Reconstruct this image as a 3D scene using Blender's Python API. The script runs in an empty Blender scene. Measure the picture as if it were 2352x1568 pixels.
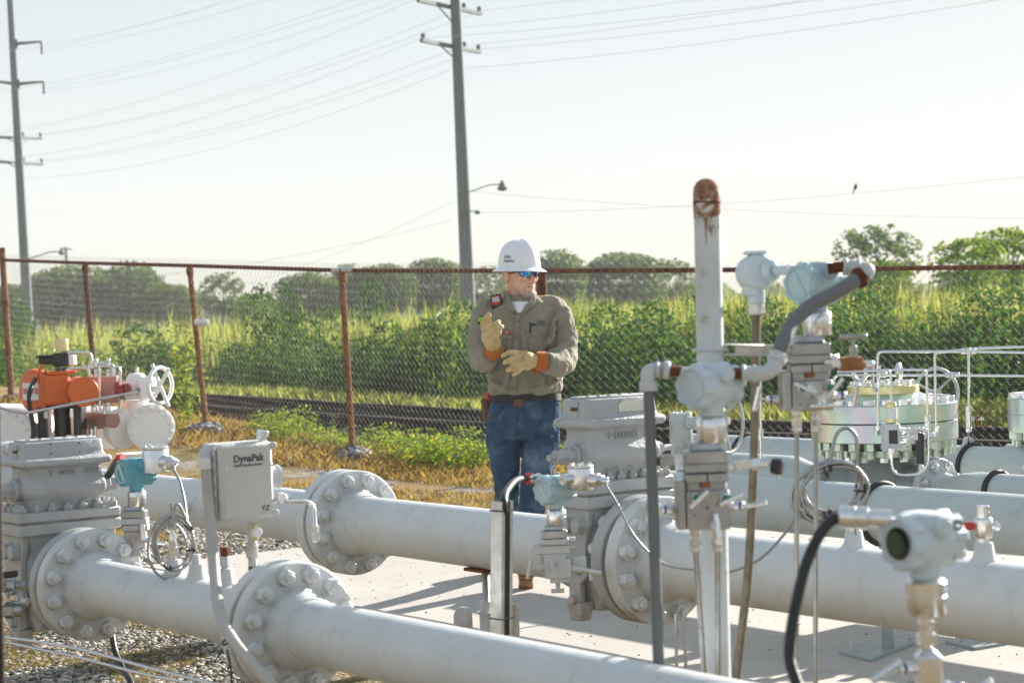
import bpy, bmesh, math, random
import numpy as np
from mathutils import Vector, Matrix, Quaternion
V = Vector
R_ = math.radians
S = bpy.context.scene
COL = S.collection
rng = random.Random(7)
nr = np.random.RandomState(11)
X, Y, Zv = V((1, 0, 0)), V((0, 1, 0)), V((0, 0, 1))

# ------------------------------------------------------------------ camera
EYE, FPX = 1.45, 4573.0
pitch, roll = math.atan(76 / FPX), R_(2.0)
CF = V((0, math.cos(pitch), -math.sin(pitch)))
CU0 = V((0, math.sin(pitch), math.cos(pitch)))
CR = X * math.cos(roll) - CU0 * math.sin(roll)
CU = CU0 * math.cos(roll) + X * math.sin(roll)
CAM = V((0, 0, EYE))
camd = bpy.data.cameras.new('camera')
cam = bpy.data.objects.new('camera', camd)
COL.objects.link(cam)
cam.matrix_world = Matrix((
    (CR.x, CU.x, -CF.x, CAM.x), (CR.y, CU.y, -CF.y, CAM.y), (CR.z, CU.z, -CF.z, CAM.z), (0, 0, 0, 1)))
camd.sensor_width = 36.0
camd.lens = 36.0 * FPX / 2352.0
camd.clip_start, camd.clip_end = 0.1, 3000
camd.dof.use_dof = True
camd.dof.focus_distance = 8.4
camd.dof.aperture_fstop = 5.6
S.camera = cam


def at(x, y, z):
    """world point seen at photo position x, y (2352 x 1568) at depth z"""
    return CAM + (CF + CR * ((x - 1176) / FPX) - CU * ((y - 784) / FPX)) * z


def gp(x, y, h=0.0):
    d = CF + CR * ((x - 1176) / FPX) - CU * ((y - 784) / FPX)
    return CAM + d * ((h - EYE) / d.z)


def proj(p):
    d = p - CAM
    z = d.dot(CF)
    return 1176 + FPX * d.dot(CR) / z, 784 - FPX * d.dot(CU) / z, z


UF = V((-0.594, 0.8045, 0)).normalized()      # along the pipes, away to the left
VF = V((UF.y, -UF.x, 0))                      # across the pipes, away to the right


def online(p0, d, x):
    """point of the line p0 + t d whose picture x is x"""
    a, b = -50.0, 50.0
    k = (x - 1176) / FPX
    q0, qd = p0 - CAM, d
    n0 = q0.dot(CR) - k * q0.dot(CF)
    nd = qd.dot(CR) - k * qd.dot(CF)
    return p0 + d * (-n0 / nd)


# ------------------------------------------------------------------ mesh builder
def frame(d, ref=None):
    d = d.normalized()
    if ref is None:
        ref = Zv if abs(d.z) < 0.9 else Y
    a = ref - d * ref.dot(d)
    a.normalize()
    return d.cross(a).normalized(), a, d       # x, y, axis


def catmull(pts, k=6):
    if k <= 1 or len(pts) < 3:
        return list(pts)
    out = []
    P = [pts[0] * 2 - pts[1]] + list(pts) + [pts[-1] * 2 - pts[-2]]
    for i in range(1, len(P) - 2):
        a, b, c, d = P[i - 1], P[i], P[i + 1], P[i + 2]
        for j in range(k):
            t = j / k
            out.append(0.5 * ((2 * b) + (c - a) * t + (2 * a - 5 * b + 4 * c - d) * t * t + (3 * b - a - 3 * c + d) * t ** 3))
    out.append(pts[-1].copy())
    return out


def fillet(pts, r, k=5):
    """polyline with rounded corners"""
    out = [pts[0]]
    for i in range(1, len(pts) - 1):
        p, a, b = pts[i], pts[i - 1] - pts[i], pts[i + 1] - pts[i]
        rr = min(r, a.length * .49, b.length * .49)
        s, e = p + a.normalized() * rr, p + b.normalized() * rr
        for j in range(k + 1):
            t = j / k
            out.append(s * (1 - t) ** 2 + p * 2 * t * (1 - t) + e * t * t)
    out.append(pts[-1])
    return out


class MB:
    def __init__(s):
        s.v, s.f = [], []

    def add(s, vs, fs):
        o = len(s.v)
        s.v += [V(q) for q in vs]
        s.f += [[i + o for i in f] for f in fs]
        return s

    def loft(s, rings, cap=True):
        n = len(rings[0])
        vs = [p for r in rings for p in r]
        fs = []
        for i in range(len(rings) - 1):
            for j in range(n):
                a, b = i * n + j, i * n + (j + 1) % n
                fs.append([a, b, b + n, a + n])
        if cap:
            fs.append(list(range(n))[::-1])
            fs.append([(len(rings) - 1) * n + j for j in range(n)])
        return s.add(vs, fs)

    def lathe(s, p, d, prof, n=24, ref=None, ph=0.0, cap=True, sx=1.0):
        ex, ey, ez = frame(d, ref)
        rings = []
        for t, r in prof:
            rings.append([p + ez * t + ex * (r * sx * math.cos(2 * math.pi * k / n + ph)) + ey * (r * math.sin(2 * math.pi * k / n + ph)) for k in range(n)])
        return s.loft(rings, cap)

    def cyl(s, p, q, r, n=16, ch=0.0, r2=None):
        d = q - p
        L = d.length
        r2 = r if r2 is None else r2
        pr = [(0, r - ch), (ch, r), (L - ch, r2), (L, r2 - ch)] if ch > 0 else [(0, r), (L, r2)]
        return s.lathe(p, d, pr, n)

    def hexa(s, p, d, af, h, ch=None):
        """hexagon nut, af across flats"""
        r = af / math.sqrt(3)
        ch = af * .07 if ch is None else ch
        ex, ey, ez = frame(d)
        ph = rng.uniform(0, 1.0)
        prof = [(0, r), (h - ch, r), (h, r - ch * 1.3)]
        return s.lathe(p, d, prof, 6, None, ph)

    def tube(s, pts, r, n=8, k=1, cap=True, ribs=None):
        pts = catmull(pts, k)
        m = len(pts)
        if not hasattr(r, '__len__'):
            r = [r] * m
        elif len(r) != m:
            r = list(np.interp(np.linspace(0, 1, m), np.linspace(0, 1, len(r)), r))
        t0 = (pts[1] - pts[0]).normalized()
        ex, ey, _ = frame(t0)
        rings = []
        pt = t0
        for i, p in enumerate(pts):
            t = (pts[min(i + 1, m - 1)] - pts[max(i - 1, 0)])
            if t.length < 1e-9:
                t = pt
            t = t.normalized()
            q = pt.rotation_difference(t)
            ex = q @ ex
            ey = q @ ey
            pt = t
            rings.append([p + ex * (r[i] * math.cos(2 * math.pi * j / n)) + ey * (r[i] * math.sin(2 * math.pi * j / n)) for j in range(n)])
        return s.loft(rings, cap)

    def ribbed(s, pts, r, pitch, dep, n=8, k=8):
        """corrugated hose"""
        pts = catmull(pts, k)
        L = [0]
        for a, b in zip(pts, pts[1:]):
            L.append(L[-1] + (b - a).length)
        m = max(4, int(L[-1] / pitch) * 2)
        tt = np.linspace(0, L[-1], m + 1)
        q = [V((np.interp(t, L, [p.x for p in pts]), np.interp(t, L, [p.y for p in pts]), np.interp(t, L, [p.z for p in pts]))) for t in tt]
        rr = [r if i % 2 else r - dep for i in range(len(q))]
        return s.tube(q, rr, n)

    def box(s, c, h, ax=(X, Y, Zv), ch=0.0):
        ax = [a.normalized() for a in ax]
        if ch <= 0:
            vs = [c + ax[0] * (h[0] * i) + ax[1] * (h[1] * j) + ax[2] * (h[2] * k) for i in (-1, 1) for j in (-1, 1) for k in (-1, 1)]
            return s.add(vs, [[0, 1, 3, 2], [4, 6, 7, 5], [0, 4, 5, 1], [2, 3, 7, 6], [0, 2, 6, 4], [1, 5, 7, 3]])
        ch = min(ch, min(h) * .9)
        vs, idx = [], {}
        for i in (-1, 1):
            for j in (-1, 1):
                for k in (-1, 1):
                    for m in range(3):
                        hh = [h[0] - ch, h[1] - ch, h[2] - ch]
                        hh[m] = h[m]
                        idx[(i, j, k, m)] = len(vs)
                        vs.append(c + ax[0] * (hh[0] * i) + ax[1] * (hh[1] * j) + ax[2] * (hh[2] * k))
        fs = []
        for g in (-1, 1):
            fs.append([idx[(g, a, b, 0)] for a, b in ((-1, -1), (1, -1), (1, 1), (-1, 1))][::g])
            fs.append([idx[(a, g, b, 1)] for a, b in ((-1, -1), (-1, 1), (1, 1), (1, -1))][::g])
            fs.append([idx[(a, b, g, 2)] for a, b in ((-1, -1), (1, -1), (1, 1), (-1, 1))][::g])
        for a in (-1, 1):
            for b in (-1, 1):
                fs.append([idx[(a, b, -1, 0)], idx[(a, b, 1, 0)], idx[(a, b, 1, 1)], idx[(a, b, -1, 1)]])
                fs.append([idx[(a, -1, b, 0)], idx[(a, 1, b, 0)], idx[(a, 1, b, 2)], idx[(a, -1, b, 2)]])
                fs.append([idx[(-1, a, b, 1)], idx[(1, a, b, 1)], idx[(1, a, b, 2)], idx[(-1, a, b, 2)]])
                for k in (-1, 1):
                    fs.append([idx[(a, b, k, m)] for m in range(3)])
        return s.add(vs, fs)

    def prism(s, poly, o, ex, ey, ez, d):
        a = [o + ex * x + ey * y for x, y in poly]
        b = [p + ez * d for p in a]
        return s.loft([a, b])

    def ball(s, c, r, n=12, sz=1.0, d=Zv):
        m = max(4, n // 2)
        prof = [(-r * sz * math.cos(math.pi * i / m), max(r * math.sin(math.pi * i / m), r * .02)) for i in range(m + 1)]
        return s.lathe(c, d, prof, n)

    def torus(s, c, d, R, r, n=28, m=8, a0=0, a1=2 * math.pi, ref=None):
        ex, ey, ez = frame(d, ref)
        full = abs(a1 - a0) > 6.28
        k = n if full else n + 1
        rings = []
        for i in range(k):
            a = a0 + (a1 - a0) * i / n
            rd = ex * math.cos(a) + ey * math.sin(a)
            rings.append([c + rd * (R + r * math.cos(2 * math.pi * j / m)) + ez * (r * math.sin(2 * math.pi * j / m)) for j in range(m)])
        if full:
            rings.append(rings[0])
        return s.loft(rings, not full)


def finish(me, ang=38):
    bm = bmesh.new()
    bm.from_mesh(me)
    bmesh.ops.recalc_face_normals(bm, faces=bm.faces)
    bm.to_mesh(me)
    bm.free()
    me.polygons.foreach_set('use_smooth', [True] * len(me.polygons))
    me.set_sharp_from_angle(angle=R_(ang))


def root_of(o):
    while o.parent:
        o = o.parent
    return o


def mesh_obj(name, mb, m, base, bevel=0, ang=38):
    me = bpy.data.meshes.new(name)
    me.from_pydata([tuple(p - base) for p in mb.v], [], mb.f)
    me.materials.append(m)
    finish(me, ang)
    o = bpy.data.objects.new(name, me)
    COL.objects.link(o)
    if bevel:
        b = o.modifiers.new('bevel', 'BEVEL')
        b.width, b.segments, b.limit_method, b.angle_limit = bevel, 2, 'ANGLE', R_(35)
        b.harden_normals = False
    return o


def tag(o, label=None, cat=None, group=None, kind=None):
    if label: o['label'] = label
    if cat: o['category'] = cat
    if group: o['group'] = group
    if kind: o['kind'] = kind
    return o


def thing(name, label, cat, base, group=None):
    o = bpy.data.objects.new(name, None)
    o.empty_display_size = .1
    COL.objects.link(o)
    o.location = base
    return tag(o, label, cat, group)


def part(name, mb, m, parent, bevel=0, label=None, ang=38):
    o = mesh_obj(name, mb, m, root_of(parent).location, bevel, ang)
    o.parent = parent
    if label: o['label'] = label
    return o


def solo(name, mb, m, label, cat, base=None, group=None, bevel=0, kind=None):
    if base is None:
        base = V((sum(p.x for p in mb.v) / len(mb.v), sum(p.y for p in mb.v) / len(mb.v), min(p.z for p in mb.v)))
    o = mesh_obj(name, mb, m, base, bevel)
    o.location = base
    return tag(o, label, cat, group, kind)


def copy_part(o, parent, loc, rot=None):
    c = o.copy()
    COL.objects.link(c)
    c.parent = parent
    c.location = loc
    if rot is not None:
        c.rotation_mode = 'QUATERNION'
        c.rotation_quaternion = rot
    return c


def copy_tree(o, parent=None):
    c = o.copy()
    COL.objects.link(c)
    c.parent = parent
    for ch in [q for q in S.objects if q.parent == o]:
        copy_tree(ch, c)
    return c


def text(body, size, o, ex, ey, m, parent, name='lettering', thick=.0006, align='LEFT', bold=0.0, warp=None):
    cu = bpy.data.curves.new(name, 'FONT')
    cu.body = body
    cu.size = size
    cu.extrude = thick
    cu.offset = bold * size
    cu.align_x = align
    cu.space_line = .9
    t = bpy.data.objects.new(name, cu)
    COL.objects.link(t)
    dg = bpy.context.evaluated_depsgraph_get()
    me = bpy.data.meshes.new_from_object(t.evaluated_get(dg))
    bpy.data.objects.remove(t)
    ez = ex.cross(ey)
    base = root_of(parent).location
    for v in me.vertices:
        c = v.co
        p = warp(c) if warp else o + ex * c.x + ey * c.y + ez * c.z
        v.co = p - base
    me.materials.clear()
    me.materials.append(m)
    ob = bpy.data.objects.new(name, me)
    COL.objects.link(ob)
    ob.parent = parent
    return ob


# ------------------------------------------------------------------ materials
def lin(c):
    return tuple(((v / 255) / 12.92 if v / 255 <= .04045 else ((v / 255 + .055) / 1.055) ** 2.4) for v in c)


class NT:
    def __init__(s, name):
        s.m = bpy.data.materials.new(name)
        s.m.use_nodes = True
        s.t = s.m.node_tree
        s.t.nodes.clear()
        s.out = s.n('ShaderNodeOutputMaterial')
        s._co = None

    def n(s, ty, **kw):
        q = s.t.nodes.new(ty)
        for k, v in kw.items():
            setattr(q, k, v)
        return q

    def l(s, a, b):
        s.t.links.new(a, b)

    def co(s):
        if s._co is None:
            s._co = s.n('ShaderNodeTexCoord').outputs['Object']
        return s._co

    def noise(s, scale, detail=4, rough=.55, vec=None, dist=0):
        q = s.n('ShaderNodeTexNoise')
        q.inputs['Scale'].default_value = scale
        q.inputs['Detail'].default_value = detail
        q.inputs['Roughness'].default_value = rough
        q.inputs['Distortion'].default_value = dist
        s.l(vec or s.co(), q.inputs['Vector'])
        return q.outputs['Fac']

    def ramp(s, fac, stops, interp='LINEAR'):
        q = s.n('ShaderNodeValToRGB')
        q.color_ramp.interpolation = interp
        e = q.color_ramp.elements
        while len(e) < len(stops):
            e.new(.5)
        for i, (p, c) in enumerate(stops):
            e[i].position = p
            e[i].color = (*c, 1) if hasattr(c, '__len__') else (c, c, c, 1)
        s.l(fac, q.inputs['Fac'])
        return q.outputs['Color']

    def mix(s, fac, a, b, mode='MIX'):
        q = s.n('ShaderNodeMix', data_type='RGBA', blend_type=mode)
        for i, v in ((0, fac), (6, a), (7, b)):
            if hasattr(v, 'links'):
                s.l(v, q.inputs[i])
            elif hasattr(v, '__len__'):
                q.inputs[i].default_value = (*v, 1)
            else:
                q.inputs[i].default_value = v
        return q.outputs[2]

    def math(s, op, a, b=None):
        q = s.n('ShaderNodeMath', operation=op)
        for i, v in ((0, a), (1, b)):
            if v is None: continue
            if hasattr(v, 'links'): s.l(v, q.inputs[i])
            else: q.inputs[i].default_value = v
        return q.outputs[0]

    def bump(s, h, dist=.002, strength=1.0, normal=None):
        q = s.n('ShaderNodeBump')
        q.inputs['Distance'].default_value = dist
        q.inputs['Strength'].default_value = strength
        s.l(h, q.inputs['Height'])
        if normal is not None: s.l(normal, q.inputs['Normal'])
        return q.outputs['Normal']

    def bsdf(s, col, rough=.5, metal=0.0, normal=None, spec=.5, coat=0, **kw):
        q = s.n('ShaderNodeBsdfPrincipled')
        for nm, v in (('Base Color', col), ('Roughness', rough), ('Metallic', metal)):
            if hasattr(v, 'links'): s.l(v, q.inputs[nm])
            elif hasattr(v, '__len__'): q.inputs[nm].default_value = (*v, 1)
            else: q.inputs[nm].default_value = v
        q.inputs['Specular IOR Level'].default_value = spec
        q.inputs['Coat Weight'].default_value = coat
        for k, v in kw.items():
            q.inputs[k].default_value = v
        if normal is not None: s.l(normal, q.inputs['Normal'])
        s.l(q.outputs[0], s.out.inputs['Surface'])
        return q


def paint(name, c, rough=.45, var=.12, dirt=.35, rust=0.0, orange=.0006, dcol=(.25, .20, .13), scale=1.0, spec=.4, scratch=False):
    """old brushed or sprayed paint: slight tone drift, grime blotches, a few rust chips, orange-peel"""
    t = NT(name)
    n1 = t.noise(3 * scale, 5)
    n2 = t.noise(14 * scale, 6, .65)
    c2 = tuple(v * (1 - var) for v in c)
    col = t.mix(t.ramp(n1, [(.35, 0.0), (.65, 1.0)]), c, c2)
    if dirt:
        col = t.mix(t.math('MULTIPLY', t.ramp(n2, [(.56, 0.0), (.78, 1.0)]), dirt), col, dcol)
    if rust:
        n3 = t.noise(22 * scale, 6, .7)
        col = t.mix(t.ramp(n3, [(.72 - rust * .25, 0.0), (.74 - rust * .25, 1.0)]), col, (.16, .055, .02))
    if scratch:
        mpn = t.n('ShaderNodeMapping'); mpn.inputs['Scale'].default_value = (1, 1, .12); mpn.inputs['Rotation'].default_value = (.5, .9, .3); t.l(t.co(), mpn.inputs['Vector'])
        sc_ = t.noise(30, 5, .7, mpn.outputs[0], .6)
        col = t.mix(t.math('MULTIPLY', t.ramp(sc_, [(.70, 0.0), (.74, 1.0)]), .5), col, (.20, .21, .16))
        dr = t.n('ShaderNodeMapping'); dr.inputs['Scale'].default_value = (3, 3, .5); t.l(t.co(), dr.inputs['Vector'])
        sd2 = t.noise(6, 6, .65, dr.outputs[0])
        col = t.mix(t.math('MULTIPLY', t.ramp(sd2, [(.56, 0.0), (.74, 1.0)]), .16), col, (.33, .29, .22))
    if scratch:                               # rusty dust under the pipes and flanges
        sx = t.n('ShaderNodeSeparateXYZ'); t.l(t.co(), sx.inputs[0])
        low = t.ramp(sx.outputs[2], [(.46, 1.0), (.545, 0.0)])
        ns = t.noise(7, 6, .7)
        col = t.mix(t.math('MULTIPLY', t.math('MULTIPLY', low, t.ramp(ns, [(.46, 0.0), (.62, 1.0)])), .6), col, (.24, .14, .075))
    nb = t.noise(260, 3)
    nb2 = t.noise(45, 3)
    nor = t.bump(t.math('ADD', t.math('MULTIPLY', nb, .4), nb2), orange * 2)
    rg = t.ramp(n2, [(.3, rough - .06), (.75, rough + .15)])
    t.bsdf(col, rg, 0, nor, spec)
    return t.m


def metal(name, c, rough=.3, var=.2, bump=.0004, scale=1.0):
    t = NT(name)
    n1 = t.noise(20 * scale, 5, .6)
    n2 = t.noise(120 * scale, 4)
    col = t.mix(t.ramp(n1, [(.3, 0.0), (.7, 1.0)]), c, tuple(v * (1 - var) for v in c))
    nor = t.bump(n2, bump)
    t.bsdf(col, t.ramp(n1, [(.3, max(rough - .08, .05)), (.7, rough + .12)]), 1.0, nor)
    return t.m


def plain(name, c, rough=.5, metal_=0, var=.1, scale=30, bump=.0003, **kw):
    t = NT(name)
    n1 = t.noise(scale, 4)
    col = t.mix(n1, tuple(v * (1 + var) for v in c), tuple(v * (1 - var) for v in c))
    t.bsdf(col, rough, metal_, t.bump(t.noise(scale * 6, 3), bump), **kw)
    return t.m


M = {}
M['grey'] = paint('grey_paint', (.55, .56, .56), .42, .06, .3)
M['greyv'] = paint('cast_grey_paint', (.43, .445, .455), .42, .12, .5, .05, .0022, scratch=True)
M['pipe'] = paint('pipe_grey_paint', (.60, .62, .63), .38, .07, .3, 0, .0007, scratch=True)
M['pipeb'] = paint('pipe_blue_grey_paint', (.45, .50, .51), .40, .08, .25, 0, .0006, scratch=True)
M['white'] = paint('white_paint', (.80, .80, .80), .42, .04, .12)
M['chalk'] = paint('chalky_white_paint', (.54, .62, .675), .45, .08, .25, .02, .0006)
M['reg'] = paint('regulator_grey_paint', (.27, .31, .31), .42, .08, .25)


def post_mat():
    t = NT('weathered_post_paint')
    a, b, c = t.noise(9, 5, .6), t.noise(28, 6, .7), t.noise(13, 5, .6, None, .5)
    col = t.mix(t.ramp(a, [(.35, 0.0), (.65, 1.0)]), (.60, .64, .65), (.52, .55, .56))
    col = t.mix(t.math('MULTIPLY', t.ramp(b, [(.60, 0.0), (.66, 1.0)]), .7), col, (.36, .33, .20))
    col = t.mix(t.math('MULTIPLY', t.ramp(c, [(.66, 0.0), (.68, 1.0)]), .9), col, (.30, .46, .32))
    col = t.mix(t.ramp(b, [(.70, 0.0), (.72, 1.0)]), col, (.26, .12, .06))
    sx = t.n('ShaderNodeSeparateXYZ'); t.l(t.co(), sx.inputs[0])
    hi = t.ramp(t.math('DIVIDE', sx.outputs[2], 2.0), [(.735, 0.0), (.835, 1.0)])
    mpz = t.n('ShaderNodeMapping'); mpz.inputs['Scale'].default_value = (1, 1, .25); t.l(t.co(), mpz.inputs['Vector'])
    st = t.noise(34, 6, .7, mpz.outputs[0])
    col = t.mix(t.ramp(t.math('ADD', st, t.math('MULTIPLY', hi, .30)), [(.74, 0.0), (.79, 1.0)]), col, (.27, .15, .085))
    t.bsdf(col, .55, 0, t.bump(b, .0012), .3)
    return t.m


M['post'] = post_mat()
M['tblue'] = paint('transmitter_pale_blue', (.40, .55, .61), .42, .08, .15)
M['tblue2'] = paint('transmitter_blue', (.12, .36, .45), .38, .08, .12)
M['orange'] = paint('orange_enamel', (.66, .13, .02), .35, .06, .08)
M['box'] = paint('fibreglass_grey', (.58, .57, .55), .5, .04, .12, 0, .0016)
M['rust'] = None
M['conduit'] = paint('conduit_grey', (.15, .157, .163), .55, .08, .2)
M['conduitl'] = paint('conduit_pale_grey', (.46, .44, .41), .5, .08, .3)
M['fit'] = paint('conduit_fitting_grey', (.52, .545, .56), .42, .06, .25, 0, .0008)
M['galv'] = metal('galvanised_steel', (.60, .61, .61), .42, .25, .0003)
M['zinc'] = metal('zinc_plated_steel', (.76, .77, .78), .3, .15)
M['steel'] = metal('stainless_steel', (.74, .75, .77), .24, .12, .0002)
M['steeld'] = metal('dull_stainless_steel', (.40, .41, .42), .36, .25, .0004)
M['dark'] = metal('dark_steel', (.22, .21, .2), .4, .3)
M['rubber'] = plain('black_rubber', (.012, .012, .013), .45)
M['black'] = plain('black_plastic', (.015, .015, .017), .35)
M['red'] = plain('red_plastic', (.55, .05, .03), .4)
M['redb'] = plain('dark_red_plastic', (.25, .015, .02), .4)
M['ink'] = plain('dark_ink', (.06, .065, .075), .6)
M['white_p'] = plain('white_plastic', (.78, .78, .80), .3)
M['paper'] = plain('white_label', (.7, .7, .68), .6)
M['glass_d'] = plain('dark_display_glass', (.006, .012, .01), .06)
M['lcd'] = plain('grey_green_display', (.03, .06, .04), .15)
M['blue'] = plain('blue_band', (.03, .06, .35), .4)
M['green'] = plain('green_band', (.02, .2, .1), .4)
M['concf'] = None


def rusty():
    t = NT('rusty_iron')
    a, b = t.noise(9, 6, .65), t.noise(60, 5, .7)
    col = t.ramp(a, [(.25, (.035, .012, .008)), (.5, (.13, .042, .018)), (.72, (.25, .10, .04)), (.85, (.30, .17, .09))])
    col = t.mix(t.ramp(b, [(.5, 0.0), (.8, .6)]), col, (.04, .016, .012))
    t.bsdf(col, .85, 0, t.bump(b, .0015), .2)
    return t.m


M['rust'] = rusty()


def rusty2():
    t = NT('bright_rusty_iron')
    a, b = t.noise(14, 6, .65), t.noise(80, 5, .7)
    col = t.ramp(a, [(.25, (.06, .022, .012)), (.5, (.22, .085, .032)), (.75, (.40, .21, .10))])
    t.bsdf(col, .85, 0, t.bump(b, .001), .2)
    return t.m


M['rust2'] = rusty2()


def plated():
    """zinc-dichromate plating: metal with a rainbow sheen"""
    t = NT('iridescent_plated_steel')
    a = t.noise(4.5, 2, .4)
    col = t.ramp(a, [(.32, (.60, .40, .52)), (.42, (.42, .46, .62)), (.52, (.42, .66, .56)), (.62, (.72, .74, .42)), (.72, (.66, .48, .50))])
    col = t.mix(.45, col, (.52, .55, .53))
    t.bsdf(col, .32, .85, t.bump(t.noise(60, 4), .0004))
    return t.m


M['plated'] = plated()
M['platedg'] = metal('pale_green_plated_steel', (.50, .57, .48), .36, .15)
M['gold'] = metal('yellow_plated_steel', (.72, .68, .38), .3, .15)
# ------------------------------------------------------------------ pipelines
ZA = EYE - .836


def flat(p, z=ZA):
    return V((p.x, p.y, z))


L1 = flat(at(700, 1447.5, 5.30)); R1 = .084
L2 = flat(at(1170, 1239.5, 7.15)); R2 = .1095
L3 = flat(at(2352, 1207, 7.1)); R3 = .1095
L4 = flat(at(2035, 1117, 8.75)); R4 = .1095
L5 = flat(at(2203, 1050, 9.5)); R5 = .1095


def nut_mesh(name, af, m):
    mb = MB()
    o = V((0, 0, 0))
    r = af / math.sqrt(3)
    h = af * .62
    mb.lathe(o, Zv, [(0, r), (h * .9, r), (h, r * .9)], 6)
    mb.cyl(o, o + Zv * (h + af * .34), af * .31, 12, af * .05)
    mb.lathe(o, Zv, [(0, r * 1.02), (h * .06, r * 1.02)], 16)
    me = bpy.data.meshes.new(name)
    me.from_pydata([tuple(p) for p in mb.v], [], mb.f)
    me.materials.append(m)
    finish(me, 30)
    return me


NUT6 = nut_mesh('nut', .0415, M['pipe'])
NUT8 = nut_mesh('nut', .046, M['pipe'])
NUTP = nut_mesh('nut', .028, M['greyv'])
NUTW = nut_mesh('nut', .030, M['white'])
NUTZ = nut_mesh('nut', .036, M['zinc'])


def nuts(me, parent, c, d, bcr, n, ph=None, both=None, rnd=True):
    ex, ey, ez = frame(d)
    base = root_of(parent).location
    ph = math.pi / n if ph is None else ph
    for i in range(n):
        a = 2 * math.pi * i / n + ph
        for q, (off, dd) in enumerate(((0, d),) + (((both, -d),) if both else ())):
            p = c + (ex * math.cos(a) + ey * math.sin(a)) * bcr + (-d * off if q else V((0, 0, 0)))
            o = bpy.data.objects.new('nut', me)
            COL.objects.link(o)
            o.parent = parent
            o.location = p - base
            o.rotation_mode = 'QUATERNION'
            o.rotation_quaternion = Zv.rotation_difference(dd) @ Quaternion(Zv, rng.uniform(0, 1.05) if rnd else 0.0)


F6 = dict(od=.178, th=.048, hub=.111, r=.084, L=.117, bc=.146, n=12, nut=NUT6)
F8 = dict(od=.2095, th=.056, hub=.1365, r=.1095, L=.133, bc=.1745, n=12, nut=NUT8)


def flange(parent, c, d, F, m, hubs=True, name='flange', withnuts=True, ph=None):
    """weld neck flange: c centre of its mating face, d towards the pipe it is welded to"""
    mb = MB()
    e = .004
    pr = [(0, F['od'] * .62), (.004, F['od'] * .62), (.004, F['od'] - e), (.004 + e, F['od']), (F['th'] - e, F['od']), (F['th'], F['od'] - e), (F['th'] + .0005, F['hub'] + .006),
          (F['th'] + .006, F['hub'])]
    if hubs:
        pr += [(F['th'] + .022, F['hub'] - .004), (F['L'] - .012, F['r'] + .004), (F['L'] - .010, F['r'] + .006), (F['L'], F['r'] + .0062), (F['L'] + .004, F['r'] + .004), (F['L'] + .006, F['r'])]
    mb.lathe(c, d, pr, 64)
    o = part(name, mb, m, parent, ang=32)
    if withnuts:
        nuts(F['nut'], o, c + d * F['th'], d, F['bc'], F['n'], ph)
    return o


def boss(parent, p0, r, m, h=.055, rr=.027, top=.019):
    """welded threaded outlet on top of a pipe"""
    mb = MB()
    mb.lathe(p0 + Zv * (r - .014), Zv, [(0, rr * 1.45), (.014, rr * 1.32), (.02, rr * 1.15), (.026, rr), (h, rr * .82), (h + .003, rr * .76)], 20)
    return part('outlet_boss', mb, m, parent)


# --- near meter run
p1 = thing('gas_pipe', 'pale grey six inch pipe nearest the camera, bolted flange pair under the sampling box', 'pipe', flat(L1, 0))
X1 = online(L1, UF, 216)
X3 = online(L1, UF, 685)
mb = MB(); mb.cyl(X3 - UF * (F6['L']- F6['th']), X3 - UF * 3.9, R1, 56)
part('pipe', mb, M['pipe'], p1)
mb = MB(); mb.cyl(X1 - UF * (F6['L'] - F6['th']), X3 + UF * (F6['L'] + .012+F6['th']), R1, 56)
part('pipe', mb, M['pipe'], p1)
flange(p1, X1 + UF * F6['th'], -UF, F6, M['pipe'])
flange(p1, X3 + UF * F6['th'], -UF, F6, M['pipe'])
flange(p1, X3 + UF * (F6['th'] + .013), UF, F6, M['pipe'])
mb = MB(); mb.cyl(X3 + UF * F6['th'], X3 + UF * (F6['th'] + .013), F6['od'] * .6, 40)
part('gasket', mb, M['dark'], p1)
B1 = [online(L1, UF, x) for x in (402, 456, 522)]
for q in B1:
    boss(p1, q, R1, M['grey'])
mb = MB()
q = B1[1] + Zv * (R1 + .041)
mb.cyl(q, q + Zv * .012, .016, 6); mb.cyl(q, q + Zv * .03, .0125, 6, .002)
part('plug', mb, M['grey'], p1)
mb = MB()
q = B1[2] + Zv * (R1 + .041)
mb.lathe(q, Zv, [(0, .0125), (.012, .0125), (.0121, .0165), (.036, .0165), (.038, .014)], 6)
part('nipple', mb, M['fit'], p1)
mb = MB(); mb.lathe(q + Zv * .038, Zv, [(0, .0125), (.010, .0125), (.0101, .0145), (.024, .0145), (.026, .013)], 6)
part('plug', mb, M['rust'], p1, label='rusty hexagon plug')

# --- middle meter run
p2 = thing('gas_pipe', 'long pale grey pipe passing in front of the legs of the man in the helmet', 'pipe', flat(L2, 0))
Y1 = online(L2, UF, 820)
Y2 = online(L2, UF, 1526)
Y0 = online(L2, UF, 40)
mb = MB(); mb.cyl(Y2 - UF * (F8['L'] - F8['th']), Y2 - UF * 4.2, R2, 64)
part('pipe', mb, M['pipe'], p2)
mb = MB(); mb.cyl(Y1 - UF * (F8['L'] - F8['th']), Y2 + UF * .44, R2, 64)
part('pipe', mb, M['pipe'], p2)
mb = MB(); mb.cyl(Y1 + UF * (F8['L'] + .014 + F8['th']), Y0 + UF * .02, R2, 64)
part('pipe', mb, M['pipe'], p2)
for c, d in ((Y1 + UF * F8['th'], -UF), (Y1 + UF * (F8['th'] + .014), UF), (Y2 + UF * F8['th'], -UF), (Y0 + UF * F8['th'], -UF), (Y0 + UF * (F8['th'] + .014), UF)):
    flange(p2, c, d, F8, M['pipe'])
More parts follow.
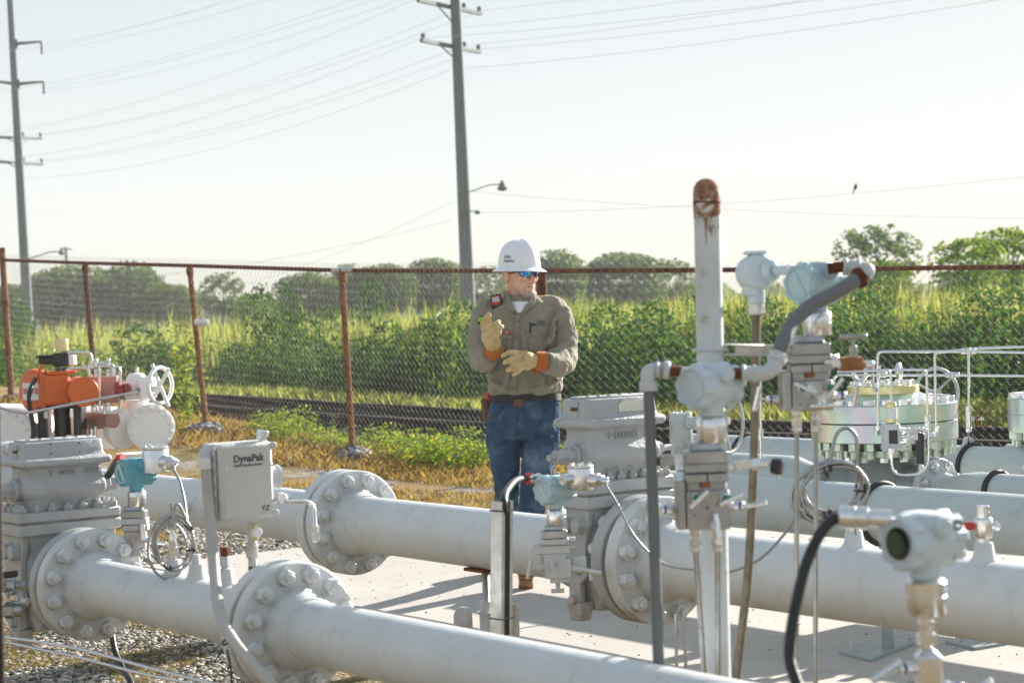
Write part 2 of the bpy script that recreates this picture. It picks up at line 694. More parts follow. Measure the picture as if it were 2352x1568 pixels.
for c in (Y1, Y2, Y0):
    mb = MB(); mb.cyl(c + UF * F8['th'], c + UF * (F8['th'] + .014), F8['od'] * .6, 40)
    part('gasket', mb, M['dark'], p2)
mb = MB(); mb.cyl(Y0 + UF * .19, Y0 + UF * 1.6, R2, 48)
part('pipe', mb, M['pipe'], p2)
B2 = [online(L2, UF, x) for x in (1965, 2264)]
for q in B2:
    boss(p2, q, R2, M['pipe'], .06, .030)
q = online(L2, UF, 478) - UF * 0 - VF * R2
mb = MB(); mb.box(q - VF * .02, (.045, .035, .018), (UF, VF, Zv), .008)
part('lug', mb, M['pipe'], p2)

# --- third, fourth and fifth pipes on the right
p3 = thing('gas_pipe', 'grey pipe third from the camera with one black band around it', 'pipe', flat(L3, 0))
mb = MB(); q = online(L3, UF, 1535)
mb.cyl(L3 - UF * 4.5, q, R3, 56)
mb.lathe(q, UF, [(0, R3), (.03, R3 * .96), (.06, R3 * .8), (.08, R3 * .5), (.086, .01)], 56)
part('pipe', mb, M['pipeb'], p3)


def band(parent, c, r):
    mb = MB()
    mb.torus(c, UF, r + .006, .0125, 48, 10)
    part('band', mb, M['rubber'], parent)


band(p3, online(L3, UF, 2026) , R3)
p4 = thing('gas_pipe', 'grey pipe carrying the big rainbow-plated regulator', 'pipe', flat(L4, 0))
c4 = online(L4, UF, 2035)
mb = MB()
mb.lathe(c4 - UF * .33, -UF, [(0, .062), (.06, .064), (.11, .075), (.20, .085), (.3, .083), (3.2, .083)], 48)
mb.lathe(c4 + UF * .33, UF, [(0, .062), (.06, .064), (.11, .075), (.24, R4), (.9, R4), (.93, R4 * .96), (.96, R4 * .8), (.98, R4 * .5), (.986, .01)], 48)
part('pipe', mb, M['pipeb'], p4)
FR = dict(od=.135, th=.034, hub=.08, r=.064, L=.08, bc=.108, n=8, nut=NUTZ)
flange(p4, c4 - UF * .27, -UF, FR, M['pipeb'])
flange(p4, c4 + UF * .27, UF, FR, M['pipeb'])
band(p4, online(L4, UF, 2292), .083)
p5 = thing('gas_pipe', 'rearmost grey pipe behind the big plated regulator, with a thin riser tube on it', 'pipe', flat(L5, 0))
mb = MB()
e5 = online(L5, UF, 2262)
mb.lathe(e5, UF, [(0, R5), ((online(L5, UF, 1575) - e5).length, R5)], 48)
mb.lathe(e5, -UF, [(0, R5), (.10, R5), (.16, R5 * .93), (.22, R5 * .80), (.27, R5 * .76), (.33, R5 * .74)], 48)
part('pipe', mb, M['pipeb'], p5)
FR5 = dict(od=.175, th=.045, hub=.1, r=.08, L=.10, bc=.142, n=12, nut=NUTZ)
flange(p5, e5 - UF * .42, UF, FR5, M['pipeb'])
flange(p5, e5 - UF * .425, -UF, FR5, M['pipeb'])
mb = MB(); mb.cyl(e5 - UF * .52, e5 - UF * 3, .085, 40)
part('pipe', mb, M['pipeb'], p5)
band(p5, online(L5, UF, 2236), R5)
band(p5, online(L5, UF, 1718), R5)
q5 = online(L5, UF, 2226)


# ------------------------------------------------------------------ orifice fittings
def rrect(c, ax, ay, hx, hy, r, z, k=4):
    out = []
    for sx, sy, a0 in ((1, 1, 0), (-1, 1, 90), (-1, -1, 180), (1, -1, 270)):
        for i in range(k + 1):
            a = R_(a0 + 90 * i / k)
            out.append(c + ax * (sx * (hx - r) + r * math.cos(a)) + ay * (sy * (hy - r) + r * math.sin(a)) + Zv * (z - c.z))
    return out


def fitting(name, label, O, hw, hd, zb, zj, zt, zc, Fl, flpos, m, nn=7):
    """O: axis point at the middle of the body; hw half width across, hd half depth; zb..zj..zt plate, zc cap top"""
    t = thing(name, label, 'orifice fitting', V((O.x, O.y, 0)))
    f = O - UF * hd                       # middle of the front side on the axis
    # body below the plate
    mb = MB()
    k = hw / .19
    mb.loft([rrect(O, VF, UF, hw * .62, hd * .62, .02, ZA - .17 * k), rrect(O, VF, UF, hw * .70, hd * .70, .03, ZA - .10 * k), rrect(O, VF, UF, hw * .84, hd * .74, .03, ZA - .02), rrect(O, VF, UF, hw * .84, hd * .74, .03, ZA + .07),
             rrect(O, VF, UF, hw * .78, hd * .7, .03, ZA + .10), rrect(O, VF, UF, hw * .86, hd * .86, .02, zb + .004)])
    mb.cyl(O + UF * (hd * 1.1), O - UF * (flpos - Fl['th'] - .01), Fl['hub'] + .012, 48)
    mb.lathe(O + UF * hd * .9, UF, [(0, Fl['hub'] + .012), (.05, Fl['hub'] + .004), (.16, Fl['r'] + .006), (.17, Fl['r'] + .006), (.18, Fl['r'])], 48)
    part('body', mb, m, t, .004)
    # cheek plates with their stepped outline
    for s in (-1, 1):
        mb = MB()
        d1, z0 = hd * .86, zb + .004
        pts = [(-d1, z0), (-d1 * .98, z0 - .05), (-d1 * .80, z0 - .085), (-d1 * .74, z0 - .16), (-d1 * .8, z0 - .2), (-d1 * .8, z0 - .225), (-d1 * .35, z0 - .25), (-d1 * .35, z0 - .33), (-d1 * .2, z0 - .36),
               (d1 * .2, z0 - .36), (d1 * .35, z0 - .33), (d1 * .35, z0 - .25), (d1 * .8, z0 - .225), (d1 * .8, z0 - .2), (d1 * .74, z0 - .16), (d1 * .8, z0 - .085), (d1 * .98, z0 - .05), (d1, z0)]
        mb.prism([(a, b) for a, b in pts], O + VF * (s * hw * .8) + Zv * (-O.z), UF, Zv, VF * s, hw * .12)
        part('cheek_plate', mb, m, t, .004)
        for du, dz, r_ in ((-.045, -.055, .03), (.012, -.055, .03), (-.03, -.20, .018), (.02, -.20, .018), (-.005, -.30, .02)):
            mb = MB()
            q = O + VF * (s * hw * .92) + UF * du * (hd / .1)
            q = V((q.x, q.y, zb + dz * k))
            mb.cyl(q, q + VF * s * .006, r_ * .95, 20, .002)
            mb.hexa(q + VF * s * .006, VF * s, r_ * 1.5, r_ * .75)
            part('side_plug', mb, m, t)
    for s in (-1, 1):                     # feet
        mb = MB()
        q = O + VF * s * hw * .80
        q = V((q.x, q.y, zb - .36))
        mb.loft([rrect(q + Zv * .03, VF, UF, .03, .04, .006, q.z + .05), rrect(q, VF, UF, .022, .028, .006, q.z - .012)])
        part('foot', mb, m, t, .003)
    # lower and upper plates
    mb = MB(); mb.box(V((O.x, O.y, (zb + zj) / 2 - .0012)), (hw, hd, (zj - zb) / 2 - .0012), (VF, UF, Zv), .005)
    part('lower_plate', mb, m, t)
    mb = MB(); mb.box(V((O.x, O.y, (zt + zj) / 2 + .0012)), (hw, hd, (zt - zj) / 2 - .0012), (VF, UF, Zv), .005)
    top = part('upper_plate', mb, m, t)
    mb = MB(); mb.box(V((O.x, O.y, zj)), (hw * .97, hd * .97, .004), (VF, UF, Zv))
    part('gasket', mb, M['dark'], t)
    base = t.location
    e = .020
    pos = []
    for i in range(nn):
        a = -hw + e + (2 * hw - 2 * e) * i / (nn - 1)
        pos += [(a, -hd + e), (a, hd - e)]
    for i in range(1, 4):
        b = -hd + e + (2 * hd - 2 * e) * i / 4
        pos += [(-hw + e, b), (hw - e, b)]
    for a, b in pos:
        o = bpy.data.objects.new('nut', NUTP)
        COL.objects.link(o)
        o.parent = top
        o.location = V((O.x, O.y, zt)) + VF * a + UF * b - base
        o.rotation_euler = (0, 0, rng.uniform(0, 1))
    # bonnet
    prof = [(0, .70, .70), (.15, .70, .70), (.18, .72, .72), (.22, .755, .80), (.27, .785, .85), (.33, .79, .86), (.37, .785, .84), (.43, .765, .76), (.5, .73, .70), (.56, .72, .68), (.62, .72, .70), (.64, .76, .78), (.655, .85, .95), (.68, .885, 1.0),
            (.73, .885, 1.0), (.76, .86, .96), (.775, .81, .82), (.8, .79, .74), (.84, .785, .72), (.985, .765, .69), (1, .75, .67)]
    H = zc - zt
    mb = MB()
    mb.loft([rrect(O, VF, UF, hw * a, hd * b, .014 if .62 < q < .78 else .012, zt - .001 + q * H) for q, a, b in prof])
    bo = part('bonnet', mb, m, t, .003, ang=50)
    # cover plate in the top and its clamp at the near left end
    mb = MB(); mb.box(V((O.x, O.y, zc + .002)), (hw * .70, hd * .45, .004), (VF, UF, Zv), .002)
    part('cover_plate', mb, m, t)
    mb = MB()
    for i in range(6):
        q = V((O.x, O.y, zc + .004)) + VF * (hw * (-.6 + .24 * i)) - UF * hd * .3
        mb.hexa(q, Zv, .014, .006)
    part('cover_screw', mb, m, t)
    q = V((O.x, O.y, 0)) - VF * hw * .775
    mb = MB()
    for z_, h_ in ((zc - .018 * k, .010), (zc - .052 * k, .013)):
        mb.box(V((q.x, q.y, z_)), (.008, .022, h_), (VF, UF, Zv), .003)
    part('clamp', mb, m, t)
    mb = MB(); mb.box(V((q.x, q.y, zc - .034 * k)) + VF * .003, (.006, .018, .005), (VF, UF, Zv))
    part('clamp_gap', mb, M['rust2'], t)
    # shaft fittings at both ends of the lower swell
    zr = zt + .31 * H
    for s, L_ in ((-1, .05), (1, .03)):
        q = V((O.x, O.y, zr)) + VF * (s * hw * .76)
        mb = MB()
        mb.cyl(q, q + VF * s * .022, .038, 24, .004)
        mb.hexa(q + VF * s * .018, VF * s, .052, .03)
        mb.hexa(q + VF * s * (.046), VF * s, .042, L_)
        mb.cyl(q + VF * s * .09, q + VF * s * (.12), .011, 12)
        part('shaft_gland', mb, m, t)
    flange(t, O - UF * (flpos - Fl['th']) + UF * Fl['th'] * 0, UF, dict(Fl, nut=Fl['nut']), m, hubs=False)
    return t


W1 = online(L1, UF, 168) + UF * .1        # plate front at 168
fv1 = fitting('orifice_fitting', 'grey cast orifice fitting left of the blue transmitter, letters WCB on it', W1, .178, .1, .77, .81, .844, 1.07, F6, (X1 + UF * F6['th'] - W1).length - .004 + F6['th'], M['greyv'], 7)
W2 = online(L2, UF, 1455) + UF * .1
fv2 = fitting('orifice_fitting', 'grey cast orifice fitting beside the man, oval name plate on its cap', W2, .19, .1, .785, .829, .873, 1.143, F8, (Y2 + UF * (F8['th'] + .014) - W2).length + F8['th'], M['greyv'], 8)


def front_text(t, body, sz, W, hw, hd, zx, a, off, m, bold=.0, thick=.0035):
    q = V((W.x, W.y, zx)) - UF * (hd * off) + VF * a
    text(body, sz, q, VF, Zv, m, t, 'raised_lettering', thick, 'LEFT', bold)


zq = lambda zt, zc, f: zt + (zc - zt) * f
front_text(fv1, 'WCB', .026, W1, .178, .1, zq(.844, 1.07, .50), .065, .725, M['greyv'])
front_text(fv1, '2', .024, W1, .178, .1, zq(.844, 1.07, .505), -.055, .725, M['greyv'])
front_text(fv1, 'DANIEL', .017, W1, .178, .1, zq(.844, 1.07, .52), -.022, .725, M['greyv'])
front_text(fv1, '300/600  6IN', .022, W1, .178, .1, zq(.844, 1.07, .09), -.05, .70, M['greyv'])
front_text(fv2, '9  DANIEL', .030, W2, .19, .1, zq(.873, 1.143, .50), -.07, .725, M['greyv'])
front_text(fv2, '05-8T  600', .030, W2, .19, .1, zq(.873, 1.143, .095), -.095, .70, M['greyv'])
mb = MB()
q = V((W2.x, W2.y, zq(.873, 1.143, .90))) - UF * .072 + VF * .035
mb.prism([(-.055, -.02), (.055, -.02), (.055, .004), (.03, .02), (-.03, .02), (-.055, .004)], q, VF, Zv, -UF, .0025)
part('name_plate', mb, M['zinc'], fv2)
mb = MB()
for sx, sz in ((-.048, .053), (-.048, .022), (.052, .051), (.052, .02)):
    q = V((W1.x, W1.y, zq(.844, 1.07, .78) + sz - .012)) - UF * .0715 + VF * sx
    mb.cyl(q, q - UF * .002, .0028, 8)
part('rivet', mb, M['rust'], fv1)
# ------------------------------------------------------------------ ground, slab
def hfun(x, y):
    """gravel ground: level by the pipes, rising gently towards the far left"""
    p = np.stack([x, y], -1) - np.array([-1.7, 19.8])
    t = p[..., 0] * UF.x + p[..., 1] * UF.y
    s = p[..., 0] * VF.x + p[..., 1] * VF.y
    h = np.clip(t + 1.0, 0, 12) * .058
    fade = np.clip((s + 9) / 9, 0, 1)          # less rise on the camera side
    h = h * fade
    q = np.clip((s - .5) / 1.8, 0, 1)
    return h - .03 - .50 * q * q * (3 - 2 * q)         # falls to the track beyond the fence


def grid_obj(name, m, xs, ys, hf, kind):
    gx, gy = np.meshgrid(xs, ys)
    gz = hf(gx, gy)
    vs = np.stack([gx, gy, gz], -1).reshape(-1, 3)
    n, k = len(xs), len(ys)
    fs = [[j * n + i, j * n + i + 1, (j + 1) * n + i + 1, (j + 1) * n + i] for j in range(k - 1) for i in range(n - 1)]
    me = bpy.data.meshes.new(name)
    me.from_pydata(vs.tolist(), [], fs)
    me.materials.append(m)
    me.polygons.foreach_set('use_smooth', [True] * len(me.polygons))
    o = bpy.data.objects.new(name, me)
    COL.objects.link(o)
    o['kind'] = kind
    return o


def gravel_mat():
    t = NT('gravel_and_dead_grass')
    co = t.n('ShaderNodeTexCoord').outputs['Object']
    t._co = co
    v = t.n('ShaderNodeTexVoronoi'); v.inputs['Scale'].default_value = 42; t.l(co, v.inputs['Vector'])
    v2 = t.n('ShaderNodeTexVoronoi'); v2.inputs['Scale'].default_value = 95; t.l(co, v2.inputs['Vector'])
    sep = t.n('ShaderNodeSeparateColor'); t.l(v.outputs['Color'], sep.inputs[0])
    stone = t.ramp(sep.outputs[0], [(0, (.10, .09, .08)), (.4, (.24, .22, .20)), (.8, (.40, .37, .33)), (1, (.52, .50, .46))])
    grass = t.ramp(t.noise(70, 5, .7), [(.3, (.07, .045, .018)), (.5, (.26, .17, .065)), (.7, (.40, .29, .12))])
    moss = t.ramp(t.noise(50, 5, .7), [(.3, (.05, .05, .015)), (.7, (.17, .15, .045))])
    g = t.ramp(t.noise(1.1, 5, .6), [(.40, 0.0), (.52, 1.0)])
    col = t.mix(g, stone, grass)
    g2 = t.ramp(t.noise(1.7, 5, .6, None, .5), [(.52, 0.0), (.6, .8)])
    col = t.mix(g2, col, moss)
    h = t.math('SUBTRACT', 1.0, v.outputs['Distance'])
    t.bsdf(col, .9, 0, t.bump(h, .012, 1, t.bump(t.noise(150, 4), .004)), .15)
    return t.m


def field_mat():
    t = NT('weedy_field')
    a = t.noise(.5, 6, .65); b = t.noise(9, 5, .7)
    col = t.ramp(t.math('ADD', t.math('MULTIPLY', a, .5), t.math('MULTIPLY', b, .5)), [(.35, (.02, .04, .01)), (.5, (.05, .08, .02)), (.62, (.11, .12, .04))])
    t.bsdf(col, .95, 0, t.bump(b, .05), .1)
    return t.m


def concrete_mat():
    t = NT('broomed_concrete')
    co = t.co()
    mp = t.n('ShaderNodeMapping'); mp.inputs['Rotation'].default_value = (0, 0, math.atan2(VF.y, VF.x)); mp.vector_type = 'TEXTURE'
    t.l(co, mp.inputs['Vector'])
    st = t.n('ShaderNodeMapping'); st.inputs['Scale'].default_value = (1.2, 75, 1); t.l(mp.outputs[0], st.inputs['Vector'])
    br = t.noise(1.6, 4, .6, st.outputs[0])
    a, b, c = t.noise(.9, 5, .6), t.noise(6, 6, .65), t.noise(90, 3)
    col = t.ramp(a, [(.3, (.40, .375, .345)), (.7, (.50, .47, .435))])
    col = t.mix(t.math('MULTIPLY', t.ramp(b, [(.5, 0.0), (.8, 1.0)]), .35), col, (.34, .32, .28))
    col = t.mix(t.math('MULTIPLY', t.ramp(c, [(.62, 0.0), (.75, 1.0)]), .3), col, (.26, .25, .23))
    col = t.mix(t.math('MULTIPLY', br, .25), col, (.36, .33, .30))
    st2 = t.noise(2.2, 6, .7, None, 1.2)
    col = t.mix(t.math('MULTIPLY', t.ramp(st2, [(.55, 0.0), (.66, 1.0)]), .3), col, (.27, .24, .20))
    vo = t.n('ShaderNodeTexVoronoi', feature='DISTANCE_TO_EDGE'); vo.inputs['Scale'].default_value = .55; t.l(t.mix(.25, co, t.n('ShaderNodeTexNoise').outputs['Color']), vo.inputs['Vector'])
    col = t.mix(t.math('MULTIPLY', t.ramp(vo.outputs['Distance'], [(.0, 1.0), (.006, 0.0)]), .0), col, (.15, .14, .12))
    t.bsdf(col, .85, 0, t.bump(br, .0035, 1, t.bump(c, .001)), .2)
    return t.m


def ballast_mat():
    t = NT('track_ballast')
    v = t.n('ShaderNodeTexVoronoi'); v.inputs['Scale'].default_value = 16; t.l(t.co(), v.inputs['Vector'])
    sep = t.n('ShaderNodeSeparateColor'); t.l(v.outputs['Color'], sep.inputs[0])
    col = t.ramp(sep.outputs[0], [(0, (.06, .06, .065)), (.5, (.17, .17, .18)), (1, (.36, .35, .35))])
    t.bsdf(col, .9, 0, t.bump(t.math('SUBTRACT', 1.0, v.outputs['Distance']), .04), .15)
    return t.m


far = np.concatenate([-np.geomspace(1500, 42, 12), np.linspace(-40, 40, 81), np.geomspace(42, 1500, 12)])
fary = np.concatenate([[-60, -30, -10], np.linspace(-4, 60, 90), np.geomspace(64, 2500, 14)])
M['gravel'] = gravel_mat(); M['field'] = field_mat(); M['concrete'] = concrete_mat(); M['ballast'] = ballast_mat()


def h_all(x, y):
    return hfun(x, y) - np.clip((y - 45) * .01, 0, .35)


gr = grid_obj('ground', M['gravel'], far, fary, h_all, 'structure')

# slab: one broom-finished pad under the pipes with joints
SL = gp(690, 1256)                        # a point of its far left edge
a0 = (SL - flat(L1, 0)).dot(UF)


def uv(u, v, z=0.0):
    p = flat(L1, 0) + UF * u + VF * v
    return V((p.x, p.y, z))


slab = MB()
eu = a0
jo = (gp(1300, 1426) - flat(L1, 0)).dot(UF)
cuts = [eu, jo, jo - 3.0, jo - 6.0]
vv = [(gp(925, 1411) - flat(L1, 0)).dot(VF), 4.0, 9.0]
for i in range(3):
    for j in range(2):
        u0, u1, v0, v1 = cuts[i + 1] + .004, cuts[i] - .004, vv[j] + .004, vv[j + 1] - .004
        c = uv((u0 + u1) / 2, (v0 + v1) / 2, -.06)
        slab.box(c, ((u1 - u0) / 2, (v1 - v0) / 2, .06), (UF, VF, Zv), .006)
solo('concrete_slab', slab, M['concrete'], None, None, uv(0, 0), kind='structure')
# ------------------------------------------------------------------ transmitters, manifolds, conduit
def cover(parent, c, d, r, m, m2, glass=False, rim=None):
    """lugged screw cover"""
    mb = MB()
    ex, ey, ez = frame(d)
    n = 48
    ring = lambda t, k: [c + ez * t + (ex * math.cos(2 * math.pi * i / n) + ey * math.sin(2 * math.pi * i / n)) * (k * r * (1.0 if (i % 6) < 3 else .87)) for i in range(n)]
    rnd = lambda t, k: [c + ez * t + (ex * math.cos(2 * math.pi * i / n) + ey * math.sin(2 * math.pi * i / n)) * (k * r) for i in range(n)]
    mb.loft([ring(-.024 * r / .046, 1), ring(-.004, 1), ring(0, .95), rnd(.0005, .84), rnd(.001, .80), rnd(-.003, .74), rnd(-.003, .01)])
    o = part('cover', mb, m, parent, ang=30)
    if not glass:
        mb = MB()
        q = c - ez * .003
        mb.prism([(-r * .62, -r * .09), (r * .62, -r * .09), (r * .62, r * .09), (-r * .62, r * .09)], q, (ex * .5 + ey * .87).normalized(), (ey * .5 - ex * .87).normalized(), ez, .0022)
        part('name_strip', mb, m2, o)
        mb = MB()
        mb.torus(q, ez, r * .70, .0018, 40, 6)
        part('rim', mb, m2, o)
    return o


def transmitter(name, label, O, d, s, m, mcap, base=None, glass=False, back=True, sens=(.030, .050), group=None):
    t = thing(name, label, 'transmitter', base or V((O.x, O.y, O.z - .2)), group)
    b = Zv.cross(d).normalized()
    r = .041 * s
    L = .056 * s
    mb = MB()
    mb.lathe(O - d * L * .82, d, [(0, r * .93), (.004, r), (L * 1.64 - .004, r), (L * 1.64, r * .93)], 40)
    mb.loft([rrect(O + Zv * 0, d, b, L * .5, r * .95, r * .5, O.z + r * .55), rrect(O, d, b, L * .5, r * .86, r * .5, O.z + r * 1.02), rrect(O, d, b, L * .42, r * .74, r * .4, O.z + r * 1.08)])
    for sg in (-1, 1):                    # conduit hubs
        q = O + Zv * r * .56 + b * (sg * r * .4)
        mb.cyl(q, q + b * sg * r * .86, r * .40, 24, .002)
        mb.cyl(q, q + b * sg * r * .94, r * .30, 24, .002)
    mb.lathe(O - Zv * r * .7, -Zv, [(0, r * .75), (r * .35, r * .62), (r * .5, r * .55), (r * .72, r * .58), (r * .74, r * .5)], 32)
    part('housing', mb, m, t, .0015)
    c = cover(t, O + d * L, d, r * 1.1, m, mcap, glass)
    if back:
        cover(t, O - d * L, -d, r * 1.1, m, mcap)
    if glass:
        mb = MB()
        mb.lathe(O + d * (L + .0005), d, [(0, r * .63), (.0015, r * .61)], 36)
        part('window', mb, M['glass_d'], c)
        mb = MB()
        ex, ey, ez = frame(d)
        mb.lathe(O + d * (L - .004) + b * (-r * .1), d, [(0, r * .46), (.0062, r * .46)], 36)
        part('display', mb, M['lcd'], c)
    mb = MB()
    q = O + b * 0
    for k in (-1, 1):
        p = O + Zv * (r * .2) - d * (L * .35) + b * (-r * .99)
        mb.box(p - Zv * .002, (.011 * s, .0012, .004 * s), (d, b, Zv))
    part('tag_plate', mb, mcap, t)
    top = O - Zv * (r * 1.42)
    sr, sh = sens[0] * s, sens[1] * s
    mb = MB(); mb.cyl(top + Zv * .006, top - Zv * .002, r * .56, 28)
    part('gasket', mb, M['black'], t)
    mb = MB()
    mb.lathe(top, -Zv, [(0, sr * .72), (.002, sr * .86), (.008, sr), (sh * .45, sr), (sh * .46, sr * .985), (sh * .50, sr * .985), (sh * .51, sr), (sh, sr), (sh + .002, sr * .97)], 40)
    part('sensor_body', mb, M['steel'], t)
    return t, top - Zv * (sh + .002), b


def tbar(parent, p, d, e, s=1.0, m='steel', bandm=None, stem=.034):
    """needle valve: bonnet, stem and T handle"""
    mb = MB()
    mb.hexa(p, d, .018 * s, .012 * s)
    mb.cyl(p + d * .010 * s, p + d * (stem * s), .0085 * s, 18, .002)
    mb.cyl(p + d * stem * s, p + d * (stem + .022) * s, .0032 * s, 10)
    o = part('needle_valve', mb, M[m], parent)
    mb = MB()
    q = p + d * (stem + .020) * s
    e = e.normalized()
    mb.cyl(q - e * .027 * s, q + e * .027 * s, .0056 * s, 14, .001)
    part('handle', mb, M[m], o)
    if bandm:
        mb = MB(); mb.cyl(p + d * .022 * s, p + d * .027 * s, .0088 * s, 18)
        part('colour_band', mb, M[bandm], o)
    return o


def fitting_nuts(mb, p, d, s=1.0):
    mb.hexa(p, d, .021 * s, .014 * s)
    mb.cyl(p + d * .012 * s, p + d * .022 * s, .0085 * s, 14)
    mb.hexa(p + d * .020 * s, d, .022 * s, .017 * s)
    mb.hexa(p + d * .038 * s, d, .020 * s, .012 * s)
    return p + d * .05 * s


def flange_block(t, top, s, m):
    """grey process flange under the sensor, with drain plugs"""
    mb = MB()
    c = top
    w = .043 * s
    mb.loft([rrect(c, X, Y, w * .70, w * .62, .012, c.z), rrect(c, X, Y, w * .74, w * .66, .008, c.z - .012 * s), rrect(c, X, Y, w, w * .8, .004, c.z - .017 * s), rrect(c, X, Y, w, w * .8, .004, c.z - .040 * s)])
    part('process_flange', mb, M[m], t, .001)
    mb = MB()
    for sx in (-1, 1):
        q = c + X * (sx * w * .62) - Zv * .013 * s - Y * w * .45
        mb.hexa(q, Zv, .011, .012)
    part('flange_bolt', mb, M['steeld'], t)
    return c - Zv * .040 * s


def manifold(t, top, s, m, low=.066, rustcol=True):
    """five valve manifold: bolted bracket, plates and drilled block"""
    w = .044 * s
    mb = MB()
    mb.box(top - Zv * .010 * s + Y * .004, (w * 1.02, w * .75, .010 * s), ch=.002)
    part('bracket_plate', mb, M[m], t)
    mb = MB()
    for sx in (-1, 1):
        q = top + X * (sx * w * .98) - Zv * .010 * s - Y * w * .3
        mb.cyl(q, q + X * sx * .012, .009, 16, .001)
        mb.hexa(q + X * sx * .01, X * sx, .015, .009)
    part('side_bolt', mb, M['steel'], t)
    a = top - Zv * .021 * s
    mb = MB()
    mb.box(a - X * w * .5 - Zv * .0085 * s - Y * .006, (w * .49, w * .8, .0085 * s), ch=.0015)
    mb2 = MB()
    mb2.box(a + X * w * .5 - Zv * .0085 * s - Y * .004, (w * .47, w * .8, .0085 * s), ch=.0015)
    part('adapter', mb, M[m], t); part('adapter', mb2, M[m], t)
    if rustcol:
        mb = MB(); mb.cyl(a - Zv * .016 * s - X * .004 - Y * w * .45, a - Zv * .028 * s - X * .004 - Y * w * .45, .012, 16)
        part('rusty_bolt', mb, M['rust2'], t)
    b = a - Zv * .018 * s
    mb = MB()
    mb.box(b - Zv * .010 * s + Y * .004, (w * .9, w * .6, .012 * s), ch=.001)
    c = b - Zv * .016 * s
    mb.box(c - Zv * low * .5 * s, (w, w * .75, low * .5 * s), ch=.002)
    part('valve_block', mb, M[m], t)
    mb = MB()
    mb.box(c - Zv * (low * .5 - .012) * s - X * (w * 1.22), (w * .2, w * .9, (low * .5 + .010) * s), ch=.002)
    part('mounting_plate', mb, M[m], t)
    mb = MB()
    for px, pz, r_ in ((-.001, -.035, .003), (.02, -.028, .0022), (.018, -.05, .003), (-.026, -.05, .002)):
        q = c + X * px * s + Zv * pz * s - Y * w * .75
        mb.cyl(q + Y * .004, q - Y * .0004, r_, 12)
    part('port_hole', mb, M['black'], t)
    f = -Y * w * .75
    tbar(t, c - X * (w * 1.38) - Zv * .040 * s, V((-1, -.12, .06)).normalized(), V((.24, -.1, 1)), s, bandm='blue')
    tbar(t, c + X * w - Zv * .038 * s, V((1, -.1, .06)).normalized(), V((1 if low > .07 else .1, -.5, .2 if low > .07 else 1)), s, bandm='blue')
    tbar(t, c - X * .026 * s - Zv * .013 * s + f, V((.15, -1, .0)).normalized(), V((.75, -.2, -.35 if low < .07 else .7)), s * .92, bandm='green', stem=.024)
    tbar(t, c + X * .030 * s - Zv * .016 * s + f, V((.35, -1, .0)).normalized(), V((.65, -.2, .8 if low < .07 else .3)), s * .92, bandm='green', stem=.024)
    tbar(t, c + X * .010 * s - Zv * (low - .012) * s + f, V((.12, -1, .0)).normalized(), V((1, -.2, 0)) if low < .07 else V((.12, -.3, -1)), s * .9, stem=.02)
    return c - Zv * low * s, w


def pipe_elbow(mb, pts, r, n=20):
    mb.tube(fillet(pts, r * 2.2, 6), r, n)


DF = (-VF + V((0, -.12, 0))).normalized()

# stand pipe
st = thing('stand_pipe', 'tall white stand pipe with a flaking rusty rounded cap', 'stand pipe', V((at(1660, 1568, 4.4).x, at(1660, 1568, 4.4).y, 0)))
pa, pb = at(1624, 470, 4.42), at(1648, 1568, 4.40)
ax = (pb - pa).normalized()
pb2 = pa + ax * ((pa.z) / -ax.z)
mb = MB(); mb.tube([pa, pb2], .0300, 36)
part('post', mb, M['post'], st)


def cap_mat():
    t = NT('flaking_rust_cap')
    a, b = t.noise(16, 6, .65, None, .6), t.noise(60, 5, .7)
    rust = t.ramp(b, [(.3, (.09, .045, .03)), (.5, (.28, .15, .09)), (.7, (.45, .27, .17))])
    col = t.mix(t.ramp(a, [(.585, 0.0), (.60, 1.0)]), rust, (.60, .60, .58))
    t.bsdf(col, .8, 0, t.bump(t.math('ADD', a, b), .003), .2)
    return t.m


M['cap'] = cap_mat()
mb = MB()
q = at(1623.5, 466, 4.42)
mb.lathe(q, -ax, [(-.034, .0301), (-.020, .0306), (0, .0306), (.02, .0305), (.035, .0285), (.046, .022), (.0525, .012), (.0545, .001)], 36)
part('cap', mb, M['cap'], st)
mb = MB()
mb.torus(q, ax, .0301, .002, 36, 6)
part('weld_ring', mb, M['rust'], st)
# U clamp and arm that carry the second transmitter
mb = MB()
q = at(1632, 803, 4.42)
mb.torus(q, Zv, .036, .0042, 36, 8)
part('clamp_ring', mb, M['fit'], st)
mb = MB()
a_, b_ = at(1668, 803, 4.40), at(1815, 806, 4.50)
e_ = (b_ - a_).normalized()
mb.box((a_ + b_) / 2 + Zv * .011, ((b_ - a_).length / 2, .026, .0022), (e_, Y, Zv), .001)
mb.box((a_ + b_) / 2 - Zv * .011, ((b_ - a_).length / 2, .026, .0022), (e_, Y, Zv), .001)
mb.box((a_ + b_) / 2 + e_ * .012 - Y * .02, ((b_ - a_).length / 2 - .012, .002, .012), (e_, Y, Zv), .001)
part('arm', mb, M['galv'], st)

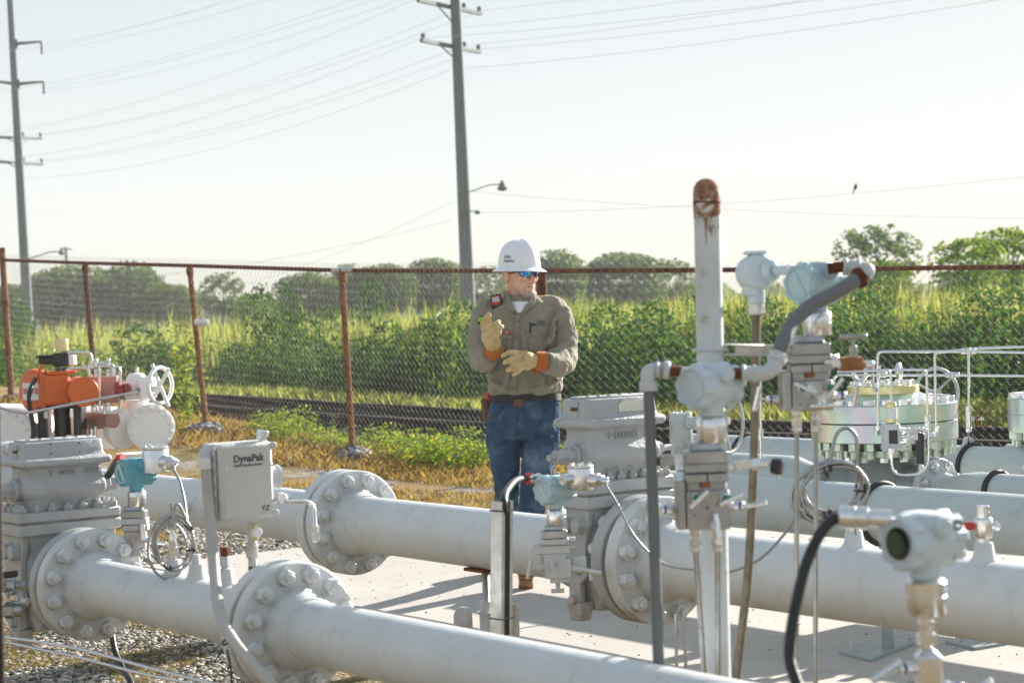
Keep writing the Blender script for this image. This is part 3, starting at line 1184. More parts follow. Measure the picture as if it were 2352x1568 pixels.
# first transmitter
O1 = at(1632, 886, 4.27)
t1, p, b1 = transmitter('pressure_transmitter', 'white pressure transmitter mounted in front of the rusty-capped stand pipe', O1, DF, 1.10, M['chalk'], M['chalk'])
p = V((at(1614, 1000, 4.30).x, p.y, p.z))
p = flange_block(t1, p, 1.05, 'steeld')
pm, wm = manifold(t1, p, 1.05, 'steeld', .080)
mb = MB(); g1 = V((pm.x - .027, pm.y - .005, pm.z)); g2 = V((pm.x + .020, pm.y - .010, pm.z))
f1 = fitting_nuts(mb, g1, -Zv)
part('tube_fitting', mb, M['steel'], t1)
mb = MB(); f2 = fitting_nuts(mb, g2, -Zv)
part('tube_fitting', mb, M['steel'], t1)
for g, xb, nm in ((f1, 1618, 0), (f2, 1650, 1)):
    mb = MB(); e = at(xb, 1550, 4.33); e2 = e + (e - g) * .9
    mb.tube([g + Zv * .01, e, V((e2.x, e2.y, .02))], .0062, 12)
    part('impulse_tube', mb, M['steeld'], t1)
mb = MB()                                 # side branch and black knob
q = at(1679, 1073, 4.28)
e = at(1765, 1062, 4.27)
mb.box((q + e) / 2 - X * .016, ((e - q).length / 2 - .018, .009, .0085), ((e - q).normalized(), Y, Zv), .001)
dq = (e - q).normalized()
mb.hexa(e - dq * .036, dq, .022, .018); mb.cyl(e - dq * .02, e, .009, 16, .001)
vb = part('bleed_valve', mb, M['steel'], t1)
mb = MB()
kn = at(1786, 1071, 4.27)
ex, ey, ez = frame(V((.9, -.4, -.1)))
n = 32
ringk = lambda t_, k: [kn + ez * t_ + (ex * math.cos(2 * math.pi * i / n) + ey * math.sin(2 * math.pi * i / n)) * (k * (.0175 if i % 4 < 2 else .0162)) for i in range(n)]
mb.loft([ringk(-.014, .6), ringk(-.012, .95), ringk(-.006, 1), ringk(.008, 1), ringk(.012, .85), ringk(.013, .5)])
part('knob', mb, M['black'], vb)
mb = MB(); q = at(1787, 1089, 4.27); mb.cyl(q, q - Zv * .011, .003, 10); mb.hexa(q - Zv * .004, -Zv, .008, .005)
part('bleed_tip', mb, M['steel'], vb)
mb = MB()
q = at(1526, 1058, 4.24)
mb.box(at(1530, 1058, 4.25), (.016, .02, .012), ch=.002)
part('bracket_tube', mb, M['steeld'], t1)
mb = MB(); mb.box(at(1525, 1058, 4.25) - X * .0125 - Y * 0, (.0008, .014, .0078))
part('bracket_opening', mb, M['rust'], t1)

# second transmitter
O2 = at(1874, 650, 4.52)
t2, p, b2 = transmitter('pressure_transmitter', 'pale blue pressure transmitter with a rusty nipple, standing above the chain link fence rail', O2, DF, 1.08, M['tblue'], M['tblue'])
p = V((at(1856, 760, 4.52).x, p.y, p.z))
p = flange_block(t2, p, 1.05, 'steeld')
pm, wm = manifold(t2, p, 1.06, 'steeld', .064)
mb = MB(); g1 = V((pm.x - .033, pm.y - .005, pm.z)); g2 = V((pm.x + .010, pm.y - .008, pm.z))
f1 = fitting_nuts(mb, g1, -Zv)
part('tube_fitting', mb, M['steel'], t2)
mb = MB(); f2 = fitting_nuts(mb, g2, -Zv)
part('tube_fitting', mb, M['steel'], t2)
for g, xb in ((f1, 1829), (f2, 1873)):
    mb = MB(); e = at(xb, 1560, 4.55); e2 = e + (e - g) * .5
    mb.tube([g + Zv * .01, e, V((e2.x, e2.y, .02))], .0058, 12)
    part('impulse_tube', mb, M['steeld'], t2)
mb = MB()                                 # rusty test valve with a long T handle
q, e = at(1895, 833, 4.50), at(1925, 836, 4.50)
mb.box((q + e) / 2, (.018, .010, .0095), ch=.002)
mb.cyl(e, at(1940, 836, 4.50), .0115, 16)
part('branch', mb, M['steel'], t2)
mb = MB(); mb.cyl(at(1985, 837, 4.50), at(2007, 838, 4.50), .010, 16, .002)
part('branch', mb, M['steel'], t2)
mb = MB()
mb.hexa(at(1930, 836, 4.50), X, .0300, .052, .003)
vb = part('test_valve', mb, M['rust2'], t2)
mb = MB()
q = at(1961, 824, 4.50)
mb.hexa(q, Zv, .016, .014); mb.cyl(q + Zv * .012, q + Zv * .030, .0085, 16, .002); mb.cyl(q + Zv * .028, q + Zv * .044, .0035, 10)
mb.cyl(q + Zv * .050 - X * .031, q + Zv * .050 + X * .031, .0058, 14, .001)
part('handle', mb, M['steeld'], vb)

# conduit beside the first transmitter
c1 = thing('conduit', 'grey upright conduit with an elbow and a rusty nipple, beside the stand pipe', 'conduit', V((at(1515, 1568, 4.2).x, at(1515, 1568, 4.2).y, 0)))
Zc = 4.25
k = Zc / FPX
mb = MB()
a, b = at(1490, 896, Zc), at(1514, 1550, 4.2)
mb.tube([a, b, V((b.x + (b.x - a.x) * .9, b.y - .03, 0))], .0122, 20)
part('pipe', mb, M['conduit'], c1)
mb = MB()
mb.tube(fillet([at(1489, 884, Zc), at(1487, 851, Zc), at(1530, 848, Zc + .02)], .030, 8), .0158, 22)
mb.cyl(at(1490, 898, Zc), at(1489, 876, Zc), .0195, 24, .002)
mb.cyl(at(1506, 848, Zc), at(1513, 848, Zc), .0185, 24, .002)
mb.cyl(at(1523, 848.5, Zc), at(1537, 850, Zc), .0195, 24, .002)
part('elbow', mb, M['fit'], c1)
mb = MB()
mb.tube([at(1534, 850, Zc), at(1566, 853, Zc + .015)], .0125, 18)
part('nipple', mb, M['rust'], c1)

# hose from the first transmitter up to the second
c2 = thing('hose', 'grey flexible conduit hose curving up from the white transmitter to the pale blue one', 'hose', at(1745, 880, 4.3))
Zc = 4.26
mb = MB(); mb.tube([at(1664, 857, 4.25), at(1708, 858, Zc)], .0125, 18)
part('nipple', mb, M['rust'], c2)
mb = MB()
mb.tube(fillet([at(1704, 857, Zc), at(1768, 859, Zc), at(1792, 815, Zc + .02)], .034, 8), .0165, 24)
mb.cyl(at(1702, 857, Zc), at(1711, 857, Zc), .0205, 24, .002)
mb.cyl(at(1728, 858, Zc), at(1738, 858, Zc), .0195, 24, .002)
mb.cyl(at(1781, 832, Zc + .01), at(1789, 815, Zc + .02), .0205, 24, .003)
part('elbow', mb, M['fit'], c2)
mb = MB()
hp = [at(1784, 824, Zc + .015), at(1801, 782, Zc + .03), at(1822, 740, 4.33), at(1866, 700, 4.36), at(1925, 669, 4.39), at(1975, 637, 4.42)]
mb.ribbed(hp, .0165, .0045, .0007, 22, 10)
part('hose_body', mb, M['conduit'], c2)
mb = MB()
q, e = at(1966, 642, 4.42), at(1992, 629, 4.425)
mb.lathe(q, e - q, [(0, .021), (.006, .0235), (.016, .0235), (.019, .019)], 20)
part('ring_nut', mb, M['rust'], c2)
mb = MB()
mb.tube(fillet([at(1985, 634, 4.425), at(1996, 620, 4.43), at(1945, 612, 4.45)], .022, 8), .0165, 24)
mb.cyl(at(1966, 614.5, 4.44), at(1974, 615.5, 4.44), .0195, 24, .002)
mb.cyl(at(1936, 612, 4.45), at(1945, 612.5, 4.45), .0205, 24, .002)
part('elbow', mb, M['fit'], c2)
mb = MB(); mb.tube([at(1902, 617, 4.46), at(1940, 613, 4.45)], .0128, 18)
part('nipple', mb, M['rust'], c2)

# junction box above the fence rail and the metal hose below it
jb = thing('junction_box', 'white round conduit junction box beside the pale blue transmitter', 'junction box', at(1737, 705, 4.62))
O = at(1735, 626, 4.62)
dj = V((.30, -1, .12)).normalized()
mb = MB()
mb.lathe(O - dj * .035, dj, [(0, .030), (.008, .040), (.030, .0440), (.052, .0440), (.060, .041), (.068, .036)], 12, None, .26)
mb.box(O + Zv * .046 + X * .001, (.025, .025, .004), ch=.002)
part('body', mb, M['chalk'], jb, .002)
mb = MB()
mb.cyl(O - Zv * .032, O - Zv * .072, .0205, 28, .002)
mb.cyl(O - Zv * .030 - X * .006, O - Zv * .052 - X * .006, .0245, 28, .002)
part('spout', mb, M['chalk'], jb)
mb = MB()
q, e = at(1763, 624, 4.60), at(1784, 621, 4.58)
mb.hexa(q, e - q, .047, .020); mb.cyl(q + (e - q) * .8, at(1812, 620, 4.56), .011, 18)
part('side_hub', mb, M['chalk'], jb)
mb = MB()
q = O - Zv * .073 
mb.cyl(q, q - Zv * .008, .0185, 28); mb.hexa(q - Zv * .007, -Zv, .039, .018)
part('connector', mb, M['zinc'], jb)
mb = MB()
mb.ribbed([q - Zv * .02, at(1737, 740, 4.62), at(1733, 1000, 4.62), at(1726, 1180, 4.62), at(1716, 1340, 4.62), at(1694, 1530, 4.62), at(1680, 1700, 4.60), at(1660, 1900, 4.55)], .0108, .0075, .0011, 14, 10)


def flexmetal():
    t = NT('brown_flexible_metal')
    a = t.noise(25, 4, .6)
    t.bsdf(t.ramp(a, [(.3, (.10, .08, .055)), (.7, (.24, .21, .155))]), .5, .4, t.bump(t.noise(200, 2), .0005))
    return t.m


M['flexm'] = flexmetal()
solo('metal_hose', mb, M['flexm'], 'brown flexible metal hose hanging from the white round junction box', 'hose')

# two thin tubes below the flange, by the conduit
mb = MB()
mb.tube([at(1552, 1410, 5.0), at(1555, 1575, 5.0), at(1557, 1900, 5.0)], .0042, 10)
mb2 = MB()
mb2.tube([at(1571, 1410, 5.05), at(1577, 1575, 5.05), at(1580, 1900, 5.05)], .0042, 10)
tt = thing('tubing', 'pair of thin bare tubes standing under the flange by the upright conduit', 'tubing', V((at(1557, 1900, 5.0).x, 5, 0)))
part('tube', mb, M['steeld'], tt); part('tube', mb2, M['steeld'], tt)

# third transmitter, close to the camera
Z3 = 3.50
O3 = at(2122, 1240, Z3)
D3 = V((-.86, -.56, .0)).normalized()
t3, p, b3 = transmitter('pressure_transmitter', 'white pressure transmitter with a dark round display window, nearest the camera', O3, D3, 1.12, M['chalk'], M['chalk'], None, True, True, (.0325, .056))
mb = MB()
q = p
mb.cyl(q + Zv * .003, q - Zv * .014, .0115, 18); mb.hexa(q - Zv * .012, -Zv, .030, .010); mb.cyl(q - Zv * .02, q - Zv * .04, .0135, 18, .001)
mb.hexa(q - Zv * .034, -Zv, .033, .022); mb.cyl(q - Zv * .05, q - Zv * .066, .0105, 18)
part('adapter', mb, M['steel'], t3)
q = q - Zv * .062
mb = MB()
mb.loft([rrect(q, X, Y, .012, .012, .006, q.z), rrect(q, X, Y, .022, .022, .004, q.z - .012), rrect(q, X, Y, .022, .022, .004, q.z - .20)])
vb = part('valve_block', mb, M['steel'], t3, .001)
tbar(t3, q - Zv * .028 - X * .02 - Y * .01, V((-1, -.35, -.05)).normalized(), V((.9, .1, .55)), 1.15, bandm='black')
tbar(t3, q - Zv * .066 + X * .022, V((1, -.25, -.08)).normalized(), V((.8, -.2, .55)), 1.15, bandm='blue')
mb = MB(); mb.torus(q - Zv * .062 - X * .034 - Y * .02, V((.5, -1, 0)), .010, .0012, 20, 6)
part('wire_ring', mb, M['dark'], t3)
mb = MB()
r3 = at(1925, 1186, 3.52); r3b = at(2047, 1192, 3.50)
dd = (r3b - r3).normalized()
Lr = (r3b - r3).length
mb.lathe(r3, dd, [(0, .015), (.003, .020), (.030, .0205), (.031, .019), (.036, .019), (.037, .021), (.052, .021), (.054, .015), (Lr * .55, .015), (Lr * .56, .0165), (Lr, .0165)], 28)
g = part('cable_gland', mb, M['zinc'], t3)
mb = MB(); q = O3 + b3 * (-.0) + V((.052, -.035, .028))
mb.torus(q, V((.35, -1, .2)), .0075, .003, 20, 8)
part('port', mb, M['dark'], t3)
mb = MB()
cp = [r3 + dd * .008, at(1908, 1196, 3.51), at(1878, 1235, 3.49), at(1850, 1300, 3.47), at(1830, 1380, 3.45), at(1817, 1450, 3.43), at(1814, 1510, 3.42), at(1828, 1560, 3.40), at(1850, 1610, 3.38), at(1880, 1680, 3.36)]
mb.ribbed(cp, .0105, .006, .0009, 16, 10)
solo('cable', mb, M['rubber'], 'black ribbed cable curving down from the transmitter with the dark window', 'cable')

# fourth transmitter on the middle orifice fitting
Z4 = 6.3
O4 = at(1276, 1124, Z4)
t4, p, b4 = transmitter('pressure_transmitter', 'pale blue pressure transmitter with a red cable nut, on the orifice fitting near the man', O4, DF, 1.02, M['tblue'], M['chalk'])
p = V((at(1272, 1200, Z4).x, p.y, p.z))
p = flange_block(t4, p, .95, 'steeld')
mb = MB(); c = p
mb.box(c - Zv * .012 - X * .002, (.047, .03, .010), ch=.003)
for sx in (-1, 1):
    mb.cyl(c - Zv * .012 - X * .002 + X * sx * .03 - Y * .03, c - Zv * .012 - X * .002 + X * sx * .03 - Y * .036, .009, 16)
mb.box(c - Zv * .037, (.048, .024, .013), ch=.002)
mb.box(c - Zv * .060, (.034, .02, .010), ch=.001)
mb.box(c - Zv * .098 + X * .008, (.042, .028, .030), ch=.003)
mb.box(c - Zv * .135 + X * .012, (.030, .02, .008), ch=.002)
part('manifold', mb, M['grey'], t4, .001)
mb = MB()
q = c - Zv * .034
for f_ in (lambda m_: m_.hexa(q + X * .05, X, .016, .014), lambda m_: m_.hexa(q - X * .062 - Y * .004, V((.2, -1, 0)), .034, .02), lambda m_: m_.hexa(c - Zv * .010 + X * .046, X, .018, .02)):
    mb = MB(); f_(mb); part('plug', mb, M['grey'], t4)
mb = MB()
mb.hexa(c - Zv * .143 + X * .006, -Zv, .014, .018); mb.cyl(c - Zv * .155 + X * .006, c - Zv * .170 + X * .006, .004, 8); mb.cyl(c - Zv * .170 - X * .016, c - Zv * .170 + X * .026, .007, 10)
part('vent_valve', mb, M['grey'], t4)
tbar(t4, c - Zv * .092 - X * .030 - Y * .012, V((-1, -.5, -.05)).normalized(), V((.25, 0, 1)), 1.1, 'grey')
tbar(t4, c - Zv * .080 - X * .006 - Y * .028, V((-.1, -1, -.1)).normalized(), V((-.3, 0, 1)), .95, 'grey', stem=.02)
tbar(t4, c - Zv * .100 + X * .05 - Y * .01, V((1, -.5, -.1)).normalized(), V((1, -.2, -.2)), 1.25, 'grey')
mb = MB()
for i in range(4):
    q = c - Zv * .095 + X * (.052 + .012 * i) + Y * .012
mb.box(c - Zv * .088 + X * .075 + Y * .02, (.024, .02, .022), ch=.004)
part('stabilised_tap', mb, M['grey'], t4)


def head(t, O, d, s=1.0, name='drum'):
    """round junction head with bolted lid"""
    mb = MB()
    mb.lathe(O - Zv * .033 * s, Zv, [(0, .034 * s), (.003, .036 * s), (.060 * s, .036 * s), (.061 * s, .0355 * s)], 36)
    q = O - Zv * .004 * s
    mb.cyl(q, q + d * .058 * s, .020 * s, 20, .003)
    h = part(name, mb, M['zinc'], t)
    mb = MB()
    mb.cyl(O + Zv * .0288 * s, O + Zv * .036 * s, .0362 * s, 36, .002)
    part('lid', mb, M['zinc'], h)
    mb = MB()
    for i in range(6):
        a = i * math.pi / 3 + .3
        q2 = O + Zv * .036 * s + (X * math.cos(a) + Y * math.sin(a)) * .027 * s
        mb.cyl(q2, q2 + Zv * .007, .0045 * s, 10, .001)
    part('lid_screw', mb, M['zinc'], h)
    mb = MB()
    mb.hexa(q + d * .056 * s, d, .030 * s, .014 * s)
    mb.cyl(q + d * .06 * s, q + d * .085 * s, .011 * s, 16, .002)
    part('gland', mb, M['zinc'], h)
    return q + d * .085 * s


jh = thing('terminal_box', 'round aluminium terminal box between the red-nutted transmitter and the orifice fitting', 'junction box', at(1334, 1115, 6.25))
qh = head(jh, at(1334, 1097, 6.25), V((.86, -.5, -.05)).normalized(), 1.13)
mb = MB()
q, e = at(1318, 1100, 6.25), at(1298, 1101, 6.22)
mb.cyl(q, e, .017, 20, .002); mb.hexa(e, (e - q), .034, .014)
part('nipple', mb, M['zinc'], jh)
mb = MB()
q, e = at(1240, 1100, 6.32), at(1222, 1099, 6.34)
mb.cyl(at(1258, 1101, 6.30), e, .015, 20, .001); mb.hexa(q, e - q, .034, .016)
part('cable_gland', mb, M['zinc'], t4)
mb = MB()
q, e = at(1222, 1099, 6.34), at(1206, 1098, 6.36)
mb.lathe(q, e - q, [(0, .017), (.004, .020), (.018, .020), (.022, .016)], 20)
part('cable_nut', mb, M['red'], t4)
# small flexible armoured cable, from the head to the coil on the right
c3 = [qh, at(1392, 1113, 6.18), at(1420, 1160, 6.12), at(1450, 1220, 6.05), at(1490, 1268, 5.95), at(1530, 1296, 5.85), at(1590, 1307, 5.75), at(1635, 1316, 5.65), at(1690, 1308, 5.55), at(1750, 1279, 5.5), at(1810, 1215, 5.45), at(1850, 1150, 5.42)]
mb = MB(); mb.ribbed(c3, .0042, .0042, .0008, 10, 10)


def coil(c, ax, ay, rad, turns, r0, jit, thick=.004, seed=1, back=Y):
    g = random.Random(seed)
    pts = []
    n = 16
    for i in range(int(turns * n) + 1):
        a = 2 * math.pi * i / n
        w = i / n
        k = 1 + jit * math.sin(i * .37 + seed) + .13 * math.sin(w * 2.6 + seed)
        pts.append(c + ax * (math.cos(a + r0) * rad[0] * k) + ay * (math.sin(a + r0) * rad[1] * k) + back * (.006 * math.sin(w * 2.1 + seed)) + ax * (.012 * math.cos(1.7 * w)) + ay * (.012 * math.sin(2.9 * w)))
    return pts


zc_ = 5.42
cc = at(1915, 1131, zc_)
cl = thing('armoured_cable', 'coil of silver armoured cable tied with black straps, above the middle pipe on the right', 'cable', V((cc.x, cc.y, cc.z - .09)))
part('lead', mb, M['steeld'], cl)
mb = MB()
cp = coil(cc, (CR + CU * .35).normalized(), (CU - CR * .35).normalized(), (.092, .072), 5.6, 2.6, .10, .004, 3)
mb.ribbed(cp, .0058, .0058, .0010, 10, 4)
part('loop', mb, M['steeld'], cl)
mb = MB()
mb.ribbed([at(1905, 1075, zc_), at(1912, 1030, zc_), at(1924, 994, zc_), at(1946, 983, zc_), at(1965, 1000, zc_), at(1969, 1030, zc_)], .0058, .0056, .0010, 10, 8)
part('loop', mb, M['steeld'], cl)
mb = MB(); mb.tube([at(1968.5, 1026, zc_), at(1967, 1110, zc_), at(1966, 1225, zc_ + .25)], .0042, 12)
part('probe', mb, M['steeld'], cl)
for x_, y_, r_ in ((1896, 1085, .02), (1975, 1126, .017), (1895, 1185, .018)):
    mb = MB(); q = at(x_, y_, zc_)
    mb.torus(q, (CR * (1 if y_ != 1126 else .1) + CU * (.5 if y_ != 1126 else 1)), r_ * .8, .0032, 18, 6)
    mb.box(q + CR * .012 + CU * .012 - CF * .012, (.005, .004, .008), ch=.001)
    part('tie_strap', mb, M['black'], cl)
mb = MB()
q = B2[0] + Zv * (R2 + .045)
mb.cyl(q, q + Zv * .024, .019, 18); mb.hexa(q + Zv * .02, Zv, .040, .016); mb.cyl(q + Zv * .03, q + Zv * .07, .012, 14); mb.hexa(q + Zv * .055, Zv, .028, .02)
solo('thermowell', mb, M['steel'], 'steel thermowell screwed into the middle pipe under the cable coil', 'fitting')
# little ball valve with a red handle
bv = thing('ball_valve', 'small steel ball valve with a red handle on top of the middle pipe', 'valve', B2[1] + Zv * (R2 + .045))
q = bv.location.copy()
mb = MB()
mb.cyl(q, q + Zv * .02, .019, 18, .001); mb.lathe(q + Zv * .016, Zv, [(0, .024), (.01, .026), (.05, .026), (.056, .021)], 8); mb.cyl(q + Zv * .07, q + Zv * .088, .0185, 20, .001); mb.cyl(q + Zv * .086, q + Zv * .104, .0178, 20, .001)
mb.cyl(q + Zv * .05 + X * .02, q + Zv * .05 + X * .038, .010, 14, .001); mb.hexa(q + Zv * .043 + X * .03, X, .016, .014)
part('body', mb, M['steel'], bv, .001)
mb = MB(); mb.box(q + Zv * .046 - X * .045 + Y * .024, (.042, .003, .011), ch=.002)
part('handle', mb, M['red'], bv)
# ------------------------------------------------------------------ sampling box, probe, blue transmitter, supports
dz = thing('sampling_box', 'grey sampling box lettered DynaPak above the nearest pipe', 'instrument box', at(575, 1350, 5.45))
bl = at(510, 1199, 5.36)
bw, bh = .167, .207
mb = MB()
mb.box(bl + VF * bw / 2 + Zv * bh / 2 + UF * .062, (bw / 2 + .004, .034, bh / 2 + .002), (VF, UF, Zv), .006)
part('box_body', mb, M['box'], dz, .001)
mb = MB()
mb.box(bl + VF * bw / 2 + Zv * bh / 2 + UF * .013, (bw / 2 - .002, .013, bh / 2), (VF, UF, Zv), .008)
lid = part('lid', mb, M['box'], dz, .002)
for zz in (.03, .065, .1, .14, .178):
    mb = MB(); mb.cyl(bl + UF * .027 - VF * .002 + Zv * zz, bl + UF * .027 - VF * .002 + Zv * (zz + .022), .0045, 12)
    part('hinge', mb, M['box'], lid)
for zz in (.012, bh - .010):
    mb = MB(); mb.cyl(bl + VF * (bw + .0) + UF * .012 + Zv * zz, bl + VF * bw + UF * .012 + Zv * zz - UF * .016, .009, 16, .002)
    part('lid_screw', mb, M['box'], lid)
for a in (.018, bw - .012):
    mb = MB(); mb.cyl(bl + VF * a + Zv * (bh * .70), bl + VF * a + Zv * bh * .70 - UF * .003, .005, 14, .001)
    part('screw', mb, M['zinc'], lid)
mb = MB()
mb.box(bl + VF * bw * .5 + Zv * bh * .5 - UF * .0, (bw * .43, .0012, bh * .44), (VF, UF, Zv), .0006)
part('raised_panel', mb, M['box'], lid)
f = -UF * .0018
text('DynaPak', .0265, bl + VF * .040 + Zv * (bh * .765) + f, VF, Zv, M['ink'], lid, 'lettering', .0003, 'LEFT', .034)
text('Online Sampling System', .0093, bl + VF * .040 + Zv * (bh * .705) + f, VF, Zv, M['ink'], lid, 'lettering', .0003, 'LEFT', .022)
text('YZ', .020, bl + VF * (bw * .72) + Zv * (bh * .10) + f, (VF + Zv * 0), (Zv + VF * .18).normalized(), M['ink'], lid, 'lettering', .0003, 'LEFT', .016)
mb = MB()
q = bl + VF * (bw + .002) + Zv * (bh * .51) + UF * .05
mb.lathe(q, VF, [(0, .030), (.030, .030), (.032, .033), (.036, .033), (.037, .029)], 28)
part('filter_cap', mb, M['fit'], dz)
mb = MB()
q = bl + VF * (bw - .022) + Zv * (bh + .004) + UF * .03
d_ = (Zv + VF * .25 - UF * .1).normalized()
mb.cyl(q, q + d_ * .022, .014, 18, .002); mb.hexa(q + d_ * .012, d_, .030, .016)
part('top_plug', mb, M['zinc'], dz)
mb = MB()
q = bl + VF * (bw + .002) + Zv * (bh * .235) + UF * .03
mb.box(q + VF * .016, (.020, .012, .014), (VF, UF, Zv), .002)
mb2 = MB(); mb2.lathe(q + VF * .026 - UF * .012, -UF, [(0, .010), (.004, .014), (.014, .014), (.016, .011)], 10)
part('valve', mb, M['steel'], dz); part('knob', mb2, M['white_p'], dz)
mb = MB()
mb.hexa(q + VF * .036, VF, .017, .012); mb.hexa(q + VF * .05, VF, .019, .012)
mb.tube(fillet([at(655, 1151, 5.44), at(722, 1150, 5.5), at(724, 1212, 5.47)], .05, 8), .0058, 12)
e = at(724, 1206, 5.47)
mb.hexa(e, -Zv, .019, .016); mb.hexa(e - Zv * .018, -Zv, .0235, .012); mb.cyl(e - Zv * .03, e - Zv * .044, .0115, 18, .001)
part('vent_tube', mb, M['steel'], dz)
mb = MB()
q = at(577, 1200, 5.46)
mb.cyl(q, q - Zv * .055, .0115, 18)
part('riser', mb, M['grey'], dz)
mb = MB(); mb.hexa(q - Zv * .002 + X * .012 - Y * .01, -Zv, .016, .013); mb.hexa(q - Zv * .036 + X * .012 - Y * .01, -Zv, .016, .012)
part('brass_fitting', mb, M['gold'], dz)
mb = MB(); e = q - Zv * .024 + X * .016 - Y * .012; mb.lathe(e, V((.35, -1, 0)), [(0, .011), (.003, .0135), (.010, .0135), (.012, .011)], 12)
part('knob', mb, M['white_p'], dz)
mb = MB()
e = q - Zv * .052
mb.cyl(e, e - Zv * .010, .0155, 20, .001); mb.cyl(e - Zv * .008, e - Zv * .044, .0170, 24, .002)
part('coupling', mb, M['galv'], dz)
mb = MB(); mb.cyl(e - Zv * .042, e - Zv * .068, .0125, 18)
part('nipple', mb, M['fit'], dz)
mb = MB(); mb.cyl(e - Zv * .066, e - Zv * .17, .0127, 18)
part('nipple', mb, M['rust2'], dz)

cz = thing('conduit', 'pale grey conduit bending down from the left side of the sampling box', 'conduit', V((at(620, 1568, 5.05).x, at(620, 1568, 5.05).y, 0)))
mb = MB()
mb.tube([at(473, 1070, 5.38), at(479, 1150, 5.37), at(488, 1260, 5.33), at(497, 1360, 5.24), at(509, 1420, 5.16), at(540, 1477, 5.08), at(580, 1524, 5.03), at(626, 1575, 5.0), at(720, 1680, 4.95), at(800, 1800, 4.9)], .0152, 20, 8)
part('pipe', mb, M['conduitl'], cz)
mb = MB()
mb.tube(fillet([at(472, 1066, 5.38), at(470, 1036, 5.39), at(506, 1034, 5.41)], .035, 8), .0185, 20)
part('elbow', mb, M['fit'], cz)
mb = MB(); e = at(473, 1076, 5.38); mb.cyl(e, e + Zv * .006, .021, 24); mb.hexa(e + Zv * .003, Zv, .044, .014); mb.cyl(e + Zv * .014, e + Zv * .03, .020, 24, .002)
part('connector', mb, M['zinc'], cz)
mb = MB()
e = at(523, 1470, 5.10)
mb.torus(e, V((.5, .3, -.9)), .0165, .003, 20, 6)
mb.tube([e + V((-.012, -.01, -.02)), e + V((-.03, -.01, -.045)), e + V((-.055, 0, -.06))], .002, 6, 4)
mb.tube([e + V((.0, -.018, -.02)), e + V((.008, -.01, -.08)), e + V((.004, 0, -.13))], .003, 6, 4)
part('tie_strap', mb, M['black'], cz)

# blue transmitter beside the left fitting
Z5 = 6.45
O5 = at(312, 1083, Z5)
t5, p, b5 = transmitter('pressure_transmitter', 'bright blue pressure transmitter at the left, with an oval white name strip', O5, DF, 1.0, M['tblue2'], M['paper'])
p = V((at(308, 1165, Z5).x, p.y, p.z))
p = flange_block(t5, p, .9, 'steeld')
mb = MB(); c = p
mb.box(c - Zv * .012, (.042, .03, .010), ch=.002); mb.box(c - Zv * .034 + X * .004, (.040, .025, .010), ch=.002); mb.box(c - Zv * .075 + X * .0, (.034, .025, .030), ch=.003)
mb.box(c - Zv * .115, (.02, .02, .012), ch=.002)
part('manifold', mb, M['greyv'], t5)
tbar(t5, c - Zv * .070 + X * .03 - Y * .02, V((.9, -.5, -.2)).normalized(), V((1, -.2, -.1)), 1.1, 'zinc')
tbar(t5, c - Zv * .105 + X * .02 - Y * .02, V((.6, -.7, -.4)).normalized(), V((.8, -.2, -.6)), .9, 'zinc')
mb = MB(); mb.box(c - Zv * .045 + X * .03 - Y * .03, (.008, .003, .028), (X, Y, Zv), .003)
part('lever', mb, M['zinc'], t5)
th5 = thing('terminal_box', 'round aluminium terminal box with raised lid screws, behind the bright blue transmitter', 'junction box', at(357, 1075, 6.42))
q5h = head(th5, at(357, 1056, 6.42), V((.80, -.62, -.05)).normalized(), 1.2)
mb = MB(); mb.cyl(at(330, 1068, 6.44), at(345, 1066, 6.43), .016, 18)
part('nipple', mb, M['zinc'], th5)
mb = MB(); e, d_ = at(282, 1052, 6.54), V((-.8, .55, -.2)).normalized(); mb.cyl(e, e + d_ * .022, .0165, 20, .003)
part('cable_nut', mb, M['red'], t5)
mb = MB(); mb.ribbed([e + d_ * .02, at(262, 1068, 6.6), at(249, 1090, 6.65), at(236, 1108, 6.72), at(215, 1150, 6.8)], .0125, .007, .001, 14, 8)
solo('cable', mb, M['rubber'], 'short black cable leaving the bright blue transmitter towards the orifice fitting', 'cable')
# coil and probe
pc = thing('armoured_cable', 'coil of silver armoured cable round the probe on the nearest pipe', 'cable', B1[0] + Zv * (R1 + .04))
zc_ = 5.86
mb = MB()
mb.ribbed([q5h, at(400, 1078, 6.2), at(413, 1105, 6.1), at(423, 1145, 6.0), at(429, 1190, 5.92), at(432, 1215, 5.88)], .0042, .0044, .0008, 10, 8)
part('lead', mb, M['steeld'], pc)
mb = MB()
mb.ribbed(coil(at(397, 1250, zc_), CR, CU, (.058, .082), 3.4, .8, .06, .004, 5), .0046, .0044, .0008, 10, 4)
part('loop', mb, M['steeld'], pc)
mb = MB()
mb.ribbed([at(399, 1215, 5.81), at(398.5, 1180, 5.81), at(402, 1160, 5.81), at(411, 1158, 5.82), at(420, 1175, 5.83), at(428, 1198, 5.85)], .0046, .0044, .0008, 10, 8)
part('loop', mb, M['steeld'], pc)
q = B1[0] + Zv * (R1 + .042)
mb = MB(); mb.cyl(q + Zv * .08, q + Zv * .17, .0042, 12)
part('probe', mb, M['steeld'], pc)
mb = MB(); mb.hexa(q, Zv, .030, .012); mb.lathe(q + Zv * .010, Zv, [(0, .017), (.028, .017), (.03, .013), (.038, .013)], 6); mb.lathe(q + Zv * .045, Zv, [(0, .0095), (.03, .0085), (.036, .0065), (.05, .006)], 16); mb.hexa(q + Zv * .046, Zv, .022, .012)
part('fitting', mb, M['steel'], pc)
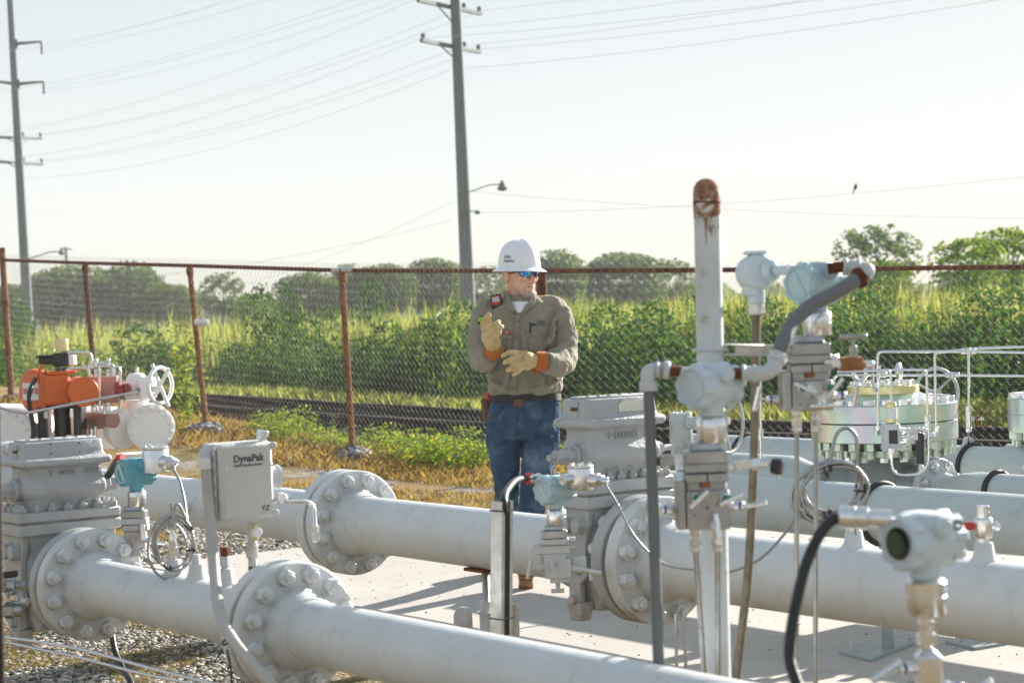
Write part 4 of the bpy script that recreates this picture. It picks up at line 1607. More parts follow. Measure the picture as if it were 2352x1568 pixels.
for x_, y_ in ((432, 1212), (437, 1262), (384, 1302)):
    mb = MB(); e = at(x_, y_, zc_ - .01); mb.torus(e, CR if y_ == 1262 else V((.6, 0, -.8)), .012, .003, 16, 6) if 0 else mb.torus(e, CU if y_ == 1262 else (CU + CR), .0125, .0032, 16, 6); mb.box(e + CR * .012 - CF * .008, (.004, .004, .006), ch=.001)
    part('tie_strap', mb, M['black'], pc)

# strut post with the cable in it
ss = thing('strut_post', 'galvanised strut channel post with a black cable lying in its groove', 'post', V((at(1152, 1450, 5.5).x, at(1152, 1450, 5.5).y, 0)))
dO = V((.70, -.71, 0)).normalized(); dP = V((.71, .70, 0)).normalized()
topz = at(1152, 1150, 5.5).z
mb = MB()
w_, t_ = .0215, .0026
C_ = [(-w_, -w_), (-w_, w_), (w_, w_), (w_, w_ * .46), (w_ * .7, w_ * .46), (w_ * .7, w_ * .46 + t_), (w_ - t_, w_ * .46 + t_), (w_ - t_, w_ - t_), (-w_ + t_, w_ - t_), (-w_ + t_, -w_ + t_), (w_ - t_, -w_ + t_), (w_ - t_, -w_ * .46 - t_), (w_ * .7, -w_ * .46 - t_), (w_ * .7, -w_ * .46), (w_, -w_ * .46), (w_, -w_)]
leanv = (at(1153, 1150, 5.5) - at(1151, 1450, 5.5)).normalized()
leanv = leanv * (1 / leanv.z)
o_ = at(1152.5, 1300, 5.5); o_ = o_ - leanv * o_.z
mb.prism(C_, o_, dO, dP, leanv, topz)
part('channel', mb, M['galv'], ss)
for y_ in (1171, 1418):
    mb = MB()
    q = at(1152.5, y_, 5.5)
    a_ = [q + dO * (.024 * sx) + dP * (.024 * sy) for sx, sy in ((-1, -1), (1, -1), (1, 1), (-1, 1), (-1, -1))]
    mb.tube(a_, .0022, 6)
    part('tie_strap', mb, M['black'], ss)
mb = MB()
o_ = at(1152.5, 1300, 5.5); o_ = o_ - leanv * o_.z
mb.ribbed([at(1206, 1098, 6.36), at(1185, 1103, 6.1), at(1168, 1120, 5.75), at(1158, 1143, 5.50)] + [o_ + leanv * z_ + dO * .010 for z_ in (.86, .7, .5, .1)], .0115, .007, .0010, 14, 8)
solo('cable', mb, M['rubber'], 'black ribbed cable arching from the red nut down into the strut channel', 'cable')

# adjustable pipe support under the middle pipe
js = thing('pipe_support', 'screw jack pipe support with rounded side plates under the middle pipe', 'pipe support', V((online(L2, UF, 1112).x, online(L2, UF, 1112).y, 0)))
o_ = js.location.copy()
zz = ZA - R2
mb = MB(); mb.box(o_ + Zv * (zz - .002), (.062, .055, .006), (UF, VF, Zv), .002)
part('saddle_plate', mb, M['rust'], js)
mb = MB(); mb.ribbed([o_ + Zv * (zz - .006), o_ + Zv * .26], .0135, .004, .0012, 16, 1)
part('threaded_rod', mb, M['galv'], js)
mb = MB(); q = o_ + Zv * .345; mb.hexa(q, Zv, .044, .042); mb.cyl(q - Zv * .004, q + Zv * .002, .036, 24)
part('nut', mb, M['fit'], js)
mb = MB(); mb.cyl(o_ + Zv * .01, o_ + Zv * .343, .027, 28)
part('sleeve', mb, M['fit'], js)
for s_ in (-1, 1):
    mb = MB()
    pts = [(-.034, 0), (.034, 0)] + [(.034 * math.cos(R_(a)), .33 + .034 * math.sin(R_(a))) for a in range(0, 181, 20)]
    q = o_ + (X * s_ * .085 + Y * (.02 * s_)) + Zv * .01 - Y * .03
    mb.prism(pts, q, (X * .80 - Y * .6 * 0 + Y * .2).normalized(), Zv, (Y - X * .2).normalized(), .012)
    part('side_plate', mb, M['pipe'], js)
mb = MB(); mb.box(o_ + Zv * .006, (.13, .09, .006), (X, Y, Zv), .001)
part('base_plate', mb, M['pipe'], js)

# base plates with anchor bolts on the right
for i, (pts, post, nm) in enumerate((([(1927, 1495), (1999, 1513), (2120, 1467), (2046, 1452)], (2040, 1486), 'pipe support with a post and bolted base plate on the concrete under the right pipes'),
                                     ([(2170, 1471), (2241, 1486), (2316, 1473), (2240, 1458)], (2262, 1466), 'bolted base plate partly under the middle pipe at the right edge'))):
    P_ = [gp(x, y, .012) for x, y in pts]
    c = sum(P_, V((0, 0, 0))) / 4
    bp = thing('pipe_support', nm, 'pipe support', V((c.x, c.y, 0)))
    mb = MB(); mb.loft([[q - Zv * .012 for q in P_], [V((q.x, q.y, .002)) for q in P_], P_])
    part('base_plate', mb, M['reg'], bp, .001)
    q = gp(*post, .012); mb = MB(); mb.cyl(q, q + Zv * (.49 if i == 0 else .38), .024, 24)
    part('post', mb, M['reg'], bp)
    for j in (0, 2):
        e = P_[j] * .70 + c * .30 if i == 0 else P_[j] * .55 + c * .45
        mb = MB(); mb.cyl(e, e + Zv * .003, .017, 16); mb.hexa(e + Zv * .002, Zv, .022, .018); mb.cyl(e + Zv * .02, e + Zv * .032, .007, 10)
        part('anchor_bolt', mb, M['galv'], bp)

# tubes, hose and small valves at the lower left
tb = thing('tubing', 'pair of long thin bare tubes running low across the gravel at lower left', 'tubing', at(240, 1600, 5.9))
for dy, dy2 in ((0, 0), (11, 11)):
    mb = MB()
    mb.tube(fillet([at(-60, 1455 + dy, 6.0), at(22, 1464 + dy, 5.98), at(95, 1474 + dy * 1.6, 5.95), at(165, 1486 + dy * 1.7, 5.9), at(250, 1507 + dy * 1.8, 5.85), at(330, 1530 + dy * 1.6, 5.8), at(480, 1567 + dy * .8, 5.7), at(640, 1607 + dy, 5.6)], .1, 5), .0050, 12)
    part('tube', mb, M['steel'], tb)
mb = MB(); mb.tube([at(256, 1430, 6.75), at(258, 1462, 6.72), at(266, 1500, 6.68), at(285, 1540, 6.6), at(304, 1575, 6.5), at(340, 1680, 6.4)], .0105, 14, 8)
solo('hose', mb, M['rubber'], 'black hose hanging below the left flange down to the gravel', 'hose')
dv = thing('drain_valve', 'small drain valve with a black lever at the left edge under the orifice fitting', 'valve', at(30, 1420, 6.2))
mb = MB()
q = at(-20, 1345, 6.2)
mb.hexa(q, X, .040, .05); mb.hexa(q + X * .05, X, .032, .028); mb.cyl(q + X * .075, q + X * .105, .012, 16); mb.hexa(q + X * .09 - Y * .01, X, .030, .02)
part('body', mb, M['steeld'], dv)
mb = MB(); q = at(0, 1321, 6.17); mb.box(q, (.055, .012, .010), (V((1, 0, .08)), Y, Zv), .004)
part('lever', mb, M['black'], dv)
mb = MB(); q = at(-10, 1402, 6.2); mb.cyl(q, q + X * .085, .021, 20, .003); mb.hexa(q + X * .03, X, .046, .03)
part('plug', mb, M['steeld'], dv)
mb = MB(); q = at(30, 1370, 6.2); mb.hexa(q, V((1, -.6, 0)), .026, .02); mb.hexa(q + V((.03, 0, -.015)), V((1, -.6, 0)), .024, .02); mb.hexa(q + V((-.03, 0, -.02)), -Zv, .022, .03)
part('tube_fitting', mb, M['steel'], dv)
M['bark_d'] = plain('dark_rusted_iron', (.035, .022, .016), .8, scale=30, var=.5)
# near gate post at the picture's left edge
gq = thing('gate_post', 'blurred rusty gate post in a concrete footing at the left edge of the photo', 'fence post', V((at(4, 1568, 3.4).x, at(4, 1568, 3.4).y, 0)))
mb = MB()
a_, b_ = at(-9, 930, 3.4), at(3, 1600, 3.4)
mb.ribbed([a_, b_, b_ + (b_ - a_).normalized() * (b_.z + .02)], .0075, .016, .0016, 12, 1)
part('post', mb, M['bark_d'], gq)
mb = MB(); q = gp(20, 1600, 0); mb.lathe(V((q.x, q.y, -.05)), Zv, [(0, .24), (.03, .23), (.05, .20), (.054, .15)], 28)
part('footing', mb, M['ballast'], gq)

# ------------------------------------------------------------------ orange actuator and white valve far left
ZO = 14.0
k = ZO / FPX


def d1(zx, zy, z=ZO):
    return at(zx / 3.765, 734.9 + zy / 3.765, z)


ac = thing('valve_actuator', 'orange valve actuator with a black bracket and a pale beacon on top', 'actuator', d1(540, 1010))
ad = V((.30, -.95, 0)).normalized()       # cylinder axis towards the viewer
ar = V((ad.y * -1, ad.x, 0))
c = d1(722, 620, ZO - .25)
mb = MB(); mb.lathe(c + ad * -.42, ad, [(0, .098), (.415, .098), (.42, .104), (.44, .104), (.445, .100)], 48)
part('spring_cylinder', mb, M['orange'], ac)
mb = MB()
c2 = d1(475, 600)
mb.box(c2, (.098, .12, .108), (ar, ad, Zv), .02)
mb.box(c2 + Zv * .118 + X * .045, (.10, .1, .012), (ar, ad, Zv), .006)
mb.box(c2 - X * .09 - Y * .03, (.02, .11, .125), (ar, ad, Zv), .008)
for i in range(4):
    mb.cyl(c2 + Zv * .12 + X * (-.06 + .07 * i), c2 + Zv * .142 + X * (-.06 + .07 * i), .010, 10)
part('gear_case', mb, M['orange'], ac, .003)
mb = MB(); c3 = d1(300, 610, ZO + .02); da = V((-.62, -.78, 0)).normalized()
mb.lathe(c3 - da * .10, da, [(-.12, .12), (.08, .15), (.09, .155), (.12, .150), (.13, .13)], 44)
part('drum', mb, M['orange'], ac)
sg = c3 + da * .036
ex = V((-da.y, da.x, 0)); ex = ex if ex.x > 0 else -ex
mb = MB(); mb.box(sg - Zv * .005, (.088, .003, .060), (ex, da, Zv), .002)
sgn = part('sign', mb, M['paper'], ac)
text('BETTIS', .056, sg - ex * .078 - Zv * .02 + da * .004, ex, Zv, M['red'], sgn, 'lettering', .001, 'LEFT', .02)
mb = MB()
q = d1(540, 340); mb.box(q, (.055, .06, .048), ch=.008); mb.box(q - X * .10 - Zv * .004, (.06, .05, .026), ch=.01); mb.box(q - X * .105 + Zv * .028, (.068, .058, .008), ch=.004); mb.cyl(q - Y * .06 - X * .045 - Zv * .02, q - Y * .072 - X * .045 - Zv * .02, .02, 20)
part('limit_switch', mb, M['black'], ac, .002)
mb = MB(); mb.box(d1(625, 345), (.022, .05, .035), ch=.006)
part('end_cover', mb, M['white_p'], ac)
mb = MB(); q = d1(530, 268); mb.lathe(q, Zv, [(0, .050), (.004, .053), (.080, .052), (.086, .048)], 28)


def beacon():
    t = NT('cream_beacon_lens')
    t.bsdf((.80, .68, .36), .2, 0, None, .5, .3, **{'Transmission Weight': .25})
    return t.m


part('beacon', mb, beacon(), ac)
mb = MB(); mb.cyl(d1(530, 405), d1(530, 450), .04, 16)
for i in range(3): mb.box(d1(500 + 40 * i, 425), (.006, .05, .014))
part('shaft', mb, M['dark'], ac)
mb = MB()
q = d1(540, 885)
for sx in (-1, 1):
    mb.box(q + X * sx * .125 + Zv * .0, (.028, .10, .115), ch=.012)
mb.box(q - Zv * .105, (.148, .10, .012), ch=.006); mb.box(q + Zv * .108, (.148, .10, .010), ch=.006); mb.cyl(q - Zv * .1, q + Zv * .1, .058, 24)
part('bracket', mb, M['black'], ac, .003)
mb = MB()
for sx in (-1, 1): mb.hexa(q + X * sx * .06 - Y * .09 - Zv * .094, Zv, .03, .012); mb.box(q + X * sx * .09 - Y * .102 + Zv * .06, (.014, .003, .025), ch=.003)
part('bolt', mb, M['zinc'], ac)
mb = MB(); mb.cyl(q - Zv * .115, q - Zv * .135, .15, 28)
part('mount_flange', mb, M['white'], ac)
mb = MB(); q = d1(918, 600, ZO - .02); mb.box(q, (.085, .04, .095), ch=.004)


def rosy():
    return paint('faded_red_panel', (.42, .24, .20), .5, .1, .2)


part('panel', mb, rosy(), ac)
mb = MB(); q = d1(1062, 598, ZO - .1); mb.box(q - X * .02, (.03, .03, .055), ch=.006); mb.box(q + X * .035, (.02, .03, .04), ch=.004)
part('solenoid', mb, M['redb'], ac)
mb = MB()
zt = ZO - .2
for pts in ([(600, 280), (780, 280), (795, 330), (795, 420)], [(600, 418), (760, 410), (770, 480), (800, 480)], [(800, 375), (985, 375), (985, 480)], [(770, 385), (770, 470)], [(860, 400), (860, 760), (885, 800), (1040, 805), (1050, 690)], [(990, 400), (1030, 405), (1042, 440), (1042, 560)], [(800, 400), (940, 395), (975, 420), (975, 480)], [(795, 740), (795, 790), (1020, 800)]):
    mb.tube(fillet([d1(x, y, zt) for x, y in pts], .04, 4), .0095, 10)
part('tubing', mb, M['zinc'], ac)
mb = MB()
for x_, y_ in ((830, 350), (938, 350), (830, 440), (938, 440), (820, 735), (905, 760), (935, 730)):
    mb.ball(d1(x_, y_, zt - .01), .016, 10); mb.hexa(d1(x_, y_ + 14, zt - .01), -Zv, .026, .03)
part('tube_fitting', mb, M['zinc'], ac)
mb = MB(); mb.cyl(d1(365, 385, ZO - .1), d1(320, 480, ZO - .12), .012, 12); mb.cyl(d1(318, 478, ZO - .12), d1(300, 515, ZO - .13), .022, 14, .003)
part('gland', mb, M['orange'], ac)
mb = MB(); mb.tube([d1(305, 505, ZO - .13), d1(275, 570, ZO - .25), d1(252, 660, ZO - .3), d1(262, 780, ZO - .3), d1(284, 900, ZO - .3), d1(288, 990, ZO - .3), d1(270, 1060, ZO - .3)], .0165, 12, 8)
solo('hose', mb, M['rubber'], 'black hose hanging in front of the orange actuator', 'hose')
mb = MB(); mb.tube([d1(-60, 742, 13.4), d1(40, 768, 13.4), d1(130, 790, 13.4), d1(225, 803, 13.4), d1(300, 790, 13.4), d1(700, 712, 13.45), d1(1190, 620, 13.5)], .010, 10)
solo('cable', mb, M['galv'], 'thin grey tube crossing in front of the orange actuator', 'tubing')
# white ball valve
wv = thing('ball_valve', 'white ball valve with a spoked handwheel and a big bolted flange', 'valve', d1(1250, 1180, 14.2))
wd = V((.22, -.97, 0)).normalized()
fc = d1(1308, 930, 13.95)
FW = dict(od=.165, th=.05, hub=.11, r=.09, L=.09, bc=.14, n=14, nut=NUTW)
mb = MB(); mb.lathe(fc - wd * .05, wd, [(0, .162), (.004, .165), (.045, .165), (.05, .160), (.0505, .01)], 56)
o = part('blind_flange', mb, M['white'], wv)
nuts(NUTW, o, fc, wd, .14, 14)
mb = MB(); mb.lathe(fc - wd * .62, wd, [(0, .10), (.1, .11), (.22, .155), (.34, .165), (.44, .14), (.565, .11)], 44)
mb.cyl(d1(1180, 900, 14.2), d1(1180, 690, 14.2), .085, 32, .01)
mb.lathe(d1(1000, 935, 14.15), V((.8, -.6, 0)), [(0, .12), (.05, .145), (.09, .145), (.1, .12)], 40)
part('body', mb, M['white'], wv)
mb = MB(); mb.cyl(d1(1195, 680, 14.1), d1(1195, 530, 14.1), .105, 32, .02); mb.lathe(d1(1180, 535, 14.1), Zv, [(0, .075), (.03, .07), (.06, .05), (.065, .01)], 28)
mb.box(d1(1270, 590, 14.05), (.06, .09, .085), ch=.025); mb.cyl(d1(1185, 470, 14.1), d1(1185, 410, 14.1), .012, 10); mb.cyl(d1(1290, 600, 14.0), d1(1385, 590, 13.9), .022, 16)
part('gear_case', mb, M['white'], wv, .004)
mb = MB(); q = d1(1195, 606, 13.97); mb.cyl(q, q + V((.2, -.9, 0)) * .015, .017, 16)
part('port', mb, M['dark'], wv)
hc = d1(1385, 565, 13.85); ha = V((.85, -.5, 0)).normalized()
mb = MB(); mb.torus(hc, ha, .125, .0145, 36, 10)
hw_ = part('handwheel', mb, M['white'], wv)
mb = MB()
for a in (30, 150, 270):
    pass
for (x_, y_) in ((1315, 380), (1460, 415), (1458, 750), (1312, 700)):
    mb.tube([hc, d1(x_, y_, 13.85)], [.012, .0135], 10)
part('spoke', mb, M['white'], hw_)
# white pipework behind the actuator
wp = thing('gas_pipe', 'white pipework with bolted flanges behind the orange actuator', 'pipe', d1(300, 1180, 14.8))
wa, wb = d1(-300, 900, 14.2), d1(1000, 930, 14.6)
mb = MB(); mb.cyl(wa, wb, .155, 40)
part('pipe', mb, M['white'], wp)
mb = MB(); q = d1(75, 985, 13.9); wd2 = V((-.35, -.93, 0)).normalized()
mb.lathe(q - wd2 * .05, wd2, [(-.5, .12), (0, .12), (.0, .178), (.046, .18), (.05, .175), (.0505, .01)], 48)
o = part('blind_flange', mb, M['white'], wp)
nuts(NUTW, o, q, wd2, .152, 14)
mb = MB(); mb.cyl(d1(760, 870, 14.2), d1(985, 860, 14.0), .062, 24, .01)
mb.cyl(d1(800, 900, 14.2), d1(800, 1060, 14.2), .03, 16)
part('stub', mb, rosy(), wp)
mb = MB(); mb.cyl(d1(790, 1000, 14.0), d1(790, 940, 14.0), .016, 12); mb.cyl(d1(825, 1000, 14.0), d1(825, 920, 14.0), .012, 12)
part('drain', mb, M['zinc'], wp)
for x_ in (240, 560, 1150):
    mb = MB(); q = d1(x_, 1060, 14.4); mb.cyl(V((q.x, q.y, -.05)), V((q.x, q.y, .5)), .12, 24)
    part('pedestal', mb, M['white'], wp)
# ------------------------------------------------------------------ plated regulator on the fourth pipe, right
def e1(zx, zy, z):
    return at(1776.25 + zx * .30463, 673.75 + zy * .30463, z)


rg = thing('regulator', 'large rainbow-plated gas regulator with a ring of bolts and two eye bolts', 'regulator', V((c4.x, c4.y, 0)))
RC = V((c4.x, c4.y, 0))
HZ = lambda z: RC + Zv * z
mb = MB(); mb.lathe(HZ(.44), Zv, [(0, .10), (.04, .145), (.12, .165), (.20, .165), (.25, .15), (.29, .135), (.32, .15)], 44)
mb.cyl(HZ(ZA) - UF * .27, HZ(ZA) + UF * .27, .098, 36)
part('body', mb, M['reg'], rg)
mb = MB(); mb.lathe(HZ(.755), Zv, [(0, .245), (.003, .25), (.030, .25), (.033, .245)], 64)
part('lower_ring', mb, M['platedg'], rg)
mb = MB(); mb.lathe(HZ(.785), Zv, [(0, .20), (.05, .20)], 48)
part('spacer', mb, M['reg'], rg)
mb = MB(); mb.lathe(HZ(.82), Zv, [(0, .310), (.004, .318), (.080, .318), (.083, .312)], 72)
part('lower_disc', mb, M['plated'], rg)
mb = MB(); mb.lathe(HZ(.904), Zv, [(0, .312), (.003, .318), (.074, .318), (.078, .312), (.0785, .24), (.10, .20), (.118, .162)], 72)
up = part('upper_disc', mb, M['plated'], rg)
mb = MB(); mb.lathe(HZ(1.020), Zv, [(0, .150), (.003, .156), (.034, .156), (.038, .150), (.0385, .01)], 56)
part('top_cover', mb, M['gold'], rg)


def hex_mesh(name, af, h, m, stud=0.0):
    mb = MB(); o = V((0, 0, 0)); r = af / math.sqrt(3)
    mb.lathe(o, Zv, [(0, r), (h * .9, r), (h, r * .9)], 6)
    if stud: mb.cyl(o + Zv * h, o + Zv * (h + stud), af * .36, 12)
    me = bpy.data.meshes.new(name); me.from_pydata([tuple(p) for p in mb.v], [], mb.f); me.materials.append(m); finish(me, 30)
    return me


HB = hex_mesh('bolt', .048, .022, M['zinc']); HN = hex_mesh('nut', .048, .036, M['platedg'], .03); HL = hex_mesh('nut', .034, .022, M['zinc']); HT = hex_mesh('bolt', .036, .018, M['zinc'])
nuts(HB, up, HZ(.982), Zv, .282, 24); nuts(HN, up, HZ(.82), -Zv, .285, 24); nuts(HL, rg, HZ(.755), -Zv, .215, 16)
nuts(HT, rg, HZ(1.058), Zv, .125, 12)
for a, b in ((-.105, -.03), (.085, .06)):
    mb = MB(); q = HZ(1.058) + X * a + Y * b; mb.cyl(q, q + Zv * .02, .018, 16); mb.torus(q + Zv * .055, V((.25, -1, 0)) if a < 0 else V((1, -.5, 0)), .030, .0095, 28, 10)
    part('eye_bolt', mb, M['zinc'], rg)
zt = 8.30
TL = [([(787, 1075), (787, 500), (790, 440), (1450, 437), (2000, 447), (3600, 470)], 8.35), ([(888, 830), (884, 600), (870, 582), (480, 592)], 8.3), ([(1166, 1000), (1155, 600), (1140, 576), (700, 578)], 8.32), ([(1228, 1070), (1217, 480), (1222, 448), (1420, 425), (1560, 412), (2000, 398), (3600, 350)], 8.38),
      ([(455, 700), (460, 615), (1300, 616), (2000, 623), (3600, 640)], 8.9), ([(893, 1180), (893, 1372), (1170, 1360), (1168, 960)], 8.2)]
for pts, z in TL:
    mb = MB(); mb.tube(fillet([e1(x, y, z) for x, y in pts], .085, 7), .0058, 12)
    part('sense_tube', mb, M['steel'], rg)
for x_, y_, z, d_, n_ in ((1450, 437, 8.35, X, 2), (1330, 616, 8.9, X, 2), (787, 1030, 8.35, Zv, 1), (1228, 1040, 8.38, Zv, 1), (1165, 1000, 8.3, Zv, 2), (893, 1200, 8.2, Zv, 1), (1166, 1130, 8.22, Zv, 2), (820, 612, 8.9, X, 1)):
    mb = MB(); q = e1(x_, y_, z); mb.hexa(q, d_, .024, .02); mb.hexa(q - d_ * .02, d_, .020, .02)
    if n_ > 1: mb.hexa(q + d_ * .021, d_, .022, .022)
    part('tube_fitting', mb, M['steel'], rg)
pl = thing('pilot', 'small grey pilot valve with a yellow label cylinder in front of the plated regulator', 'valve', e1(885, 1180, 8.25))
mb = MB(); q = e1(885, 1078, 8.25); mb.box(q, (.034, .035, .055), ch=.004); mb.box(q - Zv * .045, (.036, .036, .012), ch=.002)
part('body', mb, M['fit'], pl)
mb = MB(); mb.box(q + X * .004 - Y * .036, (.018, .001, .028))
part('label_plate', mb, M['black'], pl)
mb = MB(); q2 = e1(890, 975, 8.25); mb.cyl(q2, q2 + Zv * .078, .024, 24, .002); mb.hexa(q2 + Zv * .072, Zv, .040, .014)
part('spring_case', mb, M['gold'], pl)
mb = MB(); q2 = e1(893, 905, 8.22); mb.lathe(q2 - Zv * .022 + Y * .012, Zv, [(0, .0245), (.044, .0245)], 24)
part('label', mb, M['paper'], pl)
mb = MB(); q2 = e1(1048, 1075, 8.22); d_ = V((.3, -1, 0)).normalized(); mb.cyl(q2 + d_ * -.03, q2 + d_ * .02, .034, 20, .004); mb.cyl(q2 + d_ * .015, q2 + d_ * .035, .018, 18, .003)
for a in range(4):
    an = a * math.pi / 2 + .78; e = q2 + (X * math.cos(an) + Zv * math.sin(an)) * .042; mb.cyl(e - d_ * .03, e + d_ * .028, .010, 10, .002)
mb.cyl(q2 - X * .05, q2 + X * .08, .010, 14); mb.hexa(q2 + X * .06, X, .026, .03)
part('relay', mb, M['zinc'], pl)
mb = MB(); q2 = e1(1108, 1050, 8.2); mb.cyl(q2, e1(1108, 1285, 8.2), .0165, 18, .003)
part('filter', mb, M['black'], pl)
mb = MB(); mb.cyl(e1(1112, 1285, 8.2), e1(1112, 1350, 8.2), .007, 12); mb.hexa(e1(1112, 1320, 8.2), Zv, .02, .014)
part('drain', mb, M['zinc'], pl)
mb = MB()
pts = catmull([e1(x, y, 8.3) for x, y in ((750, 555), (752, 640), (762, 715), (780, 722), (796, 640), (800, 550))], 6)
for i, q in enumerate(pts): mb.torus(q, X if i % 2 else Y, .006, .0018, 8, 4)
part('chain', mb, M['steel'], rg)
# riser tube with a small hand valve on the rear pipe
rv = thing('riser_tube', 'thin riser tube with a small round hand valve, on the rearmost pipe', 'tubing', q5 + Zv * R5)
mb = MB(); mb.tube([q5 + Zv * (R5 - .01), e1(1470, 1000, 9.3), e1(1474, 700, 9.3), e1(1472, 440, 9.2)], .0058, 12)
part('tube', mb, M['steel'], rv)
boss(rv, q5, R5, M['pipeb'], .05, .028)
mb = MB(); q = e1(1472, 930, 9.3); mb.cyl(q - Zv * .05, q + Zv * .03, .014, 16, .003); mb.hexa(q + Zv * .02, Zv, .026, .03); mb.hexa(q - Zv * .07, Zv, .026, .02); mb.cyl(q - Zv * .01, q + X * .07 - Zv * .012, .008, 12)
part('needle_valve', mb, M['steel'], rv)
mb = MB(); q = e1(1540, 963, 9.28); mb.torus(q, V((.75, -.6, 0)), .024, .004, 24, 8); mb.tube([q - Zv * .022, q + Zv * .022], .003, 6)
part('handwheel', mb, M['rust'], rv)
mb = MB(); q = at(1748, 1080, 9.3)
mb.tube([q, at(1747, 875, 9.3)], .0055, 10); mb.hexa(at(1748, 1062, 9.3), Zv, .03, .02); mb.hexa(at(1747.5, 1010, 9.3), Zv, .024, .05); mb.cyl(at(1747.5, 1000, 9.3), at(1747.5, 985, 9.3), .013, 12)
solo('riser_tube', mb, M['steel'], 'thin riser tube with fittings behind the flexible metal hose', 'tubing')


def wheel(t, c, d, R, r, m, n=3, hub=None, ph=.4):
    mb = MB(); mb.torus(c, d, R, r, 40, 10)
    w_ = part('handwheel', mb, m, t)
    ex, ey, ez = frame(d)
    mb = MB()
    for i in range(n):
        a = ph + 2 * math.pi * i / n
        mb.tube([c - d * .02, c - d * .01 + (ex * math.cos(a) + ey * math.sin(a)) * R * .5, c + (ex * math.cos(a) + ey * math.sin(a)) * R], r * .75, 8)
    mb.cyl(c - d * .04, c + d * .015, r * 2.2, 16)
    part('spokes', mb, m, w_)


gv = thing('gate_valve', 'grey valve with a bolted round cap and a handwheel, behind the middle orifice fitting', 'valve', at(1565, 1040, 9.6))
mb = MB(); a_, b_ = at(1565, 1012, 9.6), at(1565, 950, 9.6)
mb.lathe(a_ - Zv * .06, Zv, [(0, .05), (.05, .052), (.056, .056), (.19, .056), (.193, .052)], 32)
part('body', mb, M['pipeb'], gv)
mb = MB()
for i in range(8):
    q = b_ + (X * math.cos(i * .785) + Y * math.sin(i * .785)) * .042; mb.hexa(q - Zv * .003, Zv, .018, .014)
part('cap_bolts', mb, M['zinc'], gv)
dW = V((.80, -.60, .05)).normalized()
wc = at(1668, 966, 9.4)
mb = MB(); mb.cyl(at(1590, 970, 9.55), wc, .012, 12); mb.cyl(at(1580, 972, 9.55), at(1610, 970, 9.5), .03, 16, .004)
part('stem', mb, M['pipeb'], gv)
wheel(gv, wc, dW, .152, .0085, M['pipeb'], 3)
g2 = thing('gate_valve', 'grey handwheel valve half hidden behind the plated regulator', 'valve', at(2120, 1040, 9.6))
wc2 = e1(1190, 745, 9.5)
mb = MB(); mb.cyl(wc2, wc2 - V((.5, -.8, 0)) * .0 - Zv * .22, .02, 14); mb.cyl(wc2 - Zv * .2, wc2 - Zv * .42, .06, 24, .01)
part('body', mb, M['pipeb'], g2)
wheel(g2, wc2 + V((.3, -.8, 0)) * .06, V((.35, -.93, .1)).normalized(), .115, .0085, M['pipeb'], 3)
# a second plated regulator cut by the frame's right edge
r2 = thing('regulator', 'second plated regulator, cut off by the right edge of the photo', 'regulator', V((at(2412, 990, 9.6).x, at(2412, 990, 9.6).y, 0)))
o_ = r2.location.copy()
z0 = .77
mb = MB(); mb.lathe(o_ + Zv * z0, Zv, [(0, .192), (.004, .197), (.085, .197), (.086, .195)], 56); part('lower_disc', mb, M['plated'], r2)
mb = MB(); mb.lathe(o_ + Zv * (z0 + .086), Zv, [(0, .195), (.002, .197), (.075, .197), (.079, .192), (.08, .16), (.1, .14)], 56); u2 = part('upper_disc', mb, M['plated'], r2)
nuts(HB, u2, o_ + Zv * (z0 + .165), Zv, .165, 14); nuts(HN, u2, o_ + Zv * z0, -Zv, .165, 14)
mb = MB(); mb.lathe(o_ + Zv * .42, Zv, [(0, .1), (.1, .14), (.2, .14), (.28, .11), (.36, .13)], 40); mb.cyl(o_ + Zv * ZA - UF * .5, o_ + Zv * ZA + UF * .25, .085, 32); mb.cyl(o_ + Zv * -.02, o_ + Zv * .45, .04, 16)
part('body', mb, M['pipeb'], r2)
# ------------------------------------------------------------------ fence
FP = [(6, 597, 27, 925, 26.1), (195, 604, 226, 975, 24.0), (435, 610, 475, 992, 22.0), (785, 621, 811, 1052, 19.8), (1243, 622, 1263, 1125, 17.4), (1640, 620, 1652, 1120, 17.35), (2420, 612, 2428, 1120, 17.0), (3250, 600, 3256, 1110, 16.5), (4300, 585, 4304, 1100, 16.0)]
fn = thing('chain_link_fence', 'rusty chain link fence with a top rail running behind the man to the right edge', 'fence', V((at(811, 1052, 19.8).x, at(811, 1052, 19.8).y, 0)))
tops = [at(a, b, z) for a, b, c, d, z in FP]
bots = [at(c, d, z) for a, b, c, d, z in FP]


def wire_mat():
    t = NT('old_fence_wire')
    a = t.noise(3, 4)
    col = t.ramp(a, [(.4, (.36, .34, .30)), (.6, (.24, .20, .15))])
    t.bsdf(col, .7, 0.0)
    return t.m


